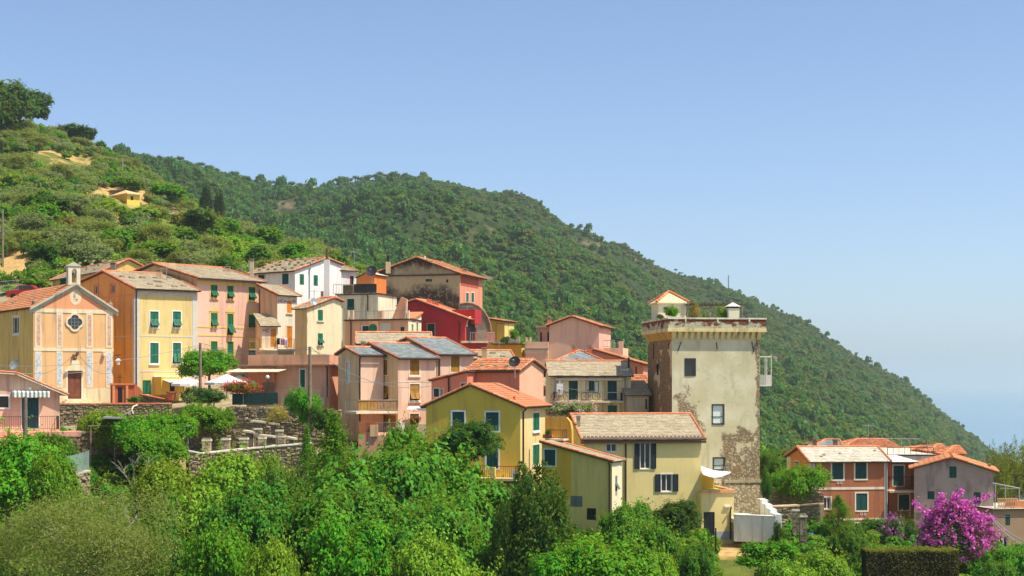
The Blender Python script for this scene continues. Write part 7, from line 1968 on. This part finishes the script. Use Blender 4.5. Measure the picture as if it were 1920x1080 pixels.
# large bougainvillea: arching sprays of petals over a dark leafy mound
def bougainvillea():
    Y = 112.0; c = at(1785, 1097, Y); root = empty('bougainvillea', c, 'large magenta bougainvillea arching over the garden wall', 'shrub')
    rng = np.random.default_rng(71); P_ = []; N_ = []; A_ = []; PL = []; NL = []
    for i in range(300):
        # spray: start in the mound, end on an uneven envelope
        a = rng.uniform(-math.pi, math.pi); el = rng.uniform(-.35, 1.45)
        R_ = 3.0 + .7 * math.sin(3 * a + 1) + rng.uniform(-.4, .5)
        e = np.array([math.cos(a) * math.cos(el) * R_ * .95, -abs(math.sin(a)) * math.cos(el) * 1.9 + .4, 3.0 + math.sin(el) * 3.1 - .25 * (abs(math.cos(a)) > .8)])
        b = e * np.array([.55, .6, .75]); k = rng.integers(18, 42); t_ = rng.uniform(.25, 1, k)[:, None]
        p = b + (e - b) * t_; p[:, 2] += .35 * np.sin(t_[:, 0] * 3.1) - .25 * t_[:, 0] ** 2; p += rng.normal(size=(k, 3)) * .11
        if rng.random() < (.86 if el > .2 or e[0] > .5 else .45): P_.append(p); N_.append(np.tile(unit(e[None] - [[0, 0, 2]])[0], (k, 1)))
        q = b + (e - b) * rng.uniform(0, .8, 30)[:, None] + rng.normal(size=(30, 3)) * .25; PL.append(q); NL.append(np.tile([0, -.3, 1.0], (30, 1)))
    for (x0, z0, x1, z1) in ((-2.0, 5.0, -3.0, 5.9), (.6, 5.8, 2.4, 6.35), (1.0, 5.0, 2.7, 4.75), (1.9, 3.2, 2.7, 1.4), (2.0, 2.4, 2.75, .5), (-1.4, 5.6, -.9, 6.4), (-.2, 6.0, .3, 6.7)):
        k = 90; t_ = rng.uniform(0, 1, k)[:, None]; p = np.array([x0, -1.0, z0]) + (np.array([x1, -1.2, z1]) - np.array([x0, -1.0, z0])) * t_ + rng.normal(size=(k, 3)) * .14; P_.append(p); N_.append(np.tile([0, -.6, .6], (k, 1)))
    off = np.zeros(3)
    v = leaves_at(rng, np.concatenate(P_), np.concatenate(N_), .2, .85, .8); copy_obj('blossom', leafmesh('bougainvillea_blossom', v, ML['magenta']), root)
    v = leaves_at(rng, np.concatenate(PL), np.concatenate(NL), .18, .6, .8); copy_obj('crown', leafmesh('bougainvillea_leaves', v, ML['dark']), root)
    mb = MB()
    for x in (-.4, .1, .5): mb.tube((c.x + x * .5, Y, c.z - 1), (c.x + x * 2.2, Y - .3, c.z + 3), .09, .04)
    mb.build('stem', M_BARK, root)
bougainvillea()
# clipped hedge
def hedge():
    root = empty('hedge', at(1710, 1085, 104), 'clipped box hedge with dry brown face at the lower right', 'hedge')
    rng = np.random.default_rng(72); a, b = at(1624, 1033, 104), at(1798, 1033, 104); zt, zb = a.z, a.z - 3.2; x0, x1 = a.x - root.location.x, b.x - root.location.x; z1 = zt - root.location.z; z0 = zb - root.location.z; D = 1.4
    n = 5200; u = rng.uniform(x0, x1, n); f1 = np.stack([u, -.05 + .1 * np.sin(u * 1.9) + rng.normal(size=n) * .09, rng.uniform(z0, z1, n)], 1); n1 = np.tile([0, -1.0, .3], (n, 1))
    v1 = leaves_at(rng, f1, n1, .13, .55, .7)
    n = 4200; hx = rng.uniform(x0, x1, n); hy = rng.uniform(-.1, D, n); f2 = np.stack([hx, hy, z1 + rng.normal(size=n) * .07 + .09 * np.sin(hx * 2.3) * np.sin(hx * .9 + hy) + .25 * (rng.random(n) > .96) * rng.random(n)], 1); v2 = leaves_at(rng, f2, np.tile([0, 0, 1.0], (n, 1)), .13, .55, .7)
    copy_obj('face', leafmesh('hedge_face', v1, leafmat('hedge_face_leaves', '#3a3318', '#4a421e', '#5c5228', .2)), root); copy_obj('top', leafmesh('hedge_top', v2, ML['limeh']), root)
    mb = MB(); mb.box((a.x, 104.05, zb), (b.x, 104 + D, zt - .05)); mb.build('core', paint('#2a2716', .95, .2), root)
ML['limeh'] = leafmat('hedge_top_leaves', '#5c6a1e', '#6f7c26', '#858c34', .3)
hedge()
# bare fruit tree
def bare():
    Y = 106; b = Vector((U(252) * Y, Y, gpx(252, Y))); root = empty('bare_tree', b, 'leafless grey fruit tree before the vine pergola', 'tree'); mb = MB(); rg = random.Random(4)
    def br(p, d, L, r, k):
        q = p + d * L; mb.tube(p, q, r, r * .62, 5, cap=False)
        if k == 0: return
        for _ in range(rg.choice((2, 3))):
            dd = (d + Vector((rg.uniform(-.8, .8), rg.uniform(-.6, .6), rg.uniform(-.1, .5)))).normalized(); br(p.lerp(q, rg.uniform(.6, 1)), dd, L * rg.uniform(.55, .8), r * .58, k - 1)
    top = V(842) * Y
    mb.tube(b - Vector((0, 0, .5)), Vector((b.x + .1, Y, b.z + (top - b.z) * .5)), .16, .13)
    s_ = Vector((b.x + .1, Y, b.z + (top - b.z) * .5))
    for d in ((-.5, 0, .8), (.35, .1, .9), (.75, 0, .6), (-.1, -.2, 1)): br(s_, Vector(d).normalized(), 1.3, .08, 3)
    mb.build('branches', M_BARK_G, root)
bare()

# ---- left hill: trees one can tell apart
HG = 'trees on the olive hill behind the village'
def htree(kind, px, ytop, ybase, wpx, label, name='tree', cat='tree', group=None, var=None):
    Y = hill_Y(px, ybase, 160) or 428
    return tree(kind, px, ytop, Y, wpx, label, name, cat, group, var)
htree('hill_dark', 15, 153, 258, 90, 'dark oak on the hilltop at the left edge'); htree('hill_dark', 55, 168, 240, 66, 'dark oak at the right of the hilltop clump'); htree('hill_dark', -12, 165, 270, 70, 'dark oak cut by the left frame edge on the hilltop'); htree('pine', 34, 152, 238, 26, 'ragged pine sticking out above the hilltop oaks', 'pine_tree')
htree('hill_dark', 140, 233, 268, 48, 'dark green tree on the hill skyline'); htree('hill_dark', 158, 238, 274, 36, 'smaller dark tree on the hill skyline')
htree('cypress', 386, 342, 416, 26, 'taller dark cypress above the white house', 'cypress_tree'); htree('cypress', 411, 354, 424, 22, 'shorter dark cypress above the white house', 'cypress_tree')
htree('hill_dark', 372, 392, 452, 66, 'round dark oak below the cypresses'); htree('hill_oak', 412, 408, 455, 60, 'bright tree right of the round dark oak', var=0)
htree('hill_dark', 100, 368, 412, 52, 'dark leafy tree in the middle of the olive slope'); htree('hill_rust', 122, 405, 436, 56, 'rusty brown shrub on the olive slope', 'shrub', 'shrub'); htree('hill_rust', 95, 403, 428, 40, 'second rusty brown shrub on the olive slope', 'shrub', 'shrub')
htree('hill_olive', 140, 425, 505, 88, 'grey-green spreading tree above the bellcote', var=1); htree('hill_oak', 208, 428, 492, 62, 'bright green tree above the orange gable', var=0); htree('hill_dark', 84, 455, 512, 50, 'dark tree left above the church roof'); htree('hill_oak', 310, 455, 500, 80, 'broad-leaved green tree above the pink house roof', var=0)
htree('hill_lime', 190, 365, 386, 56, 'dense round green bush beside the ochre hill house', 'bush', 'bush'); htree('hill_oak', 242, 332, 362, 46, 'green tree above the ochre hill house', var=0); htree('hill_oak', 318, 345, 385, 62, 'green tree above the stone shed', var=0); htree('hill_lime', 225, 385, 408, 50, 'bright climber bank below the ochre hill house', 'bush', 'bush'); htree('hill_lime', 270, 388, 412, 60, 'bright green bank right of the ochre hill house', 'bush', 'bush')
htree('cypress', 2, 262, 298, 9, 'thin dark cypress at the left frame edge', 'cypress_tree')
htree('hill_lime', 470, 452, 492, 70, 'lime green bush bank above the white house', 'bush', 'bush'); htree('hill_lime', 440, 448, 478, 60, 'lime green bush bank behind the pink house chimneys', 'bush', 'bush')
htree('hill_oak', 70, 522, 548, 44, 'low bush beside the red car', 'bush', 'bush', var=0); htree('hill_lime', 22, 534, 552, 40, 'grassy bush in front of the red car', 'bush', 'bush'); htree('hill_lime', 48, 536, 553, 30, 'small bush before the red car bonnet', 'bush', 'bush')
# rows of greenery along the terraces
hr = np.random.default_rng(90)
cnt = 0
special = [(238, 388, 40, 36), (428, 432, 22, 18), (320, 405, 20, 16), (60, 300, 60, 16), (125, 312, 55, 14), (28, 505, 40, 26), (185, 375, 26, 14)]
def clear(px, py): return any(abs(px - a) < w and abs(py - b) < h_ for a, b, w, h_ in special)
tries = 0
while cnt < 285 and tries < 4000:
    tries += 1
    px = hr.uniform(-40, 690); Y = math.sqrt(hr.uniform(196 ** 2, 425 ** 2)); x = U(px) * Y; z = ground(x, Y); py = HZ - F * z / Y
    if Y > np.interp(px, LX, LY) - 22 or clear(px, py - 3): continue
    if py > 545: continue
    k = hr.random(); lowr = px > 440
    kind, var, lab, nm = ('hill_olive', None, 'grey-green olive tree on the terraced hill', 'olive_tree') if k < .58 else (('hill_oak', None, 'leafy green tree among the olives on the terraced hill', 'tree') if k < .8 else ('hill_lime', None, 'yellow-green bush bank on the terraced hill', 'bush'))
    w = hr.uniform(3.0, 5.2) if kind != 'hill_lime' else hr.uniform(3.5, 6); hgt = w * (.8 if kind != 'hill_lime' else .5) * hr.uniform(.8, 1.15)
    tree(kind, px, HZ - F * (z + hgt) / Y, Y, w * F / Y, lab, nm, 'tree' if kind != 'hill_lime' else 'bush', HG if kind == 'hill_olive' else ('leafy trees on the olive hill' if kind == 'hill_oak' else 'bush banks on the olive hill'), var)
    cnt += 1
# ---- instanced masses: hillside scrub, far forest
def flat_lobed(seed, r=1.0, n=170, leaf=.5, squash=.8, lob=7, stalk=0):
    rng = np.random.default_rng(seed); LB = [(0, 0, .5 * squash, .75, .6 * squash)] + [(rng.uniform(-.55, .55), rng.uniform(-.55, .55), rng.uniform(.4, 1.0) * squash, rng.uniform(.3, .5), rng.uniform(.28, .42)) for _ in range(lob)]
    P_ = []; N_ = []
    for i in range(n):
        l = LB[rng.integers(len(LB))]; d = rng.normal(size=3); d[2] = abs(d[2]) * .9 - .15; d /= np.linalg.norm(d)
        P_.append([l[0] + d[0] * l[3], l[1] + d[1] * l[3], l[2] + d[2] * l[4]]); N_.append(d + [0, 0, .35])
    P_ = np.array(P_); P_[:, 2] += stalk
    return leaves_at(rng, P_, np.array(N_), leaf, .85, .45, fold=.1)
def scatter(name, label, cat, meshes, pts, scl, rot, idx, hz):
    hid = bpy.data.collections.new(name + '_kinds')
    for i, me in enumerate(meshes):
        o = bpy.data.objects.new('%s_%02d' % (name + '_kind', i), me); hid.objects.link(o)
    me = bpy.data.meshes.new(name); me.vertices.add(len(pts)); me.vertices.foreach_set('co', pts.astype(np.float32).ravel())
    for nm, arr, ty in (('scl', scl, 'FLOAT'), ('hz', hz, 'FLOAT'), ('rot', rot, 'FLOAT'), ('idx', idx, 'INT')):
        at_ = me.attributes.new(nm, ty, 'POINT'); at_.data.foreach_set('value', arr.astype(np.float32 if ty == 'FLOAT' else np.int32))
    me.update(); ob = bpy.data.objects.new(name, me); COL.objects.link(ob); tag(ob, label, cat, kind='stuff')
    g = bpy.data.node_groups.new(name + '_scatter', 'GeometryNodeTree')
    g.interface.new_socket('Geometry', in_out='INPUT', socket_type='NodeSocketGeometry'); g.interface.new_socket('Geometry', in_out='OUTPUT', socket_type='NodeSocketGeometry')
    N = g.nodes; L = g.links; gi = N.new('NodeGroupInput'); go = N.new('NodeGroupOutput'); iop = N.new('GeometryNodeInstanceOnPoints'); ci = N.new('GeometryNodeCollectionInfo')
    ci.inputs['Collection'].default_value = hid; ci.inputs['Separate Children'].default_value = True; ci.inputs['Reset Children'].default_value = True
    def attr(nm, ty):
        a = N.new('GeometryNodeInputNamedAttribute'); a.data_type = ty; a.inputs['Name'].default_value = nm; return a.outputs['Attribute']
    cs = N.new('ShaderNodeCombineXYZ'); s = attr('scl', 'FLOAT'); L.new(s, cs.inputs[0]); L.new(s, cs.inputs[1]); L.new(attr('hz', 'FLOAT'), cs.inputs[2])
    cr = N.new('ShaderNodeCombineXYZ'); L.new(attr('rot', 'FLOAT'), cr.inputs[2])
    iop.inputs['Pick Instance'].default_value = True
    L.new(gi.outputs[0], iop.inputs['Points']); L.new(ci.outputs[0], iop.inputs['Instance']); L.new(attr('idx', 'INT'), iop.inputs['Instance Index']); L.new(cs.outputs[0], iop.inputs['Scale']); L.new(cr.outputs[0], iop.inputs['Rotation']); L.new(iop.outputs[0], go.inputs[0])
    ob.modifiers.new('scatter', 'NODES').node_group = g
    return ob
def sample(n, px0, px1, y0, y1, seed):
    rng = np.random.default_rng(seed); px = rng.uniform(px0, px1, n); Y = np.sqrt(rng.uniform(y0 ** 2, y1 ** 2, n)); x = U(px) * Y; return rng, px, Y, x, ground_v(x, Y)
# scrub on the near hill
rng, px, Y, x, z = sample(15000, -120, 760, 192, 430, 101)
n1 = wob(x, Y, 8, 60); keep = (n1 > -1.6) & (Y < np.interp(px, LX, LY) + 6)
py = HZ - F * z / Y
for a, b, w, h_ in special: keep &= ~((np.abs(px - a) < w) & (np.abs(py - b) < h_ * .9))
x, Y, z, px = x[keep], Y[keep], z[keep], px[keep]; n = len(x)
s = rng.uniform(.7, 1.9, n)
scatter('hillside_scrub', 'grey-green and lime scrub covering the olive hill', 'scrub', [leafmesh('scrub_%d' % i, flat_lobed(200 + i, n=260, leaf=.26, squash=.7), ML[m]) for i, m in enumerate(('olive', 'greyg', 'mid', 'lime', 'bright', 'dry'))], np.stack([x, Y, z], 1), s, rng.uniform(0, 6.28, n), rng.choice(6, n, p=[.3, .22, .18, .1, .14, .06]), s * rng.uniform(.7, 1.3, n))
# scrub on the slopes beside and behind the village
parts_ = [sample(5000, -600, -120, 150, 430, 104), sample(9000, 640, 2050, 192, 445, 105), sample(1500, 1430, 2050, 150, 192, 106)]
x = np.concatenate([p[3] for p in parts_]); Y = np.concatenate([p[2] for p in parts_]); z = np.concatenate([p[4] for p in parts_]); n = len(x); s = rng.uniform(.9, 2.2, n)
scatter('slope_scrub', 'dense green scrub on the slopes beyond the village roofs', 'scrub', [leafmesh('slope_%d' % i, flat_lobed(215 + i, n=200, leaf=.3, squash=.8), ML[m]) for i, m in enumerate(('mid', 'olive', 'bright', 'greyg'))], np.stack([x, Y, z], 1), s, rng.uniform(0, 6.28, n), rng.choice(4, n), s * rng.uniform(.7, 1.3, n))
# village and foreground undergrowth
rng, px, Y, x, z = sample(5200, -80, 2000, 62, 128, 102)
keep = ~((px > 1330) & (px < 1440) & (Y > 100)) & ~((px > 340) & (px < 560) & (Y > 114)) ; x, Y, z = x[keep], Y[keep], z[keep]; n = len(x); s = rng.uniform(.5, 1.2, n)
scatter('undergrowth', 'tangled green undergrowth between the garden trees', 'undergrowth', [leafmesh('under_%d' % i, flat_lobed(230 + i, n=420, leaf=.24, squash=.7), ML[m]) for i, m in enumerate(('bright', 'mid', 'lime', 'fig'))], np.stack([x, Y, z], 1), s, rng.uniform(0, 6.28, n), rng.choice(4, n), s * rng.uniform(.7, 1.4, n))
# far forest and maquis
rng, px, Y, x, z = sample(270000, 200, 2050, 440, 1560, 103)
ry = np.interp(px, RX, RY)
keep = (Y < ry + 25) & (z > SEA_Z + 1); x, Y, z, px = x[keep], Y[keep], z[keep], px[keep]; ry = ry[keep]; n = len(x)
high = np.clip((Y - 600) / (ry - 600), 0, 1) * np.clip((px - 700) / 250, 0, 1)       # open maquis high on the right
bare_ = wob(x, Y, 30, 200) * .25 + high * 1.2 + rng.normal(size=n) * .5
rk = wob(x * 1.7 + 300, Y * 1.7, 30, 200) * .3 + np.clip((px - 1350) / 500, 0, 1) * .5; keep = ~((bare_ > 1.75) & (rng.random(n) < .5)) & ~((rk > 2.5) & (rng.random(n) < .85)); x, Y, z, px, high = x[keep], Y[keep], z[keep], px[keep], high[keep]; n = len(x)
s = rng.uniform(1.1, 2.0, n) * (1 - .25 * high) * rng.choice([.6, .9, 1.0, 1.3, 2.1], n, p=[.25, .3, .25, .15, .05]); hz_ = s * rng.uniform(.9, 1.5, n) * (1 - .25 * high)
pines = rng.random(n) < np.where(px < 800, .3, .08)
idx = np.where(pines, 5 + rng.integers(0, 2, n), np.where(rng.random(n) < high * .8, 3 + rng.integers(0, 2, n), rng.integers(0, 3, n)))
hz_ = np.where(pines, s * rng.uniform(1.3, 1.9, n), hz_)
ML['fary'] = leafmat('far_yellowish_leaves', '#426222', '#5a7a2a', '#788c3a', .25)
fm = [leafmesh('forest_%d' % i, flat_lobed(260 + i, n=190, leaf=.36, squash=.85, stalk=(.35 if i >= 5 else 0)), ML[m]) for i, m in enumerate(('far', 'fary', 'mid', 'maq', 'maq', 'farp', 'farp'))]
scatter('forest', 'wooded far hill of pines, oaks and maquis running down to the sea', 'forest', fm, np.stack([x, Y, z - .3], 1), s, rng.uniform(0, 6.28, n), idx, hz_)
# pines on the far ridge
rr_ = np.random.default_rng(120); PGn = 'pines on the far ridge line'
for px in list(range(268, 520, 11)) + list(range(522, 566, 7)) + list(range(600, 735, 6)) + [1268, 1282, 1300, 1306, 1340, 1343, 1602, 1415]:
    p = px + rr_.uniform(-4, 4); Y = float(np.interp(p, RX, RY)) + rr_.uniform(-14, 4); H_ = rr_.uniform(5.5, 9.5) if p < 760 else rr_.uniform(4, 7); z = ground(U(p) * Y, Y)
    tree('pine', p, HZ - F * (z + H_) / Y, Y, H_ * rr_.uniform(.6, .85) * F / Y, 'tall umbrella pine standing on the far ridge line', 'pine_tree', 'tree', PGn)

for o in COL.objects:
    if o.parent is None and 'category' in o and 'kind' not in o: o['kind'] = 'thing'
